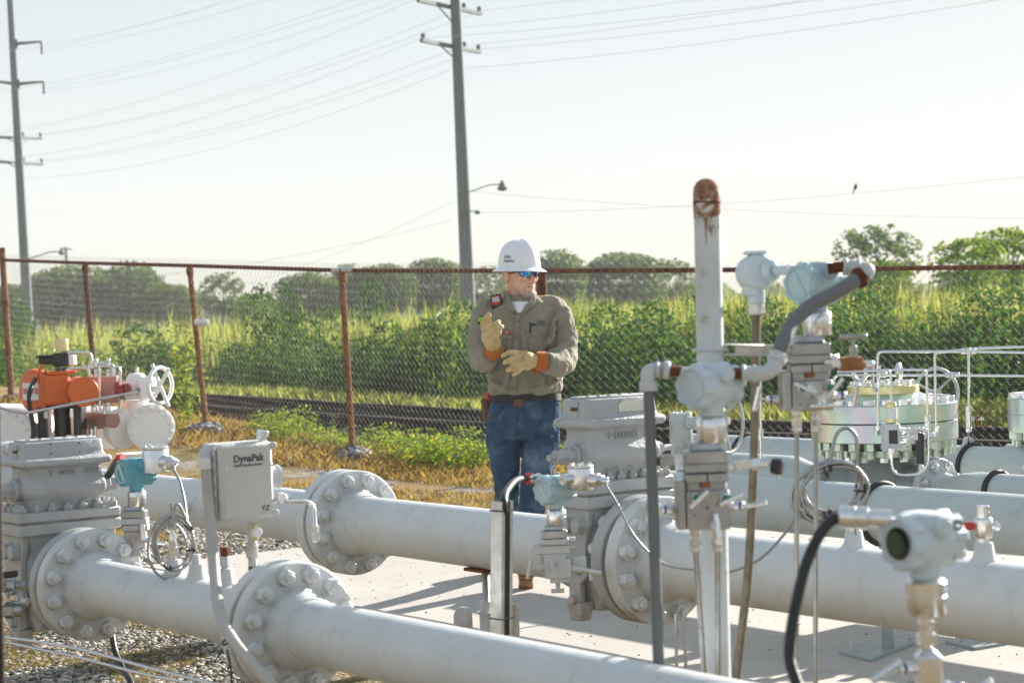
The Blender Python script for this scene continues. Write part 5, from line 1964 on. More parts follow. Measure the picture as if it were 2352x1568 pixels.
M['wire'] = wire_mat()
for i, (t_, b_) in enumerate(zip(tops, bots)):
    r_ = .031 if i not in (0, 4) else .042
    mb = MB(); dv_ = (b_ - t_).normalized()
    mb.tube([t_ - dv_ * (.02 if i else .16), t_ + (b_ - t_) * .3, t_ + (b_ - t_) * .6, b_ + dv_ * .25], r_, 14)
    if i not in (0, 4): mb.lathe(t_ + dv_ * .02, dv_, [(0, r_ * .6), (.01, r_ * 1.35), (.06, r_ * 1.4), (.1, r_ * 1.05)], 14)
    for q in ((.28, .62, .85) if i == 0 else ()):
        mb.lathe(t_ + (b_ - t_) * q, dv_, [(0, r_), (.002, r_ * 1.35), (.06, r_ * 1.35), (.062, r_)], 14)
    part('post', mb, M['rust'] if i in (1, 4) else M['rust2'], fn)
for i in (0, 2, 3):
    mb = MB(); q = bots[i]
    g = random.Random(i)
    rings = []
    for z, r in ((-.25, .24), (-.10, .25), (-.02, .24), (.06, .2), (.10, .12), (.11, .03)):
        rings.append([q + V((math.cos(a) * r * g.uniform(.8, 1.2), math.sin(a) * r * g.uniform(.8, 1.2), z + .02 * g.uniform(-1, 1))) for a in [k * .524 for k in range(12)]])
    mb.loft(rings)
    part('footing', mb, M['ballast'], fn)
railp = [tops[0], tops[1], tops[2], tops[3], at(1040, 621.5, 18.5), tops[4], tops[5], at(2000, 617, 17.2), tops[6], tops[7], tops[8]]
mb = MB(); mb.tube(railp, .0215, 12)
part('top_rail', mb, M['rust'], fn)
mb = MB(); q = tops[3]; d_ = (tops[4] - tops[3]).normalized(); mb.cyl(q - d_ * .16, q + d_ * .20, .026, 16)
part('rail_sleeve', mb, M['galv'], fn)
mb = MB()
PW = .0740
for sg in range(len(FP) - 1):
    t0, t1, b0, b1 = tops[sg], tops[sg + 1], bots[sg], bots[sg + 1]
    if sg == len(FP) - 2: pass
    L = (t1 - t0).length
    n = int(L / (PW / 2))
    nrm = (t1 - t0).cross(Zv).normalized() * .022
    for i in range(n):
        pts = []
        for j in range(-2, 52):
            s_ = (i + (i + j) % 2) / n
            f_ = j * (PW / 2) / 1.86
            tp, bt = t0.lerp(t1, s_), b0.lerp(b1, s_)
            pts.append(tp + (bt - tp) * f_ + nrm * (1.0 + .1 * (j % 2)))
            if f_ > 1: break
        mb.tube(pts, .0015, 3, 1, False)
part('wire_mesh', mb, M['wire'], fn)
mb = MB(); q, e = at(446, 740, 21.9), at(480, 741, 21.9); mb.lathe(q, e - q, [(0, .02), (.01, .034), (.04, .036), (.07, .028), (.09, .036), (.14, .034), (.158, .02)], 16)
solo('plastic_sleeve', mb, M['white_p'], 'small white plastic sleeve stuck on a rusty fence post', 'sleeve')

# ------------------------------------------------------------------ railway track
TP = [at(-160, 912, 28.6), at(150, 915, 26.8), at(400, 926, 25.3), at(720, 946, 24.0), at(1050, 966, 22.6), at(1400, 979, 21.4), at(1690, 990, 20.4), at(2060, 1003, 19.2), at(2400, 1014, 18.1), at(2900, 1028, 16.6)]
tk = thing('railway_track', 'railway track with dark rails passing behind the fence', 'railway track', V((TP[4].x, TP[4].y, 0)))
TPs = catmull(TP, 4)
prof = [(-.075, -.155), (.075, -.155), (.075, -.14), (.012, -.115), (.012, -.045), (.036, -.03), (.036, 0), (-.036, 0), (-.036, -.03), (-.012, -.045), (-.012, -.115), (-.075, -.14)]
M['railm'] = plain('dark_rail_steel', (.022, .015, .013), .75)
M['tie'] = plain('creosoted_timber', (.05, .04, .03), .9, scale=6)
for off in (0, 1.5):
    mb = MB(); rings = []
    for i, p in enumerate(TPs):
        d_ = (TPs[min(i + 1, len(TPs) - 1)] - TPs[max(i - 1, 0)]).normalized(); sd_ = V((-d_.y, d_.x, 0)).normalized()
        rings.append([p + sd_ * (a + off) + Zv * b for a, b in prof])
    mb.loft(rings)
    part('rail', mb, M['railm'], tk)
cum = 0
for i in range(len(TPs) - 1):
    a, b = TPs[i], TPs[i + 1]; d_ = (b - a).normalized(); sd_ = V((-d_.y, d_.x, 0)).normalized(); L = (b - a).length
    n = max(1, round(L / .55))
    for j in range(n):
        p = a.lerp(b, (j + .5) / n)
        mb = MB(); mb.box(p + sd_ * .75 - Zv * .24, (.11, 1.25, .08), (d_, sd_, Zv), .01)
        part('sleeper', mb, M['tie'], tk)
# ballast bed
mb = MB(); rings = []
for i, p in enumerate(TPs):
    d_ = (TPs[min(i + 1, len(TPs) - 1)] - TPs[max(i - 1, 0)]).normalized(); sd_ = V((-d_.y, d_.x, 0)).normalized()
    rings.append([p + sd_ * a + Zv * b for a, b in ((-2.2, -.75), (-1.5, -.46), (-.55, -.235), (.75, -.22), (2.05, -.235), (3.4, -.8))])
mb.loft(rings, False)
o = solo('ballast_bed', mb, M['ballast'], None, None, V((TP[4].x, TP[4].y, 0)), kind='structure')

# ------------------------------------------------------------------ utility poles and wires
M['wood'] = plain('weathered_pole_timber', (.20, .21, .20), .85, scale=5, var=.3)
M['woodg'] = plain('grey_green_pole', (.145, .175, .175), .8, scale=4, var=.25)
M['line'] = plain('power_line', (.62, .65, .68), .6)


def pole(label, xt, yt, xb, yb, Z, rt, rb, m):
    t = thing('utility_pole', label, 'utility pole', at(xb, yb, Z))
    mb = MB(); a, b = at(xt, yt, Z), at(xb, yb, Z)
    b = b + (b - a).normalized() * 1.5
    mb.tube([a, b], [rt, rb], 20)
    part('pole', mb, m, t)
    return t


def sag(a, b, s, n=14):
    return [a.lerp(b, i / n) - Zv * (4 * s * (i / n) * (1 - i / n)) for i in range(n + 1)]


def wire(t, a, b, s=.8, r=.0055):
    mb = MB(); mb.tube(sag(a, b, s * .55), r, 5)
    part('wire', mb, M['line'], t)


def arm(t, a, b, h=.055, m=None):
    mb = MB(); d_ = (b - a).normalized(); mb.box((a + b) / 2, ((b - a).length / 2, h, h), (d_, d_.cross(Zv), Zv))
    part('crossarm', mb, m or M['woodg'], t)


def insul(t, p, h=.22, m=None):
    mb = MB(); mb.lathe(p, Zv, [(0, .03), (h * .4, .03), (h * .45, .07), (h * .8, .07), (h, .03)], 10)
    part('insulator', mb, m or M['woodg'], t)


pm = pole('tall grey utility pole rising out of the frame behind the man', 1036, -230, 1080, 800, 60, .135, .235, M['woodg'])
A1, A2, A3, A4 = at(960, 1, 58.4), at(1105, 32, 61.7), at(968, 93, 58.4), at(1103, 120, 61.7)
arm(pm, A1, A2); arm(pm, A3, A4)
for a, b, c in ((A1, A2, (1046, 60, 60)), (A3, A4, (1050, 140, 60))):
    for f_ in (.28, .68):
        mb = MB(); mb.tube([a.lerp(b, f_), at(*c)], .022, 6)
        part('brace', mb, M['woodg'], pm)
    for f_ in (.03, .72, .97):
        insul(pm, a.lerp(b, f_))
mb = MB(); mb.tube(catmull([at(1072, 441, 60), at(1090, 437, 60), at(1120, 426, 60), at(1138, 424, 60), at(1152, 424, 60)], 4), .022, 8)
la = part('lamp_arm', mb, M['galv'], pm)
mb = MB(); q = at(1153, 414, 60); mb.lathe(q, -Zv, [(0, .03), (.06, .05), (.10, .09), (.2, .12), (.22, .16), (.3, .13), (.33, .04)], 14)
part('lamp_head', mb, M['woodg'], la)
mb = MB(); mb.tube([at(1070, 484, 59.8), at(1095, 486, 59.8)], .02, 6); mb.lathe(at(1097, 483, 59.8), -Zv, [(0, .03), (.06, .09), (.1, .1), (.12, .03)], 10)
part('bracket', mb, M['woodg'], pm)
pl_ = pole('tall grey utility pole with single side arms at the left edge', 23, -6, 68, 800, 95, .15, .27, M['woodg'])
for y0 in (99, 191):
    a, b = at(36 if y0 < 150 else 41, y0 + 2, 95), at(95 if y0 < 150 else 100, y0 - 3, 95)
    mb = MB(); mb.tube([a, b], [.09, .05], 8); mb.box(a, (.12, .12, .2)); part('side_arm', mb, M['woodg'], pl_)
    mb = MB(); mb.lathe(b, -Zv, [(0, .03), (.1, .07), (.2, .04), (.3, .07), (.4, .04), (.5, .07), (.6, .03)], 8); part('insulator', mb, M['woodg'], pl_)
a, b = at(-16, 186, 95), at(40, 194, 95); mb = MB(); mb.tube([a, b], [.05, .09], 8); part('side_arm', mb, M['woodg'], pl_)
LA = [(-12, 315, 94), (95, 319, 97), (-12, 371, 94), (98, 378, 97)]
for i in (0, 2):
    arm(pl_, at(*LA[i]), at(*LA[i + 1]), .06)
    for f_ in (.6, .98): insul(pl_, at(*LA[i]).lerp(at(*LA[i + 1]), f_), .3)
    for f_ in (.22, .74):
        mb = MB(); mb.tube([at(*LA[i]).lerp(at(*LA[i + 1]), f_), at(45, LA[i][1] + 18, 95)], .025, 6); part('brace', mb, M['woodg'], pl_)
mb = MB(); mb.tube(catmull([at(62, 597, 95), at(85, 588, 95), at(115, 579, 95), at(136, 578, 95)], 4), .035, 8); la = part('lamp_arm', mb, M['galv'], pl_)
mb = MB(); mb.lathe(at(141, 568, 95), -Zv, [(0, .03), (.08, .05), (.16, .10), (.28, .15), (.34, .12), (.37, .04)], 12); part('lamp_head', mb, M['woodg'], la)
pf = pole('thin distant utility pole in front of the dark trees at left', 151, 567, 162, 770, 140, .10, .15, M['wood'])
mb = MB(); mb.lathe(at(162, 626, 139.5), -Zv, [(0, .2), (.02, .25), (.75, .25), (.8, .18)], 12); part('transformer', mb, M['fit'], pf)
mb = MB(); mb.tube([at(140, 571, 140), at(166, 573, 140)], .05, 6); part('crossarm', mb, M['wood'], pf)
# spans left pole -> middle pole
for a, b, s in (((95, 114, 95), (1108, -186, 60), .5), ((96, 118, 95), (1108, -170, 60), .9), ((100, 207, 95), (1112, -82, 60), .5), ((100, 212, 95), (1112, -68, 60), .9), ((10, 118, 95), (990, -150, 59), .8), ((10, 208, 95), (985, -60, 59), .8),
                ((95, 312, 97), (1103, 26, 61.6), 1.0), ((60, 312, 96), (1064, 18, 60.8), 1.2), ((-12, 308, 94), (962, -4, 58.4), 1.0), ((98, 372, 97), (1101, 114, 61.6), 1.1), ((62, 370, 96), (1062, 106, 60.8), 1.2), ((-12, 366, 94), (970, 88, 58.4), 1.2), ((52, 410, 95), (1033, 162, 60), 1.3), ((68, 640, 95), (1040, 505, 60), 1.1), ((70, 690, 95), (1042, 462, 60), 2.4)):
    wire(pl_, at(*a), at(*b), s)
for a, b, s in (((1108, -186, 60), (2500, -640, 38), .2), ((1103, 26, 61.6), (2700, -240, 40), .4), ((1064, 64, 60.8), (2700, -190, 40), .4), ((1101, 114, 61.6), (2700, -100, 40), .4), ((1062, 106, 60.8), (2700, -150, 40), .4), ((970, 88, 58.4), (2700, -120, 39), .4), ((1062, 158, 60), (2700, -70, 40), .4),
                ((1097, 489, 60), (2800, 350, 44), .55), ((1080, 440, 60), (2600, 505, 46), .35)):
    wire(pm, at(*a), at(*b), s)
WS = sag(at(1097, 489, 60), at(2800, 350, 44), .55 * .55, 200)
q = min(WS, key=lambda p_: abs(proj(p_)[0] - 1966)) + Zv * .155
mb = MB(); mb.lathe(q - Zv * .06, (Zv + X * .3).normalized(), [(0, .012), (.03, .04), (.08, .045), (.12, .03), (.15, .032), (.17, .01)], 10); mb.tube([q - Zv * .05 - X * .02, q - Zv * .16 - X * .05], [.02, .008], 6)
solo('bird', mb, M['black'], 'small dark bird perched on the wire at upper right', 'bird')
# ------------------------------------------------------------------ vegetation
def leaf_mat(name, stops, trans=.5, rough=.5, low=None):
    t = NT(name)
    g = t.n('ShaderNodeNewGeometry')
    a = t.noise(.55, 3)
    f = t.math('ADD', t.math('MULTIPLY', g.outputs['Random Per Island'], .62), t.math('MULTIPLY', a, .38))
    col = t.ramp(f, stops)
    d = t.n('ShaderNodeBsdfDiffuse'); t.l(col, d.inputs['Color'])
    tr = t.n('ShaderNodeBsdfTranslucent')
    t.l(t.mix(1.0, col, (1.25, 1.2, .55), 'MULTIPLY'), tr.inputs['Color'])
    gl = t.n('ShaderNodeBsdfGlossy'); gl.inputs['Roughness'].default_value = rough; gl.inputs['Color'].default_value = (.5, .5, .45, 1)
    m1 = t.n('ShaderNodeMixShader'); m1.inputs[0].default_value = trans
    t.l(d.outputs[0], m1.inputs[1]); t.l(tr.outputs[0], m1.inputs[2])
    m2 = t.n('ShaderNodeMixShader'); m2.inputs[0].default_value = .025
    t.l(m1.outputs[0], m2.inputs[1]); t.l(gl.outputs[0], m2.inputs[2])
    t.l(m2.outputs[0], t.out.inputs['Surface'])
    return t.m


M['leaf'] = leaf_mat('bush_leaves', [(.15, (.04, .09, .02)), (.45, (.11, .20, .04)), (.68, (.22, .31, .06)), (.85, (.36, .39, .09))], .5)
M['leafd'] = leaf_mat('dark_bush_leaves', [(.15, (.025, .07, .026)), (.5, (.055, .135, .042)), (.8, (.10, .19, .05)), (.95, (.19, .26, .07))], .33)
M['leaft'] = leaf_mat('tree_leaves', [(.15, (.05, .09, .05)), (.5, (.09, .15, .06)), (.8, (.16, .22, .08)), (.95, (.26, .30, .10))], .45)
M['leafy'] = leaf_mat('young_leaves', [(.15, (.06, .13, .02)), (.45, (.16, .26, .04)), (.72, (.34, .38, .07)), (.9, (.42, .22, .10))], .5)
M['blade'] = leaf_mat('tall_grass', [(.1, (.17, .25, .07)), (.4, (.29, .36, .12)), (.65, (.43, .46, .19)), (.9, (.52, .46, .28))], .5)
M['straw'] = leaf_mat('dead_grass', [(.1, (.16, .10, .04)), (.45, (.36, .24, .10)), (.75, (.52, .38, .18)), (.95, (.22, .20, .06))], .3)
M['moss'] = leaf_mat('mossy_dead_grass', [(.1, (.12, .09, .03)), (.45, (.24, .18, .065)), (.75, (.36, .27, .11)), (.95, (.16, .15, .04))], .3)
M['bark'] = plain('bark', (.09, .07, .055), .9, scale=8, var=.3)


def norm(a):
    return a / np.maximum(np.linalg.norm(a, axis=-1, keepdims=True), 1e-9)


def np_mesh(name, vs, k, m, base):
    """vs: N x k x 3 corner points, one face each"""
    n = len(vs)
    me = bpy.data.meshes.new(name)
    me.vertices.add(n * k); me.loops.add(n * k); me.polygons.add(n)
    me.vertices.foreach_set('co', (vs.reshape(-1, 3) - np.array(base)).astype(np.float32).ravel())
    me.loops.foreach_set('vertex_index', np.arange(n * k, dtype=np.int32))
    me.polygons.foreach_set('loop_start', np.arange(0, n * k, k, dtype=np.int32))
    me.polygons.foreach_set('loop_total', np.full(n, k, np.int32))
    me.update(calc_edges=True)
    me.validate()
    me.materials.append(m)
    return me


def leaf_quads(c, size, up=.3, asp=.5, r=nr):
    """diamond leaves at centres c with random directions"""
    n = len(c)
    a = norm(r.normal(size=(n, 3)) + np.array([0, 0, up]))
    b = norm(np.cross(a, r.normal(size=(n, 3))))
    s = (size * r.uniform(.6, 1.3, n))[:, None] if not hasattr(size, '__len__') else size[:, None]
    w = s * asp * .5
    return np.stack([c - a * s * .5, c + b * w, c + a * s * .5, c - b * w], 1)


def blades(p, h, w, lean=.3, r=nr):
    """thin bent blades: two faces joined (quad + triangle) as one 5-gon strip"""
    n = len(p)
    d = r.uniform(0, 2 * np.pi, n)
    dx = np.stack([np.cos(d), np.sin(d), np.zeros(n)], 1)
    sd = np.stack([-np.sin(d), np.cos(d), np.zeros(n)], 1)
    h = h[:, None]; w = np.full((n, 1), w)
    ln = r.uniform(0, lean, n)[:, None] * h
    up = np.array([0, 0, 1.])
    mid = p + up * h * .55 + dx * ln * .35
    tip = p + up * h + dx * ln
    return np.stack([p - sd * w, p + sd * w, mid + sd * w * .7, tip, mid - sd * w * .7], 1)


def stuff(name, vs, k, m, base=None):
    base = vs.reshape(-1, 3).mean(0) if base is None else base
    base = np.array([base[0], base[1], 0.])
    me = np_mesh(name, vs, k, m, base)
    o = bpy.data.objects.new(name, me); COL.objects.link(o); o.location = base
    o['kind'] = 'stuff'
    return o


def path_at(P, t):
    t = np.clip(t, 0, len(P) - 1.001); i = t.astype(int); f = (t - i)[:, None]
    A = np.array([tuple(p) for p in P])
    return A[i] * (1 - f) + A[i + 1] * f


def offs(P, t, off):
    """points beside a path, off to its far side"""
    A = np.array([tuple(p) for p in P])
    i = np.clip(t.astype(int), 0, len(P) - 2)
    d = norm(A[i + 1] - A[i]); s = np.stack([-d[:, 1], d[:, 0], np.zeros(len(t))], 1)
    s = s * np.where(s[:, 1:2] < 0, -1, 1)
    return path_at(P, t) + s * off[:, None]


# the weedy field beyond the track
ext = [TP[0] + (TP[0] - TP[1]).normalized() * d for d in (400, 120, 40, 15, 6)] + TP + [TP[-1] + (TP[-1] - TP[-2]).normalized() * d for d in (10, 40, 200)]
ext = [V((p.x, p.y, 0)) for p in ext]
vs, fs = [], []
OF = [(3.3, -.42), (5, -.25), (8, -.15), (14, -.1), (30, -.05), (80, .0), (300, -.2), (1600, -1.5)]
for i, p in enumerate(ext):
    d_ = (ext[min(i + 1, len(ext) - 1)] - ext[max(i - 1, 0)]).normalized(); s_ = V((-d_.y, d_.x, 0)); s_ = s_ if s_.y > 0 else -s_
    for a, h in OF:
        vs.append(tuple(p + s_ * a + Zv * h))
n = len(OF)
fs = [[i * n + j, (i + 1) * n + j, (i + 1) * n + j + 1, i * n + j + 1] for i in range(len(ext) - 1) for j in range(n - 1)]
mb = MB(); mb.add(vs, fs)
solo('field', mb, M['field'], None, None, V((TP[4].x, TP[4].y, 0)), kind='structure')

# hedge-like mass of bushes along the far side of the track, and the field of tall weeds on top
BUSHES = []
HB_ = [TP[0] + (TP[0] - TP[1]).normalized() * d for d in (30, 10)] + TP


def clump_mass(nc, t0, t1, o0, o1, h0, h1, r0, r1, per, size, flat_=1.0, r=nr):
    t = r.uniform(t0, t1, nc); c = offs(HB_, t, r.uniform(o0, o1, nc)); c[:, 2] = r.uniform(h0, h1, nc)
    rad = r.uniform(r0, r1, nc)
    k = per
    u = norm(r.normal(size=(nc, k, 3))) * (r.uniform(.45, 1.0, (nc, k, 1)) ** .5)
    u[..., 2] *= flat_
    q = (c[:, None, :] + u * rad[:, None, None]).reshape(-1, 3)
    q = q[q[:, 2] > -.35]
    return leaf_quads(q, size, .4, .55, r)


A_ = clump_mass(420, 0, 11, 3.6, 9.5, -.35, .55, .5, 1.0, 760, .072)
stuff('bush_leaves', A_, 4, M['leafd'])
A_ = clump_mass(260, 0, 11, 6, 14, .1, .9, .3, .7, 380, .066)
stuff('bush_leaves', A_, 4, M['leaf'])
# tall weeds with yellow tips over and behind the bushes
n = 130000
t = nr.uniform(0, 11, n); p = offs(HB_, t, nr.uniform(6.2, 26, n)); z0 = nr.uniform(.40, .9, n)
cl_ = .5 + .5 * np.sin(p[:, 0] * 1.3) * np.cos(p[:, 1] * .9 + p[:, 0] * .5)
p[:, 2] = z0
h = nr.uniform(.4, .85, n) * (.45 + .65 * cl_)
stuff('tall_weeds', blades(p, h, .0052, .25), 5, M['blade'])
n = 30000
t = nr.uniform(0, 11, n); p = offs(HB_, t, nr.uniform(8.0, 22, n)); p[:, 2] = nr.uniform(.55, 1.25, n)
stuff('weed_leaves', leaf_quads(p, .06, 1.2, .4), 4, M['leafy'])
# rounded shrubs of uneven size standing in the mass
for i in range(46):
    tt_ = np.array([nr.uniform(.3, 11)]); c_ = offs(HB_, tt_, np.array([nr.uniform(4, 15)]))[0]
    BUSHES.append((c_[0], c_[1], nr.uniform(.9, 1.9), nr.uniform(1.1, 1.75)))
# low rough grass between the track and the bushes
n = 130000
t = nr.uniform(0, 11, n); p = offs(HB_, t, nr.uniform(2.3, 6.0, n)); p[:, 2] = -.32
stuff('rough_grass', blades(p, nr.uniform(.18, .62, n), .0055, .7), 5, M['blade'])
n = 26000
t = nr.uniform(0, 11, n); o_ = nr.uniform(1.7, 2.6, n); p = offs(HB_, t, o_); p[:, 2] += -.24
stuff('rough_grass', blades(p, nr.uniform(.10, .36, n), .006, .8), 5, M['blade'])
n = 12000
t = nr.uniform(0, 11, n); p = offs(HB_, t, nr.uniform(3, 6.5, n)); p[:, 2] = nr.uniform(-.3, .25, n)
stuff('rough_grass', leaf_quads(p, .08, .8, .5), 4, M['leafy'])


# single bushes and weeds that stand out
def bush_mesh(name, n, rx, rz, size, m, seed, spike=0.0):
    r = np.random.RandomState(seed)
    nb = 9
    bc = r.normal(size=(nb, 3)) * np.array([rx * .45, rx * .45, rz * .28]) + np.array([0, 0, rz * .55])
    br = r.uniform(.3, .55, nb) * rx
    i = r.randint(0, nb, n)
    q = bc[i] + norm(r.normal(size=(n, 3))) * (br[i] * r.uniform(.3, 1, n) ** .5)[:, None] * np.array([1, 1, rz / rx * .8])
    if spike:
        k = n // 3
        a = r.uniform(0, 6.28, k); rr = rx * .8 * np.sqrt(r.uniform(0, 1, k))
        st = (np.floor(r.uniform(0, 14, k)))
        sx = np.random.RandomState(seed + 5).normal(size=(14, 2)) * rx * .5
        q[:k, 0] = sx[st.astype(int), 0] + r.normal(size=k) * .03; q[:k, 1] = sx[st.astype(int), 1] + r.normal(size=k) * .03
        q[:k, 2] = r.uniform(.2, 1.0, k) * rz * (1 + spike)
    q = q[q[:, 2] > .01]
    return np_mesh(name, leaf_quads(q, size, .5, .5, r), 4, m, (0, 0, 0))


BM = [bush_mesh('bush', 3400, .6, 1.0, .062, M['leaf'], 1), bush_mesh('bush', 3800, .6, .9, .058, M['leafd'], 2), bush_mesh('weed', 900, .34, .60, .06, M['leafy'], 3, .25), bush_mesh('weed', 900, .36, .5, .055, M['leafy'], 4, .35), bush_mesh('weed', 420, .13, .8, .06, M['leafy'], 5, .2)]


def plant(nm, mi, x, y, Z, sx, sz, label, cat, group, rz=None):
    o = bpy.data.objects.new(nm, BM[mi]); COL.objects.link(o)
    q = at(x, y, Z); o.location = V((q.x, q.y, -.12 if nm == 'bush' else float(h_all(np.array(q.x), np.array(q.y))) - .06)); o.scale = (sx, sx, sz); o.rotation_euler = (0, 0, rng.uniform(0, 6.28) if rz is None else rz)
    return tag(o, label, cat, group)


for x, y, Z, s, sz in ((350, 760, 33, 1.1, .9), (505, 770, 34, 1.0, .85), (300, 850, 31, .9, .8), (560, 850, 30, 1.0, .9), (640, 880, 29.5, 1.0, .9), (700, 800, 31, 1.2, 1.0), (845, 850, 29.5, 1.3, 1.1), (960, 850, 29, 1.3, 1.1), (1000, 870, 28.3, 1.2, 1.0), (1030, 800, 30, 1.2, 1.1), (1350, 860, 27.5, 1.3, 1.1), (1440, 850, 27.5, 1.3, 1.2), (1560, 850, 27, 1.3, 1.2), (1700, 850, 26.5, 1.3, 1.2), (1900, 850, 26, 1.4, 1.2), (2060, 850, 25.5, 1.4, 1.2), (2200, 840, 25, 1.4, 1.2), (2330, 840, 24.5, 1.4, 1.2), (120, 860, 32, 1.1, .9), (40, 800, 34, 1.2, 1.0), (30, 870, 30, .9, .8)):
    plant('bush', rng.choice((0, 1, 1)) if x < 1300 else 1, x, y + 20, Z, s, sz, 'leafy green bush in the row beyond the railway track', 'bush', 'bushes beyond the track')
for x, y, Z, k, s in ((650, 985, 21.6, 2, 1.3), (690, 1000, 21.0, 2, 1.2), (600, 975, 22.2, 3, 1.0), (745, 1010, 20.6, 3, .9), (850, 1035, 20.4, 2, 1.1), (900, 1050, 19.6, 3, 1.3), (960, 1055, 19.2, 2, 1.3), (1010, 1068, 18.8, 3, 1.4), (1060, 1065, 18.5, 2, 1.5), (1100, 1085, 18.2, 3, 1.3), (1010, 1010, 20.4, 3, 1.0), (930, 1010, 21.0, 3, .9), (1300, 1060, 18.3, 2, 1.2), (1130, 1040, 19, 2, 1.5), (790, 1030, 20.6, 3, .8), (1320, 1020, 20, 3, 1.2), (1275, 1010, 20.5, 2, 1.2), (1640, 1015, 19, 2, .9), (1800, 1030, 18.4, 2, .9), (1870, 1030, 18.2, 3, .9), (2240, 1050, 17.6, 2, .8), (2300, 1050, 17.4, 3, .8)):
    plant('weed', k, x, y, Z, s * .72, s * .40, 'yellow-green leafy weed growing along the foot of the chain link fence', 'weed', 'weeds along the fence')
for x, y, sx, sz in BUSHES:
    o = bpy.data.objects.new('bush', BM[rng.choice((0, 1, 1))]); COL.objects.link(o); o.location = (x, y, -.25); o.scale = (sx, sx, sz); o.rotation_euler = (0, 0, rng.uniform(0, 6.28))
    tag(o, 'leafy green bush in the row beyond the railway track', 'bush', 'bushes beyond the track')
plant('weed', 4, 436, 985, 22.3, 1.25, .95, 'single tall bright green weed left of the fence post with the white sleeve', 'weed', 'tall weed', 1.0)
plant('bush', 0, 1345, 895, 25.5, .8, .55, 'round reddish-tipped bush right of the man, in front of the dark bushes', 'bush', 'low bush')
plant('bush', 0, 1410, 900, 25.5, .9, .5, 'low bush above the name plate of the middle orifice fitting', 'bush', 'low bush')


# trees
def lumps(q, k, f, seed):
    r = np.random.RandomState(seed); o = 0
    for _ in range(k):
        d = norm(r.normal(size=3)) * f * r.uniform(.7, 1.4)
        o = o + np.sin(q @ d + r.uniform(0, 6.28))
    return o / math.sqrt(k)


def tree_mesh(seed, n, airy, size, m):
    """crown about 1 wide and 1 high, standing on z = 0: leaves through a lumpy dome, thinned into clumps"""
    r = np.random.RandomState(seed)
    N = n * 5
    u = norm(r.normal(size=(N, 3)))
    R = 1 + .06 * lumps(u, 5, 3.0, seed) + .05 * lumps(u, 6, 8.0, seed + 1)
    d = r.uniform(.15, 1, N) ** .42
    u[:, 2] = np.sign(u[:, 2]) * np.abs(u[:, 2]) ** .75
    q = u * (R * d)[:, None] * np.array([.46, .46, .42]) + np.array([0, 0, .55])
    c = lumps(q, 6, 40, seed + 2) + .5 * lumps(q, 6, 85, seed + 3)
    q = q[(c > (.45 if airy else -.5)) & (q[:, 2] > .08)][:n]
    bc = q[r.randint(0, len(q), 14)]
    return np_mesh('crown', leaf_quads(q, size, .3, .6, r), 4, m, (0, 0, 0)), bc


def trunk_mesh(bc, seed):
    mb = MB(); g = random.Random(seed)
    mb.tube([V((0, 0, -.03)), V((.01, 0, .15)), V((-.005, .01, .35)), V((.01, 0, .6))], [.030, .024, .018, .008], 8, 3)
    for b in bc[:14]:
        z = g.uniform(.12, .4)
        mb.tube([V((0, 0, z)), V((b[0] * .5, b[1] * .5, (z + b[2]) / 2 - .02)), V(tuple(b))], [.011, .008, .003], 6, 3)
    me = bpy.data.meshes.new('trunk'); me.from_pydata([tuple(p) for p in mb.v], [], mb.f); me.materials.append(M['bark']); finish(me)
    return me


TM = []
for sd_, n, air, sz, m_ in ((21, 7500, 0, .045, 'leaft'), (22, 7500, 0, .045, 'leaft'), (23, 3000, 1, .05, 'leaft'), (24, 6500, 0, .05, 'leaft'), (25, 3200, 1, .05, 'leaf')):
    c_, bc = tree_mesh(sd_, n, air, sz, M[m_]); TM.append((c_, trunk_mesh(bc, sd_)))


def tree(k, x, yt, yb, wpx, Z, label, rz):
    base = at(x, yb, Z)
    t = thing('tree', label, 'tree', base, 'trees beyond the field')
    hgt = (yb - yt + 6) * Z / FPX; wd_ = 1.18 * wpx * Z / FPX
    for nm, me in zip(('crown', 'trunk'), TM[k]):
        o = bpy.data.objects.new(nm, me); COL.objects.link(o); o.parent = t; o.scale = (wd_ * 1.05, wd_ * 1.05, hgt * 1.06); o.rotation_euler = (0, 0, rz)


for a in ((1, 28, 662, 775, 90, 118, 'small dark tree cut by the left edge, behind the left utility pole', 1.), (0, 165, 620, 780, 215, 110, 'broad dark tree behind the thin distant utility pole', 2.), (3, 300, 618, 775, 165, 112, 'rounded tree right of the broad dark tree at left', .4), (1, 395, 662, 770, 120, 108, 'low bluish tree tapering down right of the rounded tree', 3.),
          (2, 515, 635, 745, 105, 92, 'wispy light green tree right of the fence post with the white sleeve', 1.4), (4, 585, 676, 760, 100, 80, 'small pale tree right of the wispy light green one', 5.), (0, 712, 634, 752, 150, 100, 'dense round tree left of the middle fence post', .9), (3, 800, 622, 748, 90, 104, 'tree right behind the middle fence post', 2.2), (1, 880, 617, 745, 150, 100, 'wide tree between the middle fence post and the tall utility pole', 4.), (0, 1000, 603, 740, 140, 104, 'tall tree just left of the tall utility pole', 5.1), (2, 1115, 622, 735, 120, 110, 'tree between the tall utility pole and the white helmet', .2),
          (3, 1275, 590, 730, 140, 100, 'grey-green tree right of the white helmet', 1.9), (0, 1430, 590, 730, 190, 112, 'broad grey-green tree midway between the helmet and the stand pipe', 3.5), (2, 1540, 604, 725, 120, 116, 'thin grey-green tree left of the stand pipe', 4.4),
          (2, 2020, 528, 700, 190, 74, 'airy tree above the rusty nipple of the pale blue transmitter', .7), (4, 2030, 600, 710, 130, 44, 'bright green small tree under the airy tree', 2.), (4, 2225, 545, 705, 160, 42, 'green spreading tree at right above the fence rail', 4.), (4, 2320, 520, 705, 150, 45, 'tall green tree cut by the right edge of the photo', 1.1)):
    tree(*a)
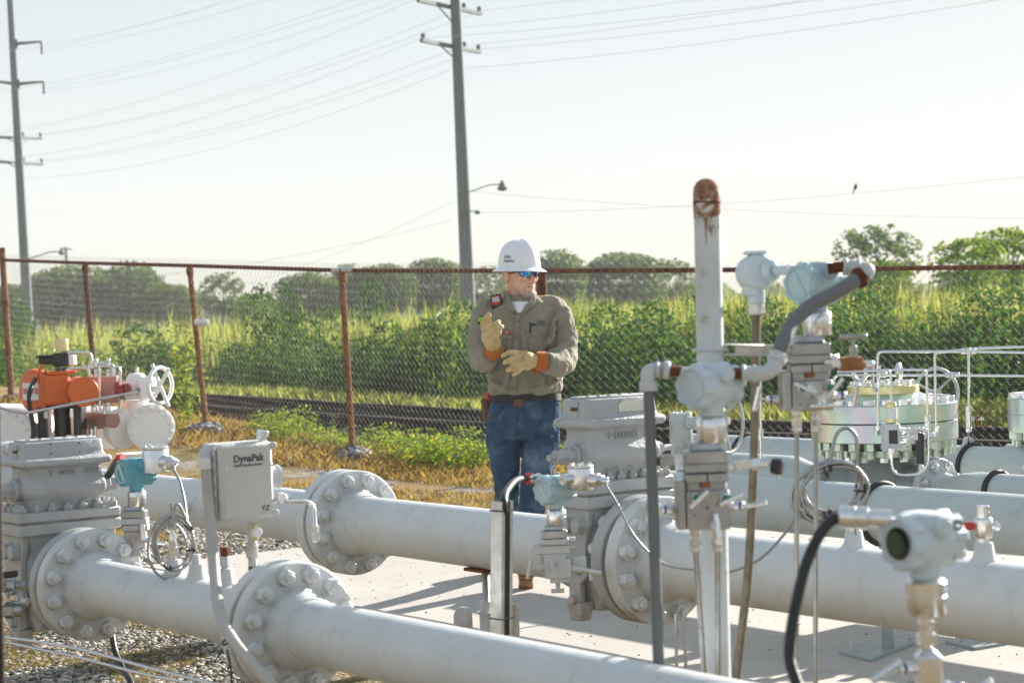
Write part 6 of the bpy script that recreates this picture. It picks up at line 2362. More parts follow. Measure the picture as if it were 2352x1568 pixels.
# far line of woods
n = 26000
xx = nr.uniform(-100, 2450, n); Zf = nr.uniform(230, 300, n)
top = 4.2 + .9 * np.sin(xx * .017) + .8 * np.sin(xx * .043 + 1) + .5 * np.sin(xx * .11)
X_ = (xx - 1176) / FPX * Zf
p = np.stack([X_, Zf, top * .72 * nr.uniform(0, 1, n) ** .7], 1)
stuff('far_woods', leaf_quads(p, 1.5, .2, .8), 4, M['leaft'])

# distant houses and parked vehicles between the trees
M['wall'] = plain('pale_siding', (.55, .56, .58), .8, scale=2)
M['roofm'] = plain('grey_roof', (.22, .22, .23), .8, scale=2)


def house(x, y, Z, w, h, d, label, rz):
    t = thing('house', label, 'house', at(x, y, Z))
    b = t.location; ex = V((math.cos(rz), math.sin(rz), 0)); ey = V((-math.sin(rz), math.cos(rz), 0))
    mb = MB(); mb.box(b + Zv * (h / 2 - .4), (w / 2, d / 2, h / 2 + .4), (ex, ey, Zv)); part('wall', mb, M['wall'], t)
    mb = MB(); mb.loft([[b + ex * a * (w / 2 + .4) + ey * (d / 2 + .4) * s + Zv * h for s, a in ((-1, -1), (-1, 1), (1, 1), (1, -1))], [b + ex * a * (w / 2 + .4) + ey * .05 * s + Zv * (h + 1.5) for s, a in ((-1, -1), (-1, 1), (1, 1), (1, -1))]])
    part('roof', mb, M['roofm'], t)
    for i in (-.3, .3):
        mb = MB(); mb.box(b + ex * w * i - ey * (d / 2 + .02) + Zv * h * .55, (.5, .05, .6), (ex, ey, Zv)); part('window', mb, M['glass_d'], t)


house(235, 762, 150, 9, 2.6, 7, 'pale low house between the left trees, right of the thin pole', .1)
house(55, 765, 150, 6, 2.2, 6, 'pale shed beside the foot of the left utility pole', .1)
house(930, 717, 170, 6, 1.3, 5, 'small pale house glimpsed between the trees left of the tall pole', -.1)
for x, lb in ((150, 'left of the two white cars parked by the far trees'), (188, 'right of the two white cars parked by the far trees')):
    t = thing('parked_car', lb, 'car', at(x, 762, 145)); b = t.location
    mb = MB(); mb.loft([rrect(b, X, Y, 2.1, .85, .3, b.z + .35), rrect(b, X, Y, 2.15, .88, .3, b.z + .6), rrect(b, X, Y, 2.1, .86, .3, b.z + .9), rrect(b, X, Y, 1.3, .75, .25, b.z + 1.4), rrect(b, X, Y, 1.1, .7, .2, b.z + 1.48)]); part('body', mb, M['white'], t)
    for s_ in (-1, 1):
        mb = MB(); q = b + X * s_ * 1.3 - Y * .8 + Zv * .33; mb.cyl(q, q + Y * .2, .33, 16); part('wheel', mb, M['rubber'], t)
    mb = MB(); mb.box(b + Zv * 1.13 - Y * .80, (1.1, .05, .17)); part('window', mb, M['glass_d'], t)

# ------------------------------------------------------------------ loose stones and dead grass inside the fence
ico = bmesh.new(); bmesh.ops.create_icosphere(ico, subdivisions=1, radius=1)
IV = np.array([v.co[:] for v in ico.verts]); IF = np.array([[v.index for v in f.verts] for f in ico.faces]); ico.free()


def stones(n, pos, smin, smax, m, name, r=nr):
    a = r.uniform(0, 6.28, n); b = r.normal(0, .35, n)
    s = np.exp(r.uniform(np.log(smin), np.log(smax), n))
    sc = np.stack([s, s * r.uniform(.6, .95, n), s * r.uniform(.35, .65, n)], 1)
    jit = 1 + r.uniform(-.22, .22, (n, len(IV), 1))
    v = IV[None] * jit * sc[:, None, :]
    y, z = v[..., 1] * np.cos(b)[:, None] - v[..., 2] * np.sin(b)[:, None], v[..., 1] * np.sin(b)[:, None] + v[..., 2] * np.cos(b)[:, None]
    x = v[..., 0] * np.cos(a)[:, None] - y * np.sin(a)[:, None]; y = v[..., 0] * np.sin(a)[:, None] + y * np.cos(a)[:, None]
    v = np.stack([x, y, z], -1) + pos[:, None, :]
    f = (IF[None] + (np.arange(n) * len(IV))[:, None, None]).reshape(-1, 3)
    base = np.array([pos[:, 0].mean(), pos[:, 1].mean(), 0.])
    me = bpy.data.meshes.new(name)
    vv_ = (v.reshape(-1, 3) - base).astype(np.float32)
    me.vertices.add(len(vv_)); me.loops.add(len(f) * 3); me.polygons.add(len(f))
    me.vertices.foreach_set('co', vv_.ravel()); me.loops.foreach_set('vertex_index', f.astype(np.int32).ravel())
    me.polygons.foreach_set('loop_start', np.arange(0, len(f) * 3, 3, dtype=np.int32)); me.polygons.foreach_set('loop_total', np.full(len(f), 3, np.int32))
    me.update(calc_edges=True); me.materials.append(m)
    o = bpy.data.objects.new(name, me); COL.objects.link(o); o.location = base; o['kind'] = 'stuff'


def stone_mat():
    t = NT('loose_stones')
    g = t.n('ShaderNodeNewGeometry')
    col = t.ramp(g.outputs['Random Per Island'], [(.0, (.06, .052, .042)), (.35, (.19, .17, .14)), (.7, (.36, .33, .28)), (.92, (.52, .48, .42)), (1, (.36, .25, .15))])
    t.bsdf(col, .85, 0, t.bump(t.noise(120, 3), .002), .2)
    return t.m


M['stone'] = stone_mat()


def scatter_px(n, x0, x1, y0, y1):
    """random ground points whose density is even on the ground"""
    P_ = [gp(x, y, -.03) for x in (x0, x1) for y in (y0, y1)]
    xs, ys = [q.x for q in P_], [q.y for q in P_]
    p = np.stack([nr.uniform(min(xs), max(xs), n), nr.uniform(min(ys), max(ys), n)], 1)
    h_ = h_all(p[:, 0], p[:, 1])
    keep = ((p - np.array([L1.x, L1.y])) @ np.array([VF.x, VF.y])) < vv[0] + 20
    u_ = (p - np.array([L1.x, L1.y])) @ np.array([UF.x, UF.y]); v_ = (p - np.array([L1.x, L1.y])) @ np.array([VF.x, VF.y])
    onslab = (u_ < a0 + .02) & (v_ > vv[0] - .02)
    return np.concatenate([p, h_[:, None]], 1)[~onslab]


stones(len(q_ := scatter_px(21000, -40, 720, 1400, 1640)), q_ + np.array([0, 0, .006]), .007, .022, M['stone'], 'loose_gravel')
stones(len(q_ := scatter_px(26000, 260, 760, 1135, 1330)), q_ + np.array([0, 0, .008]), .010, .028, M['stone'], 'loose_gravel')
q_ = np.concatenate([offs(TP, nr.uniform(0, len(TP) - 1, 16000), nr.uniform(-2.4, -.2, 16000))]); q_[:, 2] = -.26 - np.clip((1.2 - (nr.uniform(0, 1, len(q_)) * 0 + 1)), 0, 1) * 0
o_ = nr.uniform(-2.3, -.1, 16000); q_ = offs(TP, nr.uniform(0, len(TP) - 1, 16000), o_); q_[:, 2] += -np.interp(-o_, [0, .55, 1.5, 2.2], [.22, .23, .45, .74])
stones(len(q_), q_, .02, .05, M['stone'], 'track_ballast')


# grit and crumbs on the concrete
P_ = [uv(*q) for q in zip(nr.uniform(jo - 3, eu - .1, 900), nr.uniform(vv[0] + .05, vv[0] + 3.8, 900))]
stones(900, np.array([tuple(p) for p in P_]) + np.array([0, 0, .002]), .002, .007, M['stone'], 'grit')


def tufts(n, reg, h0, h1, w, thr, sc=.9, seed=0):
    p = scatter_px(n, *reg)
    f = np.sin(p[:, 0] * 2.1 * sc + seed) + np.sin(p[:, 1] * 1.7 * sc + 1.3 * np.sin(p[:, 0] * 1.3 + seed)) + .6 * np.sin(p[:, 0] * 5.1 + p[:, 1] * 4.3)
    p = p[f > thr]
    return blades(p, nr.uniform(h0, h1, len(p)), w, 1.2)


stuff('moss', tufts(80000, (-40, 620, 1430, 1620), .006, .022, .0030, .35, 3.6, 1), 5, M['moss'])
stuff('dead_grass', np.concatenate([tufts(70000, (330, 1320, 985, 1180), .015, .055, .006, .05, .55, 2), tufts(26000, (250, 760, 1150, 1280), .02, .05, .004, 1.2, 1.2, 3)]), 5, M['straw'])
n = 9000
p = offs([V((p.x, p.y, 0)) for p in bots[:5]], nr.uniform(0, 4, n), nr.uniform(-.9, .8, n)); p[:, 2] = h_all(p[:, 0], p[:, 1])
stuff('dead_grass', blades(p, nr.uniform(.03, .12, n), .006, 1.2), 5, M['straw'])
# ------------------------------------------------------------------ the man
ZM = 10.38
KM = ZM / FPX
from mathutils.bvhtree import BVHTree


def mp(x, y, dz=0.0):
    return at(x, y, ZM) + Y * dz


man = thing('person', 'man in a white helmet, mirrored sunglasses, tan work shirt and jeans walking behind the pipes', 'person', gp(1195, 1340))


def cloth(name, c, c2, sc, rough, bump_d, weave=900):
    t = NT(name)
    a, b = t.noise(sc, 5, .6), t.noise(sc * 5, 4, .6)
    col = t.mix(t.ramp(a, [(.35, 0.0), (.65, 1.0)]), c, c2)
    col = t.mix(t.math('MULTIPLY', b, .25), col, tuple(v * .6 for v in c))
    f = t.noise(16, 3, .5, None, .8)
    t.bsdf(col, rough, 0, t.bump(f, bump_d, 1, t.bump(t.noise(weave, 2), .0004)), .15, **{'Sheen Weight': .15})
    return t.m


M['shirt'] = cloth('tan_work_shirt', (.285, .262, .20), (.24, .22, .168), 9, .9, .018)
M['shirtd'] = plain('shirt_seam', (.10, .085, .06), .9)
M['skin'] = cloth('skin', (.82, .50, .37), (.74, .41, .29), 22, .5, .002)
M['glove'] = cloth('pale_leather_glove', (.62, .47, .24), (.50, .36, .17), 30, .7, .006)
M['cuff'] = cloth('orange_suede_cuff', (.50, .155, .02), (.40, .11, .015), 25, .9, .006)
M['tee'] = plain('white_cotton', (.75, .75, .77), .9)
M['leather'] = plain('brown_leather', (.11, .045, .022), .55, scale=20, var=.3)
M['beltm'] = plain('dark_leather_belt', (.010, .008, .008), .6)
M['boot'] = plain('tan_boot', (.42, .22, .10), .8, scale=20, var=.25)
M['helm'] = plain('white_helmet_shell', (.80, .80, .84), .22, bump=.00005, var=.01)
M['hair'] = plain('grey_beard', (.46, .38, .33), .9, scale=120, var=.35, bump=.002)


def denim():
    t = NT('blue_denim')
    a, b = t.noise(5, 5, .6), t.noise(38, 5, .65)
    st = t.n('ShaderNodeMapping'); st.inputs['Scale'].default_value = (1, 1, .22); t.l(t.co(), st.inputs['Vector'])
    c = t.noise(60, 4, .6, st.outputs[0])
    col = t.ramp(a, [(.36, (.018, .040, .075)), (.52, (.050, .094, .150)), (.68, (.17, .235, .30))])
    col = t.mix(t.math('MULTIPLY', c, .45), col, (.03, .06, .13))
    f = t.noise(13, 3, .5, None, 1.0)
    t.bsdf(col, .9, 0, t.bump(f, .022, 1, t.bump(b, .002)), .1)
    return t.m


M['denim'] = denim()


def mirror():
    t = NT('mirrored_blue_lens')
    a = t.noise(28, 2, .4, None, .8)
    t.bsdf(t.ramp(a, [(.36, (.015, .03, .32)), (.5, (.03, .12, .62)), (.6, (.05, .45, .75)), (.7, (.30, .75, .85))]), .05, 1.0)
    return t.m


M['lens'] = mirror()


def organic(name, mb, m, parent, vox=.007, smooth=6, disp=(), bake=True):
    base = root_of(parent).location
    me = bpy.data.meshes.new(name)
    me.from_pydata([tuple(p - base) for p in mb.v], [], mb.f)
    bm = bmesh.new(); bm.from_mesh(me); bmesh.ops.recalc_face_normals(bm, faces=bm.faces); bm.to_mesh(me); bm.free()
    me.materials.append(m)
    o = bpy.data.objects.new(name, me); COL.objects.link(o); o.parent = parent
    r = o.modifiers.new('remesh', 'REMESH'); r.mode = 'VOXEL'; r.voxel_size = vox; r.use_smooth_shade = True
    s = o.modifiers.new('smooth', 'SMOOTH'); s.iterations = smooth; s.factor = .5
    for sz, st in disp:
        tx = bpy.data.textures.new(name, 'CLOUDS'); tx.noise_scale = sz; tx.noise_depth = 1
        d = o.modifiers.new('folds', 'DISPLACE'); d.texture = tx; d.strength = st; d.mid_level = .5
    if bake:
        dg = bpy.context.evaluated_depsgraph_get()
        new = bpy.data.meshes.new_from_object(o.evaluated_get(dg))
        o.modifiers.clear(); o.data = new
        new.materials.clear(); new.materials.append(m)
        new.polygons.foreach_set('use_smooth', [True] * len(new.polygons))
    return o


def ering(c, ax, ay, rx, ry, n=20, e=2.3):
    out = []
    for i in range(n):
        a = 2 * math.pi * i / n
        ca, sa = math.cos(a), math.sin(a)
        out.append(c + ax * (rx * math.copysign(abs(ca) ** (2 / e), ca)) + ay * (ry * math.copysign(abs(sa) ** (2 / e), sa)))
    return out


# shirt
mb = MB()
mb.loft([ering(mp(x, y, dz), X, Y, hw, hd) for x, y, dz, hw, hd in ((1193, 679, .02, .07, .065), (1194, 687, .015, .125, .085), (1195, 697, .01, .178, .1), (1195, 712, .0, .195, .115), (1198, 745, .0, .195, .128), (1201, 790, 0, .19, .135), (1205, 835, 0, .19, .138), (1206, 868, 0, .20, .148), (1207, 888, 0, .20, .15), (1207, 902, 0, .19, .140), (1207, 910, 0, .17, .12))])
mb.tube([mp(1160, 704, .01), mp(1132, 708, .01), mp(1113, 728, .0), mp(1105, 770, -.02), mp(1106, 818, -.05)], [.05, .058, .069, .070, .066], 16, 5)
mb.tube([mp(1107, 812, -.03), mp(1109, 822, -.08), mp(1116, 822, -.17), mp(1128, 811, -.235)], [.066, .068, .062, .054], 16, 5)
mb.tube([mp(1230, 698, .01), mp(1258, 702, .01), mp(1279, 722, .0), mp(1293, 767, -.01), mp(1296, 815, -.05)], [.05, .060, .075, .076, .070], 16, 5)
mb.tube([mp(1296, 808, -.03), mp(1293, 826, -.09), mp(1278, 836, -.18), mp(1250, 829, -.245)], [.071, .073, .065, .054], 16, 5)
# fold ridges
g = random.Random(3)
for pts, r_ in (([(1276, 748, -.11), (1258, 788, -.135), (1232, 810, -.13)], .015), ([(1308, 778, -.09), (1288, 797, -.13), (1258, 807, -.17)], .014), ([(1308, 806, -.13), (1290, 822, -.165), (1268, 824, -.195)], .014), ([(1290, 715, -.06), (1272, 735, -.10), (1262, 770, -.125)], .013),
                ([(1094, 775, -.07), (1103, 797, -.12), (1113, 806, -.17)], .014), ([(1098, 834, -.10), (1112, 834, -.18), (1122, 829, -.22)], .014), ([(1125, 870, -.12), (1150, 890, -.15), (1170, 897, -.15)], .02), ([(1215, 893, -.155), (1250, 888, -.14), (1285, 870, -.09)], .022),
                ([(1170, 850, -.145), (1162, 875, -.15), (1150, 897, -.14)], .016), ([(1238, 845, -.14), (1244, 872, -.145), (1240, 897, -.14)], .016), ([(1120, 730, -.10), (1145, 770, -.13), (1160, 830, -.145)], .014)):
    mb.tube([mp(*p) for p in pts], [r_ * .5, r_, r_ * .5], 8, 5)
shirt = organic('shirt', mb, M['shirt'], man, .0065, 4, ((.10, .022), (.045, .013), (.02, .003)))
base = man.location
sv = [V(v.co) + base for v in shirt.data.vertices]
BV = BVHTree.FromPolygons(sv, [tuple(p.vertices) for p in shirt.data.polygons])


def hit(x, y, off=.002, bv=None):
    d = (at(x, y, 1.0) - CAM).normalized()
    loc, nrm, _, _ = (bv or BV).ray_cast(CAM, d)
    if loc is None:
        loc = mp(x, y, -.1); nrm = -Y
    return loc - d * off


def patch(name, quad, m, parent, off=.004, nx=8, ny=8, thick=.004, bv=None):
    """cloth piece lying on the shirt: quad = four photo points tl tr br bl"""
    (ax, ay), (bx, by), (cx, cy), (dx, dy) = quad
    f, b = [], []
    for j in range(ny + 1):
        for i in range(nx + 1):
            u, v = i / nx, j / ny
            x = (ax * (1 - u) + bx * u) * (1 - v) + (dx * (1 - u) + cx * u) * v
            y = (ay * (1 - u) + by * u) * (1 - v) + (dy * (1 - u) + cy * u) * v
            f.append(hit(x, y, off, bv)); b.append(hit(x, y, off - thick, bv))
    n = nx + 1
    k = len(f)
    fs = []
    for j in range(ny):
        for i in range(nx):
            q = [j * n + i, j * n + i + 1, (j + 1) * n + i + 1, (j + 1) * n + i]
            fs.append(q); fs.append([t + k for t in q[::-1]])
    edge = [i for i in range(n)] + [j * n + nx for j in range(1, ny + 1)] + [ny * n + i for i in range(nx - 1, -1, -1)] + [j * n for j in range(ny - 1, 0, -1)]
    for p, q in zip(edge, edge[1:] + edge[:1]):
        fs.append([p, q, q + k, p + k])
    mb = MB(); mb.add(f + b, fs)
    return part(name, mb, m, parent)


pk = patch('placket', [(1184, 722), (1197, 722), (1186, 903), (1172, 903)], M['shirt'], shirt, .007, 3, 24, .006)
for x, y in ((1191, 738), (1187.5, 777), (1178.5, 893), (1184, 815)):
    mb = MB(); q = hit(x, y, .009); mb.cyl(q, q - Y * .002, .0055, 12)
    part('button', mb, M['shirtd'], pk)
pf_ = patch('pocket_flap', [(1210, 749), (1268, 747), (1267, 770), (1211, 773)], M['shirt'], shirt, .009, 10, 6, .007)
patch('pocket', [(1212, 771), (1266, 769), (1262, 803), (1214, 806)], M['shirt'], shirt, .006, 10, 8, .005)
patch('pocket_flap', [(1145, 769), (1176, 767), (1174, 778), (1143, 784)], M['shirt'], shirt, .008, 8, 5, .007)
patch('pocket', [(1146, 783), (1175, 778), (1174, 806), (1150, 806)], M['shirt'], shirt, .006, 8, 8, .005)
ns = patch('name_strip', [(1156, 762), (1174.5, 759), (1174.5, 765), (1156, 768.5)], M['red'], shirt, .006, 5, 2, .003)
mb = MB(); mb.tube([hit(1161, 764.5, .008), hit(1165, 763, .008), hit(1169, 763.5, .008)], .0016, 5); part('stitching', mb, M['tee'], ns)
M['lime'] = plain('lime_patch', (.42, .75, .05), .7)
ap = patch('arm_patch', [(1099, 727), (1110, 724), (1108, 741), (1097, 745)], M['black'], shirt, .004, 4, 4, .003)
mb = MB()
for x in (1100.5, 1104, 1107.5):
    mb.tube([hit(x - .6, 728, .007), hit(x + 1, 732, .007), hit(x - 1, 735, .007), hit(x + .4, 739, .007)], .0030, 6)
part('patch_figure', mb, M['lime'], ap)
text('Delta', .0185, hit(1235, 741, .010), X, Zv, M['ink'], shirt, 'lettering', .0004, 'LEFT', .02)
text('Utilities', .0135, hit(1235, 746, .010), X, Zv, M['ink'], shirt, 'lettering', .0004, 'LEFT', .02)
mb = MB(); q = hit(1229, 742, .006); mb.prism([(-.008, -.004), (.008, -.004), (.004, .004), (0, .008), (-.004, .004)], q, X, Zv, -Y, .002); part('emblem', mb, M['tblue2'], shirt)
mb = MB(); q = hit(1219, 744, .012); mb.tube([q + Zv * .008, hit(1217.5, 765, .016)], .0042, 8); mb.box(q + X * .012 - Zv * .002, (.016, .003, .004), ch=.001)
solo('pen', mb, M['black'], 'black pen clipped to the shirt pocket of the man', 'pen')
mb = MB(); mb.box(hit(1268, 771, .006), (.004, .004, .008), ch=.001); part('tab', mb, M['red'], shirt)
# collar and undershirt
mb = MB()
for pl in ([(1160, 664, -.02), (1157, 698, -.075), (1170, 712, -.13), (1187, 717, -.14), (1178, 698, -.125), (1168, 676, -.08)], [(1227, 668, -.02), (1231, 690, -.075), (1221, 705, -.13), (1204, 717, -.14), (1197, 722, -.14), (1209, 701, -.125), (1220, 680, -.08)]):
    mb = MB()
    f = [mp(*p) for p in pl]; b = [p + Y * .012 - Zv * .002 for p in f]
    mb.loft([f, b])
    part('collar', mb, M['shirt'], shirt, .003)
mb = MB(); mb.torus(mp(1194, 675, .015), (Zv + Y * -.35).normalized(), .074, .016, 32, 8); part('collar_band', mb, M['shirt'], shirt)
mb = MB(); mb.loft([ering(mp(1193, 686, -.01), X, (Y + Zv * .5).normalized(), .062, .075), ering(mp(1193, 700, -.025), X, (Y + Zv * .4).normalized(), .055, .08), ering(mp(1192, 716, -.05), X, (Y + Zv * .3).normalized(), .025, .062)])
patch('undershirt', [(1171, 692), (1214, 692), (1197, 718), (1189, 718)], M['tee'], man, .012, 8, 8, .010)

# jeans
mb = MB()
mb.loft([ering(mp(x, y, dz), X, Y, hw, hd) for x, y, dz, hw, hd in ((1205, 898, .0, .172, .12), (1205, 915, .0, .184, .128), (1203, 940, .0, .192, .132), (1201, 970, .0, .195, .135), (1200, 995, .0, .19, .13), (1199, 1008, .0, .16, .11))])
mb.tube([mp(1160, 965, .01), mp(1155, 1005, .01), mp(1160, 1060, .02), mp(1165, 1107, .05), mp(1166, 1160, .12), mp(1160, 1240, .26), mp(1145, 1300, .43)], [.088, .093, .079, .070, .066, .066, .07], 18, 4)
mb.tube([mp(1243, 965, -.01), mp(1242, 1005, -.01), mp(1236, 1060, -.03), mp(1229, 1110, -.05), mp(1222, 1170, -.04), mp(1214, 1250, -.03), mp(1209, 1312, -.02)], [.092, .102, .087, .076, .068, .066, .066], 18, 4)
for pts in ([(1200, 1000, -.12), (1225, 985, -.135), (1262, 970, -.13)], [(1196, 1005, -.10), (1165, 990, -.12), (1135, 985, -.11)], [(1215, 1015, -.11), (1245, 1005, -.12), (1275, 1000, -.10)], [(1145, 1085, -.03), (1165, 1092, -.05), (1185, 1085, -.04)], [(1210, 1085, -.12), (1232, 1093, -.135), (1258, 1085, -.11)], [(1190, 1018, -.08), (1160, 1025, -.09), (1130, 1020, -.06)]):
    mb.tube([mp(*p) for p in pts], [.005, .012, .005], 8, 5)
jeans = organic('jeans', mb, M['denim'], man, .007, 4, ((.07, .018), (.03, .008)))
jv = [V(v.co) + base for v in jeans.data.vertices]
BJ = BVHTree.FromPolygons(jv, [tuple(p.vertices) for p in jeans.data.polygons])
for pts in ([(1246, 931), (1250, 941), (1262, 945), (1284, 943)], [(1160, 927), (1150, 945), (1132, 957), (1124, 958)], [(1202, 938), (1206, 965), (1200, 990)], [(1190, 938), (1188, 970), (1192, 998)]):
    mb = MB(); mb.tube([hit(x, y, .002, BJ) for x, y in pts], .0022, 5, 5); part('seam', mb, M['beltm'], jeans)
mb = MB(); mb.loft([ering(mp(1205, 922, 0), X, (Y - Zv * .06).normalized(), .192, .139, 48), ering(mp(1205, 906, 0), X, (Y - Zv * .06).normalized(), .189, .137, 48)], True)
belt = part('belt', mb, M['beltm'], man)
mb = MB(); mb.box(mp(1190, 922, -.142), (.026, .006, .020), ch=.003); part('buckle', mb, M['leather'], belt)
mb = MB(); mb.box(mp(1117, 942, .0), (.022, .035, .065), ((X + Zv * .1).normalized(), Y, (Zv - X * .1).normalized()), .012); 
hol = solo('tool_pouch', mb, M['leather'], 'brown leather tool pouch on the hip of the man', 'pouch')
mb = MB(); mb.box(mp(1119, 915, -.01), (.012, .02, .03), ch=.004)
solo('screwdriver', mb, M['red'], 'red tool handle sticking out of the leather pouch', 'tool')
# boots
mb = MB()
hx, hy = mp(1207, 1345, -.04), None
u_ = V((.05, -.80, .60)).normalized(); n_ = V((0, -.6, -.8)).normalized()     # toe up, sole facing the camera
sd_ = u_.cross(n_)
def brings(o_, u_, n_):
    s_ = u_.cross(n_).normalized()
    return [ering(o_ + u_ * t - n_ * h, s_, n_, w, d, 20, 2.6) for t, h, w, d in ((-.012, .035, .02, .018), (0, .038, .036, .038), (.05, .042, .040, .042), (.11, .04, .040, .040), (.17, .034, .046, .034), (.23, .028, .048, .028), (.27, .024, .038, .022), (.285, .022, .018, .012))]
mb.loft(brings(hx, u_, n_))
mb.tube([hx + u_ * .05 - n_ * .04, hx + u_ * .045 - n_ * .10 + Zv * .05, mp(1209, 1300, .0)], [.042, .048, .054], 16, 4)
organic('boot', mb, M['boot'], man, .006, 4)
mb = MB()
s_ = u_.cross(n_).normalized()
sole = [(-.012, 0), (-.012, .03), (.0, .038), (.08, .036), (.085, .03), (.10, .030), (.17, .046), (.24, .046), (.28, .02), (.285, 0)]
sole = sole + [(a, -b) for a, b in sole[::-1] if b > 0]
mb.prism(sole, hx + n_ * .002, u_, s_, n_, .014)
mb.prism([(a, b) for a, b in sole if a <= .086], hx + n_ * .016, u_, s_, n_, .012)
so_ = part('sole', mb, plain('boot_sole', (.36, .19, .09), .85, scale=40, var=.3), man)
mb = MB()
for i in range(5):
    mb.box(hx + u_ * (.11 + .035 * i) + n_ * .018, (.006, .032, .003), (u_ + s_ * (.35 if i % 2 else -.35), s_, n_), .001)
part('tread', mb, M['leather'], so_)
mb = MB()
hr = mp(1140, 1322, .50); hr.z = .05
mb.loft(brings(V((hr.x, hr.y + .1, .03)), V((-.12, -.97, -.05)).normalized(), V((0, .05, -1)).normalized()))
mb.tube([V((hr.x, hr.y + .06, .07)), V((hr.x, hr.y + .05, .14)), mp(1146, 1296, .43)], [.042, .048, .054], 16, 4)
organic('boot', mb, M['boot'], man, .007, 4)

# head
HC = mp(1194, 628, 0)
yaw = R_(38)
fd = V((math.sin(yaw), -math.cos(yaw), 0)); rd = V((fd.y, -fd.x, 0))        # rd: viewer's left of the face
rd = -rd if rd.x > 0 else rd


def hp(r, f, z):
    return HC + rd * r + fd * f + Zv * z


mb = MB()
mb.loft([ering(hp(0, (f + b) / 2, z), rd, fd, w, (f - b) / 2, 28, 2.25) for z, w, f, b in ((-.122, .018, .082, .045), (-.115, .030, .090, .02), (-.10, .042, .093, -.01), (-.08, .052, .093, -.05), (-.055, .062, .092, -.072), (-.03, .067, .089, -.086), (-.01, .071, .086, -.094), (.012, .074, .088, -.098), (.04, .076, .090, -.1), (.075, .072, .078, -.098), (.105, .052, .05, -.07), (.118, .02, .01, -.03))])
mb.tube([hp(0, -.02, -.05), hp(0, -.03, -.12), hp(-.01, -.035, -.20)], [.062, .060, .066], 18, 4)
mb.tube([hp(0, .082, .006), hp(0, .100, -.022), hp(0, .113, -.042), hp(0, .098, -.050)], [.009, .011, .0145, .010], 10, 4)
for s in (-1, 1):
    mb.ball(hp(s * .012, .096, -.045), .0095, 10)
    mb.ball(hp(s * .033, .080, -.028), .020, 12); mb.ball(hp(s * .03, .079, .022), .016, 10)
    mb.lathe(hp(s * .070, -.012, -.014), rd * s, [(0, .024), (.006, .030), (.012, .033), (.016, .028), (.017, .012)], 16, None, 0, True, .65)
mb.tube([hp(-.024, .087, -.069), hp(0, .098, -.066), hp(.024, .087, -.069)], [.004, .0062, .004], 8, 4)
mb.tube([hp(-.022, .086, -.079), hp(0, .097, -.079), hp(.022, .086, -.079)], [.004, .0068, .004], 8, 4)
mb.ball(hp(0, .086, -.106), .018, 12)
body = organic('body', mb, M['skin'], man, .0038, 4)
mb = MB(); mb.tube([hp(-.021, .0915, -.0735), hp(0, .1015, -.0730), hp(.021, .0915, -.0735)], .0020, 6, 5)
part('mouth', mb, plain('lip_line', (.16, .05, .04), .6), body)
mb = MB()
mb.loft([ering(hp(0, .075, z), rd, fd, w, d, 20, 2.2) for z, w, d in ((-.131, .012, .012), (-.126, .026, .021), (-.112, .034, .0265), (-.098, .030, .0255), (-.092, .02, .023))])
for s in (-1, 1):
    mb.tube([hp(s * .006, .0985, -.0585), hp(s * .020, .0925, -.0605), hp(s * .031, .082, -.072), hp(s * .034, .076, -.092), hp(s * .028, .078, -.108)], [.002, .003, .0035, .006, .009], 8, 4)
organic('beard', mb, M['hair'], man, .0035, 3, ((.006, .003),))
# short grey hair above the ear
mb = MB()
mb.loft([ering(hp(0, -.024, z), rd, fd, w, d, 28, 2.2) for z, w, d in ((-.045, .064, .060), (-.02, .0725, .0765), (.02, .0778, .0800), (.06, .0775, .08))])
organic('hair', mb, M['hair'], man, .005, 3)
# sunglasses
mb = MB()
for s in (-1, 1):
    mb.tube([hp(s * .004, .104, .010), hp(s * .030, .0975, .014), hp(s * .058, .078, .012), hp(s * .070, .05, .008), hp(s * .0765, .0, .0)], [.0035, .0035, .005, .0045, .003], 8, 4)
    mb.tube([hp(s * .006, .104, .004), hp(s * .016, .102, -.017), hp(s * .040, .0915, -.022), hp(s * .058, .078, -.008), hp(s * .062, .073, .010)], .0028, 8, 5)
fr = part('sunglasses', mb, M['black'], man)
for s in (-1, 1):
    mb = MB()
    top = [hp(s * r, f, z) for r, f, z in ((.006, .1035, .010), (.030, .0985, .013), (.056, .081, .012))]
    mid = [hp(s * r, f, z) for r, f, z in ((.009, .1055, -.004), (.032, .1000, -.005), (.059, .0810, -.001))]
    bot = [hp(s * r, f, z) for r, f, z in ((.016, .1025, -.017), (.038, .0935, -.021), (.056, .080, -.010))]
    vs = catmull(top, 4) + catmull(mid, 4) + catmull(bot, 4)
    bk = [v - fd * .004 for v in vs]
    n = 9
    fs = [[j * n + i, j * n + i + 1, (j + 1) * n + i + 1, (j + 1) * n + i] for j in range(2) for i in range(n - 1)]
    edge = list(range(n)) + [2 * n - 1] + list(range(3 * n - 1, 2 * n - 1, -1)) + [n]
    mb.add(vs + bk, fs + [[q + 27 for q in f[::-1]] for f in fs] + [[a, b, b + 27, a + 27] for a, b in zip(edge, edge[1:] + edge[:1])])
    part('lens', mb, M['lens'], fr)

# helmet
zb_ = .022
tilt = fd * .04
up_ = (Zv + fd * .02 + rd * -.03).normalized()
hf = (fd - up_ * fd.dot(up_)).normalized(); hr_ = up_.cross(hf)
HB0 = hp(0, -.006, zb_)
mb = MB(); rings = []
nn_ = 64


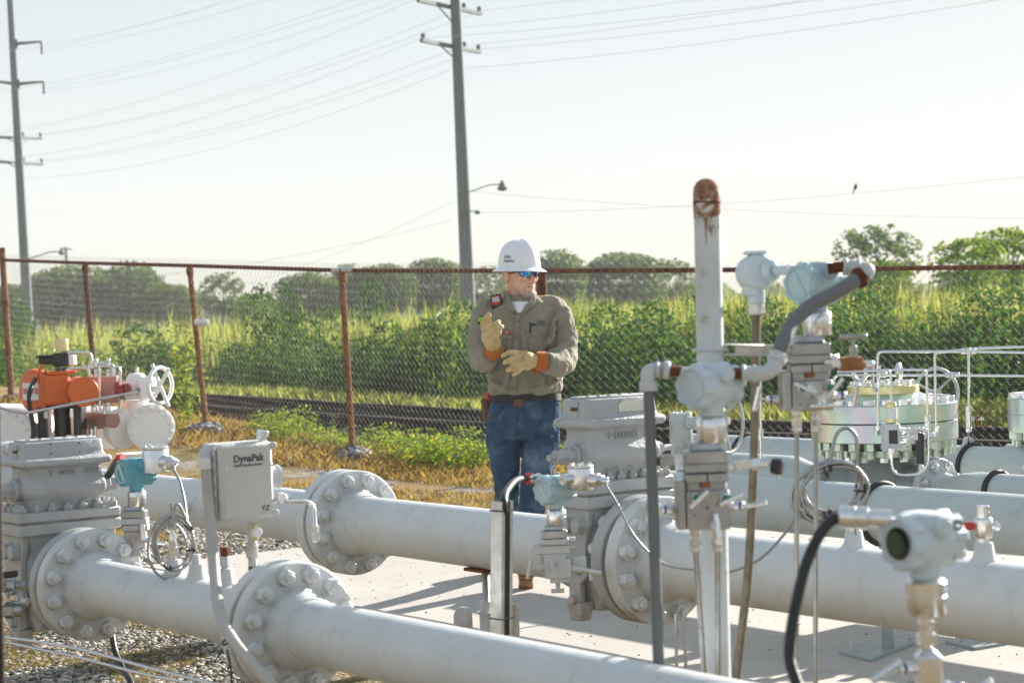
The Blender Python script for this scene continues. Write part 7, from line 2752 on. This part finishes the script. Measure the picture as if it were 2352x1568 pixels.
def hrad(a, z):
    """half size of the shell at angle a (0 = front) and height fraction z"""
    p = (1 - max(0, z) ** 2.6) ** (1 / 2.3) if z < 1 else 0
    r = math.hypot(.121 * math.cos(a), .105 * math.sin(a))
    w = abs(math.sin(a))
    ridge = .0045 * math.exp(-(math.sin(a) * p / .16) ** 2) * min(1, z * 2.2) + .0025 * math.exp(-((abs(math.sin(a)) * p - .42) / .10) ** 2) * min(1, z * 2)
    return p * r + ridge * (p > .02)


def hpt(a, z, H=.155):
    rr_ = hrad(a, z)
    extra = .005 * math.exp(-(math.sin(a) / .2) ** 2) * max(0, z) ** 3
    return HB0 + hf * (rr_ * math.cos(a)) + hr_ * (rr_ * math.sin(a)) + up_ * (H * z + extra)


for z in (0, .06, .07, .15, .25, .35, .45, .55, .65, .74, .82, .88, .93, .965, .985, .997):
    rings.append([hpt(2 * math.pi * i / nn_, z) + (hf * math.cos(2 * math.pi * i / nn_) + hr_ * math.sin(2 * math.pi * i / nn_)) * (.004 if z <= .06 else 0) for i in range(nn_)])
mb.loft(rings)
hel = part('helmet', mb, M['helm'], man, ang=40)
mb = MB()
br_ = lambda k, dz_, fx: [HB0 + hf * ((.121 + k * (1.35 if math.cos(2 * math.pi * i / nn_) > 0 else .95)) * math.cos(2 * math.pi * i / nn_)) + hr_ * ((.105 + k) * math.sin(2 * math.pi * i / nn_)) + up_ * (dz_ - fx * (.5 + .5 * math.cos(2 * math.pi * i / nn_))) for i in range(nn_)]
mb.loft([br_(-.004, .008, 0), br_(.004, .006, 0), br_(.020, -.002, .002), br_(.029, -.007, .004), br_(.0325, -.010, .004), br_(.029, -.011, .004), br_(.016, -.006, .002), br_(-.004, .0, 0)])
part('brim', mb, M['helm'], hel, ang=60)
mb = MB()
q = hpt(R_(-88), .10); mb.box(q + up_ * .0, (.028, .004, .008), ((hf), hr_, up_), .002); part('slot_cover', mb, M['helm'], hel)
ca_ = HB0 + up_ * .072
dirl = V((-.62, -.78, 0)).normalized()
aa0 = math.atan2(dirl.dot(hr_), dirl.dot(hf))
sgn_ = 1 if (hr_ * math.cos(aa0) - hf * math.sin(aa0)).dot(V((.78, -.62, 0))) > 0 else -1


def hwarp(c):
    a = aa0 + sgn_ * (c.x - .022) / .112
    z = .36 + c.y / .155
    p = hpt(a, z)
    out_ = (hf * math.cos(a) + hr_ * math.sin(a))
    return p + out_ * (.0012 + c.z)


text('Delta\nUtilities', .0235, V((0, 0, 0)), X, Zv, M['ink'], hel, 'lettering', .0003, 'LEFT', .0, hwarp)


# gloves
def q3(zx, zy, dz):
    return mp(1065.75 + zx * .13672, 673.75 + zy * .13672, dz)


def glove(fingers, palm, rr=.0155):
    mb = MB()
    for f in fingers:
        f, sc_ = (f[:-1], f[-1]) if not hasattr(f[-1], '__len__') else (f, 1)
        mb.tube([q3(*p) for p in f], [rr * 1.05 * sc_, rr * 1.05 * sc_, rr * sc_, rr * .78 * sc_], 12, 5)
        mb.ball(q3(*f[-1]), rr * .80 * sc_, 10)
    pp = [q3(*p[:3]) for p in palm]
    mb.tube(pp, [p[3] for p in palm], 16, 4)
    return mb


mb = glove([[(370, 640, -.28), (335, 560, -.275), (350, 450, -.28), (392, 385, -.29)], [(420, 600, -.30), (425, 500, -.275), (428, 410, -.285), (430, 345, -.30)], [(430, 640, -.31), (480, 540, -.335), (550, 500, -.345), (592, 470, -.33)],
            [(450, 680, -.31), (520, 620, -.345), (590, 570, -.355), (645, 545, -.34)], [(500, 770, -.30), (530, 715, -.34), (575, 660, -.36), (608, 620, -.355), 1.05]],
           [(490, 930, -.245, .036), (480, 850, -.27, .038), (455, 760, -.285, .043), (420, 680, -.29, .041), (400, 630, -.29, .034)])
mb.tube([q3(520, 900, -.26), q3(545, 820, -.285), q3(520, 740, -.305)], [.026, .028, .02], 12, 4)
organic('glove', mb, M['glove'], man, .0042, 4, ((.02, .004),))
mb = glove([[(960, 990, -.27), (880, 975, -.30), (760, 975, -.315), (655, 1025, -.30)], [(970, 1060, -.28), (890, 1060, -.32), (770, 1100, -.335), (690, 1130, -.32), 1.08], [(985, 1130, -.28), (920, 1150, -.325), (820, 1215, -.34), (735, 1258, -.325), 1.05], [(1010, 1190, -.275), (960, 1220, -.315), (890, 1285, -.325), (830, 1325, -.31), .92],
            [(1060, 1030, -.25), (990, 1000, -.23), (900, 1010, -.235), (820, 1040, -.25)]],
           [(1210, 1110, -.25, .036), (1130, 1110, -.265, .040), (1050, 1095, -.28, .046), (980, 1080, -.285, .046)])
mb.tube([q3(1090, 1190, -.262), q3(1010, 1180, -.28), q3(960, 1130, -.29)], [.024, .03, .024], 12, 4)
organic('glove', mb, M['glove'], man, .0042, 4, ((.02, .004),))
for a, b, r0, r1 in ((q3(498, 965, -.225), q3(480, 860, -.268), .052, .046), (q3(1330, 1120, -.235), q3(1185, 1105, -.258), .052, .046)):
    mb = MB(); d_ = b - a
    mb.lathe(a, d_, [(0, r0 - .004), (0, r0), (d_.length, r1), (d_.length, r1 - .012), (d_.length * .2, r0 - .012)], 24)
    part('glove_cuff', mb, M['cuff'], man)
mb = MB(); mb.loft([[q3(1100, 1240, -.25), q3(1150, 1300, -.255), q3(1215, 1335, -.25), q3(1225, 1250, -.24)], [q3(1100, 1240, -.238), q3(1150, 1300, -.243), q3(1215, 1335, -.238), q3(1225, 1250, -.228)]])
part('cuff_flap', mb, M['cuff'], man, .002)

# gas detector on the shoulder
gd = thing('gas_detector', 'small black and red gas detector clipped to the shoulder strap of the man', 'gas detector', hit(1140, 705, .02))
ex_ = (X * .99 + Zv * .12 - Y * .05).normalized(); ez_ = (Zv * .99 - X * .12 - Y * .12).normalized(); ey_ = ex_.cross(ez_).normalized()
q = hit(1140, 692, .022)
mb = MB(); mb.box(q, (.030, .016, .037), (ex_, ey_, ez_), .006); part('case', mb, M['black'], gd)
fr_ = -ey_ if ey_.y > 0 else ey_
mb = MB(); mb.box(q + fr_ * .0155 + ez_ * .007, (.0235, .002, .024), (ex_, ey_, ez_), .002); part('face_plate', mb, M['red'], gd)
mb = MB(); mb.box(q + fr_ * .0175 + ez_ * .012, (.0175, .001, .0125), (ex_, ey_, ez_), .0005); part('screen', mb, plain('pale_blue_screen', (.35, .48, .58), .2), gd)
mb = MB()
for i in (-1, 1):
    e = q + fr_ * .017 + ez_ * -.010 + ex_ * .014 * i; mb = MB(); mb.cyl(e, e + fr_ * .002, .0048, 12); part('button', mb, M['black'], gd)
# ------------------------------------------------------------------ morning haze
def haze():
    t = NT('pale_morning_haze')
    v = t.n('ShaderNodeVolumePrincipled')
    v.inputs['Color'].default_value = (.93, .96, 1.0, 1)
    v.inputs['Density'].default_value = HAZE
    v.inputs['Anisotropy'].default_value = .0
    t.l(v.outputs[0], t.out.inputs['Volume'])
    return t.m


HAZE = .0008
mb = MB(); mb.box(V((0, 150, 14.0)), (330, 260, 17))
hz = solo('haze', mb, haze(), None, None, V((0, 150, 0)), kind='stuff')
hz.data.shade_flat()
S.cycles.volume_bounces = 0
SKYSAT, SKYSTR, EXPO, DUST, SUNEL, SKYGAM, SUNE = 1.2, .15, 1.8, .4, 21, .25, 4.2
# ------------------------------------------------------------------ light and render settings
SUN_AZ = R_(44)             # from +y towards +x
SUN_EL = R_(SUNEL)
sd = V((math.sin(SUN_AZ) * math.cos(SUN_EL), math.cos(SUN_AZ) * math.cos(SUN_EL), math.sin(SUN_EL)))
sl = bpy.data.lights.new('sun', 'SUN')
sl.energy, sl.angle, sl.color = SUNE, R_(.53), (1.0, .94, .85)
so = bpy.data.objects.new('sun', sl)
COL.objects.link(so)
so.location = (20, 30, 40)
so.rotation_mode = 'QUATERNION'
so.rotation_quaternion = (-sd).to_track_quat('-Z', 'Y')
w = bpy.data.worlds.new('World')
S.world = w
w.use_nodes = True
nt = w.node_tree
bg = nt.nodes['Background']
sky = nt.nodes.new('ShaderNodeTexSky')
sky.sky_type = 'NISHITA'
sky.sun_disc = False
sky.sun_elevation = SUN_EL
sky.sun_rotation = SUN_AZ
sky.altitude, sky.air_density, sky.dust_density, sky.ozone_density = 0, 1.0, DUST, 1.0
hs = nt.nodes.new('ShaderNodeHueSaturation')
hs.inputs['Saturation'].default_value = SKYSAT
nt.links.new(sky.outputs[0], hs.inputs['Color'])
gm = nt.nodes.new('ShaderNodeGamma')      # hazy bright morning: the sky dome is more even than a clear one
gm.inputs['Gamma'].default_value = SKYGAM
nt.links.new(hs.outputs[0], gm.inputs['Color'])
nt.links.new(gm.outputs[0], bg.inputs['Color'])
bg.inputs['Strength'].default_value = SKYSTR
S.view_settings.view_transform = 'Standard'
S.view_settings.look = 'None'
S.view_settings.exposure = EXPO
S.view_settings.gamma = 1
S.view_settings.use_curve_mapping = False
S.cycles.use_denoising = True
S.cycles.max_bounces = 8
S.cycles.transparent_max_bounces = 8
S.cycles.sample_clamp_indirect = 6
